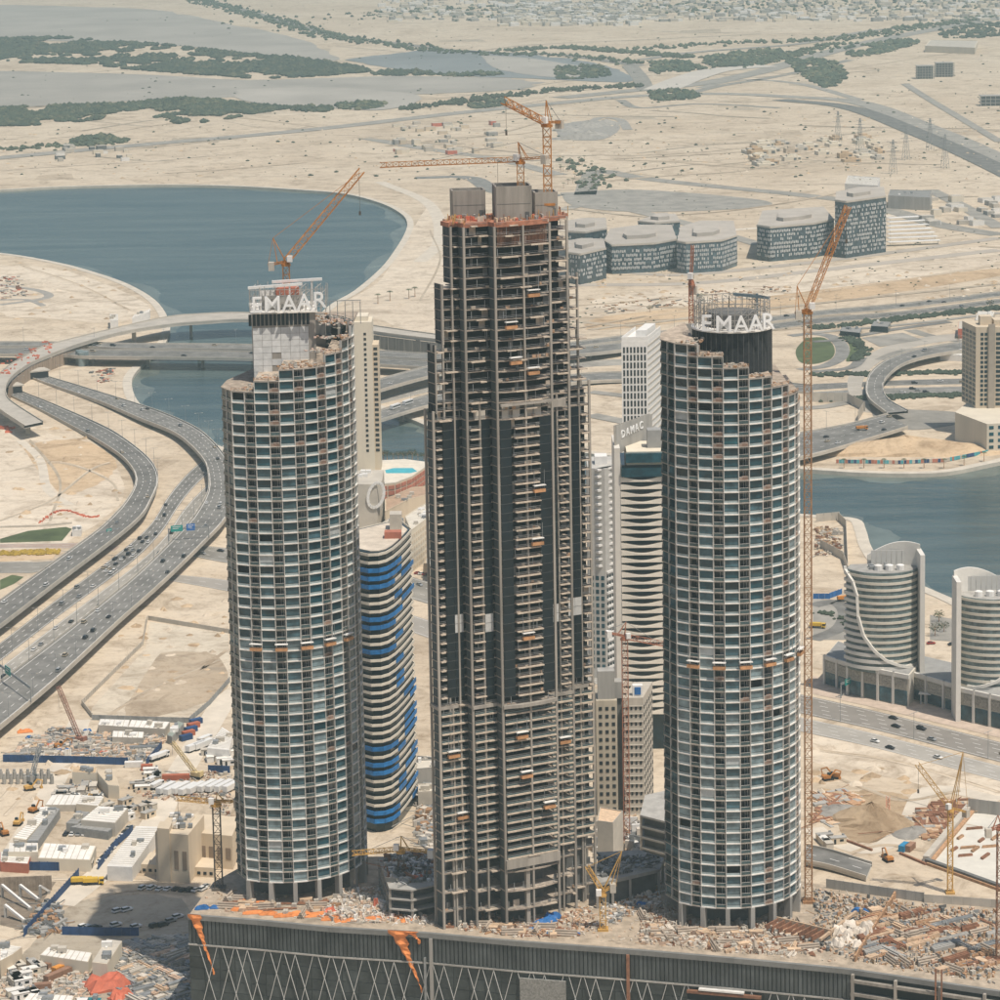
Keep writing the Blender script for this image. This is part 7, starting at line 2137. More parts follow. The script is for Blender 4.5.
patch('excavation_floor', [(930, 864), (968, 813), (1000, 815), (1060, 830), (1060, 900), (1000, 884)], mat('blinding_concrete', (0.60, 0.57, 0.50), 0.9, 0.08, 0.1), 0.12, smooth=False)
t = thing('capping_beam', 'long grey capping beam slanting beside the white pit floor', 'beam', G(926, 862, 0))
a = G(926, 862, 0); c = G(969, 810, 0); d = c - a
b = MB(); b.beam(Vector((0, 0, 1.2)), d + Vector((0, 0, 1.2)), 2.6, 2.4); b.build('beam', CONC, t)
b = MB(); b.beam(Vector((2.2, -0.6, 0.5)), d + Vector((2.2, -0.6, 0.5)), 1.6, 1.0); b.build('waler', TIMBER, t)
t = thing('capping_beam', 'brown capping beam along the front of the white pit floor', 'beam', G(926, 862, 0)); c = G(1010, 892, 0); d = c - a
b = MB(); b.beam(Vector((0, -1.4, 1.0)), d + Vector((0, -1.4, 1.0)), 2.0, 2.0); b.build('beam', CONC_D, t)
b = MB(); b.beam(Vector((0, -3.4, 0.6)), d + Vector((0, -3.4, 0.6)), 1.2, 1.0); b.build('waler', TIMBER, t)
fence([(968, 812), (1000, 816), (1040, 822)], 6, CONC_G, 'grey concrete wall behind the white pit floor', 4)
for i, (x, y) in enumerate(((960, 838), (974, 829), (968, 848), (981, 841), (975, 850), (985, 857), (990, 847), (965, 856), (995, 838), (954, 850))):
    bundle(x, y, crr.uniform(4, 8), 1.4, 0.9, crr.choice([0.2, 1.0]), RUST if i % 2 else TIMBER, 'short brown formwork strip lying on the white pit floor', 'formwork strips on the white pit floor', z=0.13)
for (x0, y0, x1, y1, lab) in ((810, 822, 841, 796, 'long rusty pipe lying beside the tall sand heap'), (840, 838, 872, 850, 'brown timber baulk below the tall sand heap'), (900, 853, 926, 864, 'rusty pipe beside the blue container'), (856, 912, 820, 940, 'pale gangway board across the roof rubble')):
    zz = POD + 2 if y0 > 905 else 0.5; a = G(x0, y0, zz); c = G(x1, y1, zz); t = thing('long_pipe', lab, 'pipe', Vector((a.x, a.y, 0 if zz < 1 else POD)))
    b = MB(); b.beam(a - t.location, c - t.location, 0.9); b.build('tube', RUST if zz < 1 else TIMBER_P, t)
    b = MB(); q = (a + c) / 2 - t.location; b.box((q.x, q.y, 0), (1, 1, max(0.1, q.z - 0.4))); b.build('support', TIMBER, t)

# orderly stacks in the yards
yr = random.Random(8)
for reg, n, al, lab, grp in (([(24, 745), (60, 730), (100, 736), (165, 736), (150, 759), (14, 757)], 70, 0.1, 'stack of pipes or boards in the crowded material yard', 'stacks in the material yard'), ([(128, 942), (188, 938), (188, 1002), (114, 1002)], 44, 0.75, 'long grey stack in the pipe yard beside the podium', 'stacks in the pipe yard'), ([(922, 812), (952, 802), (958, 808), (930, 836)], 18, 0.05, 'rusty steel bundle in the rows beside the capping beam', 'rusty bundles beside the capping beam')):
    for x, y in region_pts(reg, 0, n, yr):
        t = thing('material_stack', lab, 'stack', (x, y, 0.1), al + yr.choice([0, 0, 1.57]) + yr.gauss(0, 0.06), grp)
        L_, w_, h_ = yr.uniform(5, 13), yr.uniform(1.4, 3.4), yr.uniform(0.8, 2.2); m_ = yr.choice([STEEL, CONC_G, CONC, PINK, TIMBER_P, CONC]) if 'rusty' not in lab else RUST
        for i in range(4):
            b = MB(); b.box((0.1 * i, (i - 1.5) * w_ / 4, 0), (L_ * yr.uniform(0.9, 1), w_ / 4 * 0.85, h_ * yr.uniform(0.7, 1))); b.build('beam', m_, t)

# small site cabins and stores set in loose rows
cabm = []
for wm_, rm_ in ((CREAM, WHITE_R), (CONC, CONC), (WHITE, WHITE_R), (BEIGE, CONC_G)):
    b = MB(); b.box((0, 0, 0), (6.4, 3.0, 2.6), mi=0); b.box((0, 0, 2.6), (6.8, 3.3, 0.18), mi=1); b.box((-1.6, -1.52, 0.1), (0.9, 0.1, 2.0), mi=2); b.box((1.2, -1.52, 1.1), (1.6, 0.1, 0.9), mi=2); b.box((2.6, 1.2, 2.78), (0.9, 0.7, 0.6), mi=3)
    cabm.append(b.mesh('site_cabin', [wm_, rm_, DARK, STEEL]))
for reg, n, al, lab in (([(60, 792), (96, 786), (98, 803), (58, 806)], 14, 0.05, 'small pale cabin in the group below the kinked hall'), ([(136, 775), (160, 770), (164, 786), (138, 796)], 8, 0.1, 'small pale cabin beside the red container'), ([(0, 966), (40, 968), (44, 1000), (0, 1000)], 16, 0.5, 'small pale cabin among the lower yard boxes'), ([(205, 742), (228, 752), (230, 768), (206, 764)], 8, 0.2, 'small pale cabin beside the tent hall'), ([(100, 806), (150, 800), (152, 822), (128, 824)], 10, 0.9, 'small pale cabin between site office and institution'), ([(40, 862), (92, 864), (92, 868), (40, 868)], 6, 0.02, 'small pale cabin in front of the long barrack'), ([(815, 840), (830, 838), (850, 846), (830, 850)], 4, 0.2, 'small pale cabin beside the short road deck')):
    for x, y in region_pts(reg, 0, n, yr):
        tag(link('site_cabin', yr.choice(cabm), loc=(x, y, 0.1), rz=al + yr.choice([0, 1.571])), lab, 'cabin', 'cabins: ' + lab[17:])
# ------------------------------------------------------------------ vegetation
vr = random.Random(31)
MANG = mat('mangrove_leaf', (0.052, 0.070, 0.045), 0.9, 0.3, 0.02)
SHRUB = mat('desert_shrub_leaf', (0.075, 0.088, 0.052), 0.95, 0.3, 0.03)
def clump(b, x, y, z, r, h, mi=0):
    k = len(b.v); n = 5; a0 = vr.random() * 6
    for ring, rr_, zz in ((0, 0.75, 0.0), (1, 1.0, 0.45)):
        for i in range(n):
            a = a0 + 2 * math.pi * i / n; q = r * rr_ * vr.uniform(0.7, 1.25)
            b.v.append((x + q * math.cos(a), y + q * math.sin(a), z + h * zz * vr.uniform(0.7, 1.2)))
    b.v.append((x + vr.uniform(-.2, .2) * r, y + vr.uniform(-.2, .2) * r, z + h))
    for i in range(n):
        j = (i + 1) % n
        b.f.append((k + i, k + j, k + n + j, k + n + i)); b.f.append((k + n + i, k + n + j, k + 2 * n)); b.m += [mi, mi]
def wood(name, px, n, r, h, m, hole=0.0):
    P = roofpoly(spline(px + [px[0]], 3)[:-1], 0); b = MB(); xs = [p.x for p in P]; ys = [p.y for p in P]
    from mathutils import noise
    c = 0; tries = 0
    while c < n and tries < n * 12:
        tries += 1
        x, y = vr.uniform(min(xs), max(xs)), vr.uniform(min(ys), max(ys))
        if not inside((x, y), P): continue
        if noise.noise(Vector((x * 0.008, y * 0.004, 0.3))) + 0.6 * noise.noise(Vector((x * 0.03, y * 0.014, 1.3))) < hole - 0.48: continue
        s = vr.uniform(0.45, 1.2); clump(b, x, y, 0, r * s, h * s * vr.uniform(0.7, 1.2), vr.choice([0, 0, 0, 1, 1, 2])); c += 1
    return b.build(name, [m, SHRUB, mat('dry_olive_leaf', (0.12, 0.12, 0.07), 0.95, 0.3, 0.05)], None, kind='stuff')
wood('mangrove_wood', [(-180, 44), (40, 38), (120, 42), (190, 48), (240, 54), (310, 60), (368, 70), (350, 74), (270, 79), (200, 75), (130, 70), (60, 64), (-180, 58)], 10500, 7, 6.5, MANG, 0.2)
wood('mangrove_wood', [(-180, 116), (60, 106), (130, 104), (180, 99), (220, 101), (262, 106), (292, 108), (255, 114), (215, 122), (175, 124), (165, 118), (90, 121), (30, 126), (-180, 126)], 6200, 5.5, 5.5, MANG, 0.22)
for px, n in (([(335, 104), (360, 102), (384, 105), (370, 110), (340, 109)], 160), ([(290, 107), (330, 107), (326, 112), (292, 111)], 110), ([(372, 73), (400, 71), (440, 72), (445, 75), (380, 76)], 160), ([(440, 75), (470, 73), (500, 73), (498, 76), (450, 77)], 90),
              ([(70, 140), (100, 136), (130, 137), (128, 144), (75, 146)], 120), ([(460, 106), (500, 101), (502, 106), (462, 110)], 150), ([(556, 68), (600, 66), (610, 76), (570, 80), (556, 78)], 260),
              ([(700, 58), (760, 50), (800, 54), (760, 66), (710, 66)], 420), ([(785, 60), (835, 62), (848, 78), (825, 88), (800, 74)], 420), ([(845, 48), (900, 40), (918, 44), (870, 56), (848, 56)], 360), ([(650, 62), (690, 62), (690, 72), (655, 74)], 200), ([(940, 30), (1000, 22), (1000, 36), (945, 38)], 240), ([(650, 92), (680, 90), (700, 98), (655, 101)], 170)):
    wood('far_thicket', px, n, 6, 6, MANG)
def belt(name, px, n, w, r=5, h=6, m=SHRUB):
    C = [G(x, y, 0) for x, y in spline(px, 6)]; c = cum(C); b = MB()
    for i in range(n):
        p, d = at_len(C, c, vr.random() * c[-1]); o = Vector((-d.y, d.x, 0)) * vr.gauss(0, w)
        s = vr.uniform(0.5, 1.3); clump(b, p.x + o.x, p.y + o.y, 0, r * s, h * s)
    return b.build(name, m, None, kind='stuff')
belt('roadside_trees', [(180, -4), (250, 14), (330, 36), (400, 46), (470, 54), (560, 56), (640, 64)], 900, 20)
belt('roadside_trees', [(640, 50), (720, 44), (830, 40), (930, 26), (1000, 16)], 420, 24)
belt('roadside_trees', [(400, 110), (520, 95), (600, 88), (640, 86)], 240, 14)
belt('roadside_trees', [(690, 70), (760, 62), (840, 44)], 220, 20)
belt('roadside_trees', [(500, 52), (560, 48), (620, 52), (690, 58)], 300, 14)
belt('roadside_trees', [(813, 329), (870, 323), (1000, 308)], 420, 4, 2.6, 2.4, MANG)
belt('roadside_trees', [(813, 376), (880, 374), (975, 373)], 260, 3.5, 2.4, 2.2, MANG)
belt('roadside_trees', [(813, 401), (880, 398), (975, 395)], 320, 3.5, 2.4, 2.2, MANG)
belt('roadside_trees', [(846, 338), (860, 346), (862, 354), (852, 361)], 120, 3, 2.4, 2.4, MANG)
belt('roadside_trees', [(560, 160), (580, 166), (600, 178), (590, 190)], 60, 12, 4, 4)
belt('roadside_trees', [(0, 150), (60, 146), (130, 142)], 90, 12, 4, 4)
belt('roadside_trees', [(820, 612), (845, 622), (856, 634)], 60, 2, 1.4, 1.5, MANG)
belt('low_shrubs', [(0, 554), (60, 552)], 260, 3, 1.2, 1.1, mat('yellow_flowering_shrub', (0.40, 0.27, 0.04), 0.9, 0.3, 0.2))
# scattered scrub over the far desert
b = MB()
for _ in range(1300):
    p = G(vr.uniform(-20, 1020), vr.uniform(4, 180), 0)
    if inside((p.x, p.y), shore): continue
    s = 0.8 + 2.6 * vr.random() ** 3; clump(b, p.x, p.y, 0, s, s * 0.8)
for _ in range(500):
    p = G(vr.uniform(570, 1000), vr.uniform(140, 330), 0)
    s = vr.uniform(0.7, 1.6); clump(b, p.x, p.y, 0, s, s * 0.8)
b.build('desert_scrub', SHRUB, None, kind='stuff')
# far town: blocks too far off to tell apart
b = MB()
for _ in range(1500):
    x = vr.uniform(380, 1010); y = vr.uniform(-6, 22) + (0 if x > 480 else 0)
    if vr.random() < 0.35: x = vr.uniform(500, 640); y = vr.uniform(4, 26)
    p = G(x, y, 0); b.box((p.x, p.y, 0), (vr.uniform(8, 26), vr.uniform(8, 22), vr.uniform(3, 9)), vr.choice([0.2, 0.25]), vr.randrange(4))
b.build('far_town', [CREAM, CONC, WHITE, CONC_G], None, kind='stuff')
belt('far_town_trees', [(400, 10), (520, 14), (640, 8), (760, 6), (1000, 4)], 900, 190, 5, 5)

LEAF = [mat('tree_leaf_dark', (0.045, 0.065, 0.028), 0.9, 0.3, 0.4), mat('tree_leaf_light', (0.085, 0.11, 0.045), 0.9, 0.3, 0.4)]
def tree_proto(h, r, seed):
    r_ = random.Random(seed); t = thing('tree', 'x', 'tree')
    b = MB(); b.lathe((0, 0, 0), [(0.22, 0), (0.15, h * 0.5), (0.05, h * 0.75)], 6)
    for i in range(4):
        a = r_.random() * 6; b.beam((0, 0, h * 0.4), (math.cos(a) * r * 0.6, math.sin(a) * r * 0.6, h * 0.75), 0.1)
    b.build('trunk', TIMBER, t)
    b = MB()
    for _ in range(230):
        a = r_.random() * 6.28; q = r * math.sqrt(r_.random()); zz = h * (0.62 + 0.34 * r_.uniform(-1, 1) * math.sqrt(max(0.05, 1 - (q / r) ** 2)))
        x, y = q * math.cos(a), q * math.sin(a); s = r_.uniform(0.18, 0.42)
        v = [Vector((r_.uniform(-s, s), r_.uniform(-s, s), r_.uniform(-s, s))) + Vector((x, y, zz)) for _ in range(4)]
        b.poly(v[:3], r_.randrange(2)); b.poly([v[1], v[2], v[3]], r_.randrange(2))
    b.build('crown', LEAF, t); remember(t); return t
def palm_proto(h):
    t = thing('palm_tree', 'x', 'palm tree')
    b = MB(); b.lathe((0, 0, 0), [(0.35, 0), (0.25, h * 0.5), (0.22, h)], 6); b.build('trunk', TIMBER, t)
    b = MB()
    for i in range(12):
        a = 6.283 * i / 12; d = Vector((math.cos(a), math.sin(a), 0)); sd = Vector((-d.y, d.x, 0)); L = 2.6
        prev = None
        for k in range(5):
            s = k / 4; c = Vector((0, 0, h)) + d * L * s + Vector((0, 0, 1.0 * s - 1.9 * s * s)); w = sd * (0.55 * (1 - s) + 0.08)
            row = (c - w, c + Vector((0, 0, 0.15)), c + w)
            if prev: b.poly([prev[0], prev[1], row[1], row[0]], i % 2); b.poly([prev[1], prev[2], row[2], row[1]], i % 2)
            prev = row
    b.build('crown', LEAF, t); remember(t); return t
def place(proto, flag, loc, rz, sc, label, group):
    o = proto if not flag else copy_tree(proto)
    flag.append(1); o.location = loc; o.rotation_euler = (0, 0, rz); o.scale = (sc, sc, sc); o['label'] = label; o['group'] = group
    return o
tp, tf = tree_proto(6.5, 3.0, 1), []
for x in range(383, 430, 5): place(tp, tf, G(x + vr.uniform(-1, 1), 459 + abs(x - 400) * 0.05, 12), vr.random() * 6, vr.uniform(0.8, 1.3), 'round green tree on the terrace behind the rooftop pool', 'trees behind the rooftop pool')
for x, y in ((958, 342), (990, 308), (700, 300), (650, 312), (935, 636), (939, 622), (944, 632)): place(tp, tf, G(x, y, 0), vr.random() * 6, vr.uniform(0.9, 1.4), 'small lone tree standing in the sand' if x < 930 or x > 950 else 'small tree in the grey yard between the rounded towers', 'small lone trees')
pp_, pf = palm_proto(7.5), []
for x, y in ((378, 304), (390, 301), (409, 299), (415, 297)): place(pp_, pf, G(x, y, 0), vr.random() * 6, 1.2, 'lone palm tree by the track along the lagoon shore', 'palms along the lagoon track')
for i in range(8):
    x = 844 + i * 20; place(pp_, pf, G(x, 468 - max(0, (x - 950)) * 0.2, 0.3), vr.random() * 6, 0.8, 'palm tree on the canal promenade below the sand mound', 'palms on the canal promenade')
for i in range(26):
    x = vr.uniform(560, 600); y = vr.uniform(160, 192); place(pp_, pf, G(x, y, 0), vr.random() * 6, 0.9, 'far palm beside the road bend past the lagoon', 'far palms by the road bend')

# ------------------------------------------------------------------ vehicles
CARM = {}
PAINTS = {'white': mat('car_white', (0.72, 0.71, 0.68), 0.35, 0.03, 1), 'silver': mat('car_silver', (0.40, 0.41, 0.41), 0.35, 0.05, 1, metal=0.4), 'dark': mat('car_dark', (0.035, 0.038, 0.045), 0.35, 0.1, 1),
          'red': mat('car_red', (0.36, 0.04, 0.03), 0.35, 0.05, 1), 'sand': mat('car_sand', (0.46, 0.38, 0.27), 0.4, 0.05, 1), 'yellow': mat('car_yellow', (0.66, 0.42, 0.04), 0.4, 0.05, 1), 'orange': mat('car_orange', (0.58, 0.22, 0.03), 0.45, 0.1, 1), 'blue': mat('car_blue', (0.03, 0.09, 0.25), 0.35, 0.05, 1)}
def extr(b, prof, w, mi, taper=0.0):
    """side profile (x,z) extruded across y"""
    n = len(prof); k = len(b.v)
    zs = [z for _, z in prof]; z0, z1 = min(zs), max(zs)
    for s in (-1, 1):
        for x, z in prof: b.v.append((x, s * (w / 2 - taper * (z - z0) / max(0.01, z1 - z0)), z))
    b.f.append(tuple(k + i for i in range(n))); b.f.append(tuple(k + n + i for i in reversed(range(n)))); b.m += [mi, mi]
    for i in range(n):
        j = (i + 1) % n; b.f.append((k + i, k + n + i, k + n + j, k + j)); b.m.append(mi)
def car_mesh(kind, colr):
    key = (kind, colr)
    if key in CARM: return CARM[key]
    b = MB()
    if kind == 'car':
        extr(b, [(-2.25, 0.35), (-2.25, 0.85), (-1.9, 0.98), (1.0, 0.98), (2.1, 0.8), (2.25, 0.6), (2.25, 0.35)], 1.8, 0)
        extr(b, [(-1.75, 0.98), (-1.25, 1.42), (0.35, 1.42), (1.05, 0.98)], 1.66, 1, 0.22)
        b.box((-0.45, 0, 1.42), (1.5, 1.2, 0.05), 0, 0)
        wb, wr = 1.4, 0.33
    elif kind == 'suv':
        extr(b, [(-2.4, 0.45), (-2.4, 1.1), (1.0, 1.12), (2.3, 1.0), (2.4, 0.45)], 1.95, 0)
        extr(b, [(-2.35, 1.1), (-2.1, 1.75), (0.4, 1.75), (1.05, 1.1)], 1.85, 1, 0.2)
        b.box((-0.85, 0, 1.75), (2.4, 1.45, 0.07), 0, 0); wb, wr = 1.45, 0.4
    elif kind == 'bus':
        extr(b, [(-5.5, 0.5), (-5.5, 3.0), (-5.2, 3.2), (5.2, 3.2), (5.5, 2.9), (5.5, 0.5)], 2.5, 0)
        b.box((0, 0, 1.5), (10.6, 2.56, 0.95), 0, 1); wb, wr = 3.6, 0.5
    elif kind == 'truck':
        b.box((2.9, 0, 0.6), (2.0, 2.4, 2.2), 0, 0); b.box((3.2, 0, 1.7), (1.5, 2.46, 0.8), 0, 1); b.box((-1.2, 0, 0.9), (6, 2.5, 0.4), 0, 2)
        extr(b, [(-4.2, 1.3), (-4.2, 2.8), (1.6, 2.9), (1.6, 1.3)], 2.5, 0); wb, wr = 2.8, 0.55
    else:   # trailer
        extr(b, [(-6, 0.9), (-6, 3.3), (5.9, 3.3), (5.9, 0.9)], 2.6, 0); b.box((0, 0, 3.3), (11.6, 2.3, 0.08), 0, 0); b.box((-1, 0, 0.6), (9, 1.4, 0.3), 0, 2); wb, wr = 4.4, 0.5
    for sx in (-1, 1):
        for sy in (-1, 1):
            k = len(b.v); hw = 0.86 if kind == 'car' else 0.95 if kind == 'suv' else 1.2
            for yy in (sy * hw, sy * (hw - 0.3)):
                for i in range(8): b.v.append((sx * wb + wr * math.cos(i * 0.785), yy, wr + wr * math.sin(i * 0.785)))
            b.f.append(tuple(k + i for i in range(8))); b.f.append(tuple(k + 8 + i for i in reversed(range(8)))); b.m += [2, 2]
            for i in range(8): b.f.append((k + i, k + (i + 1) % 8, k + 8 + (i + 1) % 8, k + 8 + i)); b.m.append(2)
    CARM[key] = b.mesh(kind, [PAINTS[colr], GL[5], RUBBER])
    return CARM[key]
NAMES = {'car': 'parked_car', 'suv': 'parked_car', 'bus': 'bus', 'truck': 'truck', 'trailer': 'trailer'}
def vehicle(kind, colr, p, rz, label, group, moving=True):
    nm = {'car': 'car', 'suv': 'car'}.get(kind, kind)
    o = link(nm, car_mesh(kind, colr), loc=p, rz=rz)
    return tag(o, label, nm, group)
def traffic(idx, n, where, seed, kinds=None, fr=None, t0=0.0, t1=1.0):
    r_ = random.Random(seed); LW, RW = ROADS[idx]
    C = [a.lerp(b_, 0.5) for a, b_ in zip(LW, RW)]; c = cum(C)
    used = []
    for _ in range(n):
        for _try in range(20):
            s = c[-1] * r_.uniform(t0, t1); f = r_.choice(fr or [0.2, 0.4, 0.6, 0.8])
            if all(abs(s - s2) > 9 or abs(f - f2) > 0.15 for s2, f2 in used): break
        used.append((s, f))
        pl, dl = at_len([a.lerp(b_, f) for a, b_ in zip(LW, RW)], cum([a.lerp(b_, f) for a, b_ in zip(LW, RW)]), s)
        k = r_.choice(kinds or ['car', 'car', 'suv']); cl_ = r_.choice(['white', 'white', 'white', 'silver', 'dark', 'sand', 'dark']) if k in ('car', 'suv') else r_.choice(['white', 'orange'])
        vehicle(k, cl_, pl + Vector((0, 0, 0.06)), math.atan2(dl.y, dl.x), f'{cl_} {"car" if k in ("car", "suv") else k} driving on {where}', f'vehicles on {where}')
traffic(0, 9, 'the raised carriageway beside the sand lot', 1, t0=0.1, t1=0.95)
traffic(1, 24, 'the wide raised carriageway with gantries', 2, fr=[0.15, 0.38, 0.62, 0.85], t0=0.08, t1=0.9)
traffic(2, 22, 'the ground-level lanes between the raised carriageways', 3, fr=[0.2, 0.5, 0.8], t0=0.05, t1=0.75)
traffic(3, 14, 'the paler ground-level lanes beside them', 4, fr=[0.2, 0.5, 0.8], t0=0.05, t1=0.7)
traffic(2, 14, 'the jammed stretch of the ground-level lanes', 5, fr=[0.2, 0.5, 0.8], t0=0.5, t1=0.62)
traffic(9, 26, 'the far expressway carriageway', 6, fr=[0.25, 0.5, 0.75])
traffic(10, 28, 'the near expressway carriageway', 7, fr=[0.25, 0.5, 0.75])
traffic(11, 4, 'the slip ramp between the towers', 8, fr=[0.3, 0.7])
traffic(12, 6, 'the low bridge over the narrow channel', 9, fr=[0.3, 0.7])
traffic(12, 3, 'the low channel bridge among cars', 10, kinds=['bus'], fr=[0.3], t0=0.25, t1=0.45)
traffic(6, 8, 'the street behind the unfinished tower', 11, fr=[0.3, 0.7])
traffic(14, 7, 'the far lanes under the curved flyover', 12, fr=[0.25, 0.5, 0.75], t0=0.2, t1=0.7)
traffic(15, 7, 'the near lanes under the curved flyover', 13, fr=[0.25, 0.5, 0.75], t0=0.2, t1=0.7)
traffic(16, 3, 'the curved flyover near the beige tower', 14, fr=[0.3, 0.7])
traffic(18, 7, 'the low road bridge beside the sand mound', 15, fr=[0.2, 0.4, 0.6, 0.8], t0=0.45, t1=0.95)
BV = [i for i, (a, _b) in enumerate(ROADS) if abs(a[0].x - G(560, 640, 0.12).x) < 1 or abs(a[0].x - G(560, 662, 0.12).x) < 1]
traffic(BV[0], 5, 'the boulevard below the rounded towers', 16, t0=0.5, t1=0.9)
traffic(BV[1], 3, 'the pale boulevard lane nearest the sand heap', 17, t0=0.5, t1=0.8)
for k_, (x, y, c_, kd) in enumerate([(143, 888, 'white', 'suv'), (152, 888, 'white', 'suv'), (160, 889, 'white', 'car'), (168, 889, 'white', 'car'), (176, 889, 'dark', 'car'), (183, 890, 'dark', 'car'), (190, 890, 'dark', 'suv'), (196, 890, 'white', 'car'), (203, 889, 'white', 'suv'), (206, 886, 'silver', 'car')]):
    vehicle(kd, c_, G(x, y + 1, 0.07), R(62), f'{c_} {"bus" if kd == "bus" else "car"} parked in the slanting row beside the podium corner', 'row parked by the podium corner')
for x, y, c_ in ((118, 912, 'white'), (127, 911, 'white'), (155, 927, 'dark'), (163, 926, 'dark'), (171, 922, 'silver'), (178, 918, 'white'), (116, 926, 'white'), (136, 928, 'white'), (84, 928, 'white'), (90, 929, 'silver'), (96, 929, 'dark')):
    vehicle('suv', c_, G(x, y, 0.07), R(40), f'{c_} car standing in the shaded lot behind the blue hoarding', 'cars in the shaded lot')
for i in range(8): vehicle('car', ['dark', 'white', 'silver', 'white', 'dark', 'white', 'dark', 'white'][i], G(66 + i * 6.4, 835, 0.07), R(80), 'car parked under the edge of the broad site office', 'cars below the broad site office')
for i in range(9): vehicle('car', ['white', 'dark', 'silver'][i % 3], G(101 + i * 3.6, 862 - i * 4.2, 0.07), R(60), 'car parked along the slanting hoarding of the white shed', 'cars along the white shed hoarding')
for i in range(5): vehicle('trailer', 'white', G(166 + i * 7.4, 792 + (i % 2), 0.07), R(62), 'white trailer in the parked row behind the beige institution', 'white trailers in the parked row')
for i in range(4): vehicle('trailer', 'white', G(207 + i * 8.4, 790, 0.07), R(62), 'white trailer in the row beside the round tower', 'white trailers beside the round tower')
for i, (x, y) in enumerate(((196, 750), (203, 748), (156, 760), (162, 758), (205, 742))): vehicle('trailer' if i < 2 else 'truck', 'white', G(x, y, 0.07), R(55), ('white trailer' if i < 2 else 'white truck') + ' waiting beside the tent hall and yard hoarding', 'lorries by the tent hall')
for i, (x, y, r_) in enumerate(((152, 783, 62), (157, 788, 62))): vehicle('truck', 'white', G(x, y, 0.07), R(r_), 'white truck with raised gear beside the parked trailers', 'trucks beside the trailers')
vehicle('truck', 'yellow', G(82, 884, 0.07), R(3), 'yellow truck parked below the strutted excavation hoarding', None); vehicle('truck', 'yellow', G(94, 884.5, 0.07), R(3), 'second yellow truck, behind the first below the hoarding', None)
vehicle('truck', 'yellow', G(818, 628, 0.1), R(-18), 'yellow truck on the access road beside the rounded tower', None); vehicle('truck', 'orange', G(845, 601, 0.1), R(10), 'small orange truck by the bright blue hoarding', None)
vehicle('truck', 'orange', G(862, 430, 6.3), R(12), 'orange truck on the low road bridge', None)
vehicle('car', 'red', G(931, 644, 0.1), R(10), 'dark red car parked between the rounded towers', None); vehicle('car', 'dark', G(952, 645, 0.1), R(30), 'dark car parked beside the red one between rounded towers', None)
for i in range(6): vehicle('car', ['red', 'white', 'red', 'dark', 'red', 'white'][i], G(418 + i * 4, 574 + i * 0.6, 0.15), R(-10), 'car parked along the street behind the blue-wrapped tower', 'cars behind the blue-wrapped tower')
for i in range(10): vehicle('car', vr.choice(['white', 'silver', 'dark']), G(384 + vr.uniform(0, 40), 500 + vr.uniform(0, 8), 0.1), vr.random() * 3, 'car parked in the yard below the terracotta block', 'cars below the terracotta block')

EXC = {}
def excavator(px, py, rz, m, label):
    t = thing('excavator', label, 'excavator', G(px, py, 0.05), rz)
    for s in (-1.3, 1.3):
        b = MB(); extr(b, [(-2.2, 0.25), (-1.9, 0), (1.9, 0), (2.2, 0.25), (2.2, 0.65), (1.9, 0.9), (-1.9, 0.9), (-2.2, 0.65)], 0.6, 0); b.build('crawler_track', RUBBER, t).location = (0, s, 0)
    b = MB(); extr(b, [(-2.4, 1.0), (-2.5, 2.1), (-0.6, 2.3), (0.6, 2.0), (0.9, 1.0)], 2.7, 0); b.build('body', m, t)
    b = MB(); extr(b, [(0.1, 1.1), (0.0, 3.0), (1.2, 3.0), (1.7, 1.9), (1.6, 1.1)], 1.1, 0); b.build('cab', GL[1], t).location = (0, 0.8, 0)
    b = MB(); b.beam((0.8, -0.4, 1.6), (3.4, -0.4, 4.4), 0.5); b.beam((3.4, -0.4, 4.4), (5.8, -0.4, 3.4), 0.45); b.build('boom', m, t)
    b = MB(); b.beam((5.8, -0.4, 3.5), (5.2, -0.4, 1.2), 0.35); b.box((5.1, -0.4, 0.1), (1.1, 1.2, 1.0)); b.build('bucket_arm', m, t)
excavator(34, 812, R(60), CRANE_O, 'orange excavator on the sand beside the dark canopy')
excavator(18, 825, R(80), CRANE_Y, 'yellow excavator below the orange one on the sand')
excavator(30, 790, R(30), CRANE_Y, 'yellow crawler machine below the row of piles')
excavator(4, 835, R(120), CRANE_O, 'small orange excavator at the track edge beside the white shed')
excavator(828, 780, R(15), CRANE_O, 'orange excavator at work past the rusty pipe')
excavator(834, 778, R(160), CRANE_O, 'second orange excavator right behind the working one')
excavator(888, 861, R(110), CRANE_O, 'orange excavator below the blue container')
excavator(60, 748, R(20), CRANE_O, 'orange loader in the crowded material yard')
excavator(85, 806, R(70), CRANE_Y, 'yellow loader between the cream sheds')

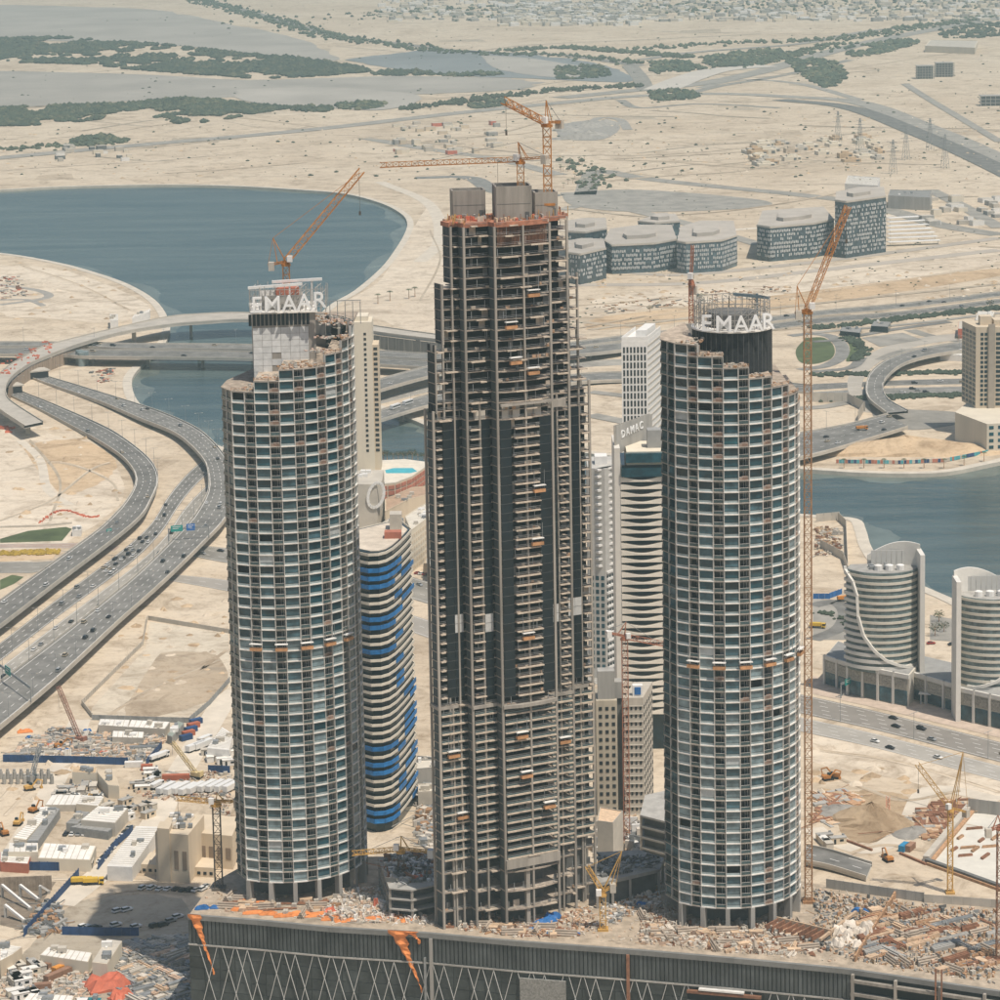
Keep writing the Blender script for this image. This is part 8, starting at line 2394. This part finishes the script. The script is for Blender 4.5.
# ------------------------------------------------------------------ street furniture
def lamp_proto():
    t = thing('street_lamp', 'x', 'street lamp'); b = MB(); b.lathe((0, 0, 0), [(0.25, 0), (0.14, 0.4), (0.08, 12)], 6); b.build('pole', STEEL, t)
    b = MB(); b.beam((-2.2, 0, 12.4), (2.2, 0, 12.4), 0.14); b.beam((0, 0, 12), (0, 0, 12.5), 0.2); b.build('arm', STEEL, t)
    for s in (-2.4, 2.4):
        b = MB(); b.box((s, 0, 12.3), (1.0, 0.4, 0.2)); b.build('lamp_head', CONC, t)
    remember(t); return t
lp, lf = lamp_proto(), []
for idx, step, fr, lab, s0, s1 in ((0, 38, 0.98, 'double-armed lamp on the parapet of the raised carriageway by the sand lot', 0, 1), (1, 34, 0.98, 'double-armed lamp on the outer parapet of the wide raised carriageway', 0, 0.95), (1, 36, 0.02, 'double-armed lamp on the inner parapet of the wide raised carriageway', 0, 0.6), (2, 40, 0.99, 'double-armed lamp in the verge of the ground-level lanes', 0, 0.6),
                                   (9, 60, 0.02, 'double-armed lamp on the far edge of the expressway', 0, 1), (12, 44, 0.99, 'double-armed lamp on the low channel bridge', 0.1, 0.9), (18, 30, 0.02, 'double-armed lamp on the low road bridge', 0.4, 1), (BV[0], 42, 0.99, 'double-armed lamp in the boulevard median', 0.35, 0.9), (16, 40, 0.98, 'double-armed lamp on the curved flyover', 0, 1)):
    LW, RW = ROADS[idx]; P = [a.lerp(c_, fr) for a, c_ in zip(LW, RW)]; c = cum(P); s = c[-1] * s0 + 10
    while s < c[-1] * s1:
        p, d = at_len(P, c, s); place(lp, lf, p, math.atan2(d.y, d.x) + R(90), 1.0, lab, 'lamps: ' + lab[21:]); s += step
def gantry(x0, y0, x1, y1, z, panels, label):
    a, c = G(x0, y0, z), G(x1, y1, z); t = thing('sign_gantry', label, 'sign', a); d = c - a; rz = math.atan2(d.y, d.x)
    for p in (Vector((0, 0, 0)), d):
        b = MB(); b.box((p.x, p.y, 0), (0.5, 0.5, 7.4)); b.build('post', STEEL, t)
    b = MB(); b.beam(Vector((0, 0, 6.6)), d + Vector((0, 0, 6.6)), 0.5); b.beam(Vector((0, 0, 7.3)), d + Vector((0, 0, 7.3)), 0.3); b.build('beam', STEEL, t)
    for f, w, h, m in panels:
        p = d * f; n_ = Vector((d.y, -d.x, 0)).normalized() * 0.45
        b = MB(); b.box((0, 0, 0), (w, 0.2, h)); b.box((0, -0.12, h * 0.72), (w * 0.7, 0.06, h * 0.09), 0, 1); b.box((-w * 0.1, -0.12, h * 0.45), (w * 0.5, 0.06, h * 0.09), 0, 1)
        o = b.build('sign_panel', [m, WHITE], t); o.location = (p.x + n_.x, p.y + n_.y, 5.4); o.rotation_euler = (0, 0, rz)
gantry(169, 541, 209, 538, 7.0, [(0.2, 7, 3.6, TEAL_SIGN), (0.55, 5, 4, BLUE_SIGN)], 'sign gantry with one teal and one blue panel over the wide carriageway')
gantry(-6, 674, 31, 702, 7.0, [(0.15, 6, 4, TEAL_SIGN), (0.42, 8, 4, TEAL_SIGN)], 'sign gantry with two teal panels over the wide carriageway')
gantry(98, 545, 120, 540, 0.2, [(0.5, 4, 3, TEAL_SIGN)], 'small teal sign beside the ground-level lanes')
gantry(841, 698, 862, 690, 0.2, [(0.3, 5, 3, TEAL_SIGN), (0.75, 5, 3, TEAL_SIGN)], 'sign gantry with two teal panels by the rounded tower podium')
# red and white traffic barriers on the unfinished ramp
bb = MB(); extr(bb, [(-1.0, 0), (-1.0, 0.9), (1.0, 0.9), (1.0, 0)], 0.6, 0, 0.2); bme = bb.mesh('traffic_barrier', RED)
for i in range(44):
    x = vr.uniform(0, 52); y = 372 - x * 0.5 + vr.uniform(-8, 6)
    p = G(x, y, 12.05 if 1 else 0); o = link('traffic_barrier', bme, loc=p, rz=vr.random() * 3, scale=(vr.uniform(1, 2.2), 1.4, 1.2)); tag(o, 'red plastic barrier on the deck of the unfinished curved ramp', 'barrier', 'barriers on the curved ramp')
for i in range(40):
    k = i / 40; x = 40 + 60 * k + vr.uniform(-1, 1); y = 523 - 18 * math.sin(k * 5) * 0.4 - 14 * k
    o = link('traffic_barrier', bme, loc=G(x, y, 0.05), rz=vr.random() * 3, scale=(1.2, 1, 1)); tag(o, 'red plastic barrier in the winding line across the bare sand lot', 'barrier', 'barriers across the sand lot')
for i in range(14):
    o = link('traffic_barrier', bme, loc=G(vr.uniform(0, 14), 427 + vr.uniform(0, 6), 0.05), rz=vr.random() * 3, scale=(2, 1.4, 1.4)); tag(o, 'red plastic barrier heaped below the open end of the ramp', 'barrier', 'barriers below the ramp end')
# canal promenade hoarding in changing colours
P = [G(x, y, 0.3) for x, y in ((836, 463), (900, 464), (945, 462), (990, 453))]; c = cum(P)
t = thing('canal_hoarding', 'multicoloured low hoarding along the canal promenade', 'fence', P[0])
for i in range(60):
    p, d = at_len(P, c, c[-1] * (i + 0.5) / 60); b = MB(); b.box((0, 0, 0), (c[-1] / 60 * 0.94, 0.2, 2.4))
    o = b.build('panel', [mat('cyan_hoarding', (0.08, 0.36, 0.40), 0.7, 0.15, 0.4), TERRA, CONC, HOARD, mat('cyan_hoarding', (0.08, 0.36, 0.40))][vr.randrange(5)], t); o.location = p - P[0]; o.rotation_euler = (0, 0, math.atan2(d.y, d.x))
# basin wall by the interchange
fence([(806, 402), (846, 402), (864, 411), (858, 421)], 7, CONC, 'pale concrete basin wall below the interchange', 5)
fence([(820, 548), (843, 560), (848, 575), (846, 528), (838, 520), (816, 522)], 5, CONC, 'pale retaining wall around the canal-side pit', 5)
# far site frames, compound and pylons
def frame_building(x0, x1, ytop, ybase, label, storeys):
    p = G((x0 + x1) / 2, ybase, 0); w = (GD(x1, ybase, p.y) - GD(x0, ybase, p.y)).x; h = GD(x0, ytop, p.y).z; t = thing('unfinished_block', label, 'building', p)
    for j in range(1, storeys + 1):
        b = MB(); b.box((0, 12, h * j / storeys - 0.8), (w, 24, 0.8)); b.build('floor_slab', CONC_G, t)
    b = MB(); b.box((0, 12, 0), (w * 0.9, 20, h - 1)); b.build('inner_wall', CONC_D, t)
    for i in range(7):
        b = MB(); b.box((-w / 2 + w * i / 6, 0.5, 0), (1, 1, h)); b.build('column', CONC_G, t)
frame_building(917, 934, 66, 79, 'far unfinished grey frame building, the lower of a pair', 5)
frame_building(936, 954, 63, 77, 'far unfinished grey frame building, the taller of a pair', 6)
frame_building(981, 1010, 96, 106, 'far low unfinished building near the frame roofs', 3)
hr = random.Random(9)
for i in range(40):
    x = hr.uniform(742, 880); y = 146 + hr.uniform(-6, 20) - (x - 800) * 0.03; p = G(x, y, 0)
    w, d, h = hr.uniform(10, 24), hr.uniform(10, 26), hr.uniform(2.5, 7); b = MB(); b.box((0, 0, 0), (w, d, h)); b.box((0, 0, h), (w * 0.5, d * 0.5, 2.5)); b.box((w * 0.3, -d * 0.51, 1), (w * 0.2, 0.3, h * 0.5), 0, 1)
    tag(link('villa', b.mesh('villa', [hr.choice([CREAM, CONC, SANDPALE, SANDOR]), CONC_D]), loc=p, rz=0.25), 'far flat-roofed villa in the half-built walled compound', 'house', 'villas in the far compound')
for i in range(40):
    x = hr.uniform(395, 500); y = 128 + hr.uniform(-4, 26); p = G(x, y, 0)
    w, d, h = hr.uniform(6, 16), hr.uniform(6, 14), hr.uniform(3, 7); b = MB(); b.box((0, 0, 0), (w, d, h)); b.box((0, 0, h), (w * 0.9, d * 0.9, 0.4), 0, 1)
    tag(link('site_cabin', b.mesh('site_cabin', [hr.choice([RED, CONC, CREAM, CONC_G, BEIGE]), CONC]), loc=p, rz=0.3), 'far low cabin scattered on the plain beyond the lagoon head', 'cabin', 'cabins beyond the lagoon')
for i in range(24):
    x = hr.uniform(920, 1000); y = 200 + hr.uniform(0, 26); p = G(x, y, 0)
    w, d, h = hr.uniform(6, 16), hr.uniform(6, 14), hr.uniform(3, 7); b = MB(); b.box((0, 0, 0), (w, d, h)); b.box((0, 0, h), (w * 0.9, d * 0.9, 0.4), 0, 1)
    tag(link('site_cabin', b.mesh('site_cabin', [hr.choice([CONC, CREAM, CONC_G, WHITE]), CONC]), loc=p, rz=0.3), 'far low cabin on the plain past the car-park shades', 'cabin', 'cabins past the shades')
for i in range(20):
    x = hr.uniform(60, 130); y = 148 + hr.uniform(0, 14); p = G(x, y, 0)
    w, d, h = hr.uniform(6, 14), hr.uniform(6, 12), hr.uniform(3, 6); b = MB(); b.box((0, 0, 0), (w, d, h)); b.box((0, 0, h), (w * 0.9, d * 0.9, 0.4), 0, 1)
    tag(link('site_cabin', b.mesh('site_cabin', [hr.choice([CONC, CREAM, CONC_D, WHITE]), CONC]), loc=p, rz=0.3), 'far low cabin between mangroves and the lagoon', 'cabin', 'cabins above the lagoon')
block([(845, 184), (878, 186), (880, 178), (848, 176)], 26, 'white hall right behind the tall dark office slab', WHITE, WHITE_R, units=3)
block([(888, 196), (930, 198), (932, 191), (890, 190)], 14, 'low grey hall beside the tall dark office slab', CONC_G, GREY_R, units=3)
block([(925, 46), (975, 48), (978, 41), (930, 40)], 12, 'far long cream warehouse by the motorway', CREAM, CONC, units=0)
for i, (x, y) in enumerate(((893, 174), (906, 160), (945, 168), (930, 150), (860, 150), (838, 142))):
    p = G(x, y, 0); t = thing('power_pylon', 'thin lattice power pylon on the plain before the motorway', 'pylon', p, 0.3, 'pylons before the motorway'); h = 42
    b = MB()
    for sx in (-1, 1):
        for sy in (-1, 1): b.beam((sx * 4, sy * 4, 0), (sx * 0.6, sy * 0.6, h), 0.35)
    for k in range(6):
        z = h * k / 6; q = 4 - 3.4 * k / 6; q2 = 4 - 3.4 * (k + 1) / 6
        for sy in (-1, 1): b.beam((-q, sy * q, z), (q2, sy * q2, z + h / 6), 0.22); b.beam((q, sy * q, z), (-q2, sy * q2, z + h / 6), 0.22)
    b.build('tower', STEEL, t)
    for z, w in ((28, 8), (34, 7), (39, 5)):
        b = MB(); b.beam((-w, 0, z), (w, 0, z), 0.5); b.build('cross_arm', STEEL, t)

# ------------------------------------------------------------------ haze
b = MB(); b.box((0, (Y0 + Y1) / 2, -6.0), (XW * 2 + 40, Y1 - Y0 + 40, 418.0))
hm = bpy.data.materials.new('haze_air'); hm.use_nodes = True; hn = hm.node_tree.nodes; hn.clear()
ho = hn.new('ShaderNodeOutputMaterial'); hv = hn.new('ShaderNodeVolumePrincipled')
hv.inputs['Color'].default_value = (0.44, 0.61, 0.65, 1); hv.inputs['Density'].default_value = 0.000095; hv.inputs['Anisotropy'].default_value = 0.2
hm.node_tree.links.new(hv.outputs[0], ho.inputs['Volume'])
b.build('haze', hm, None, kind='stuff')
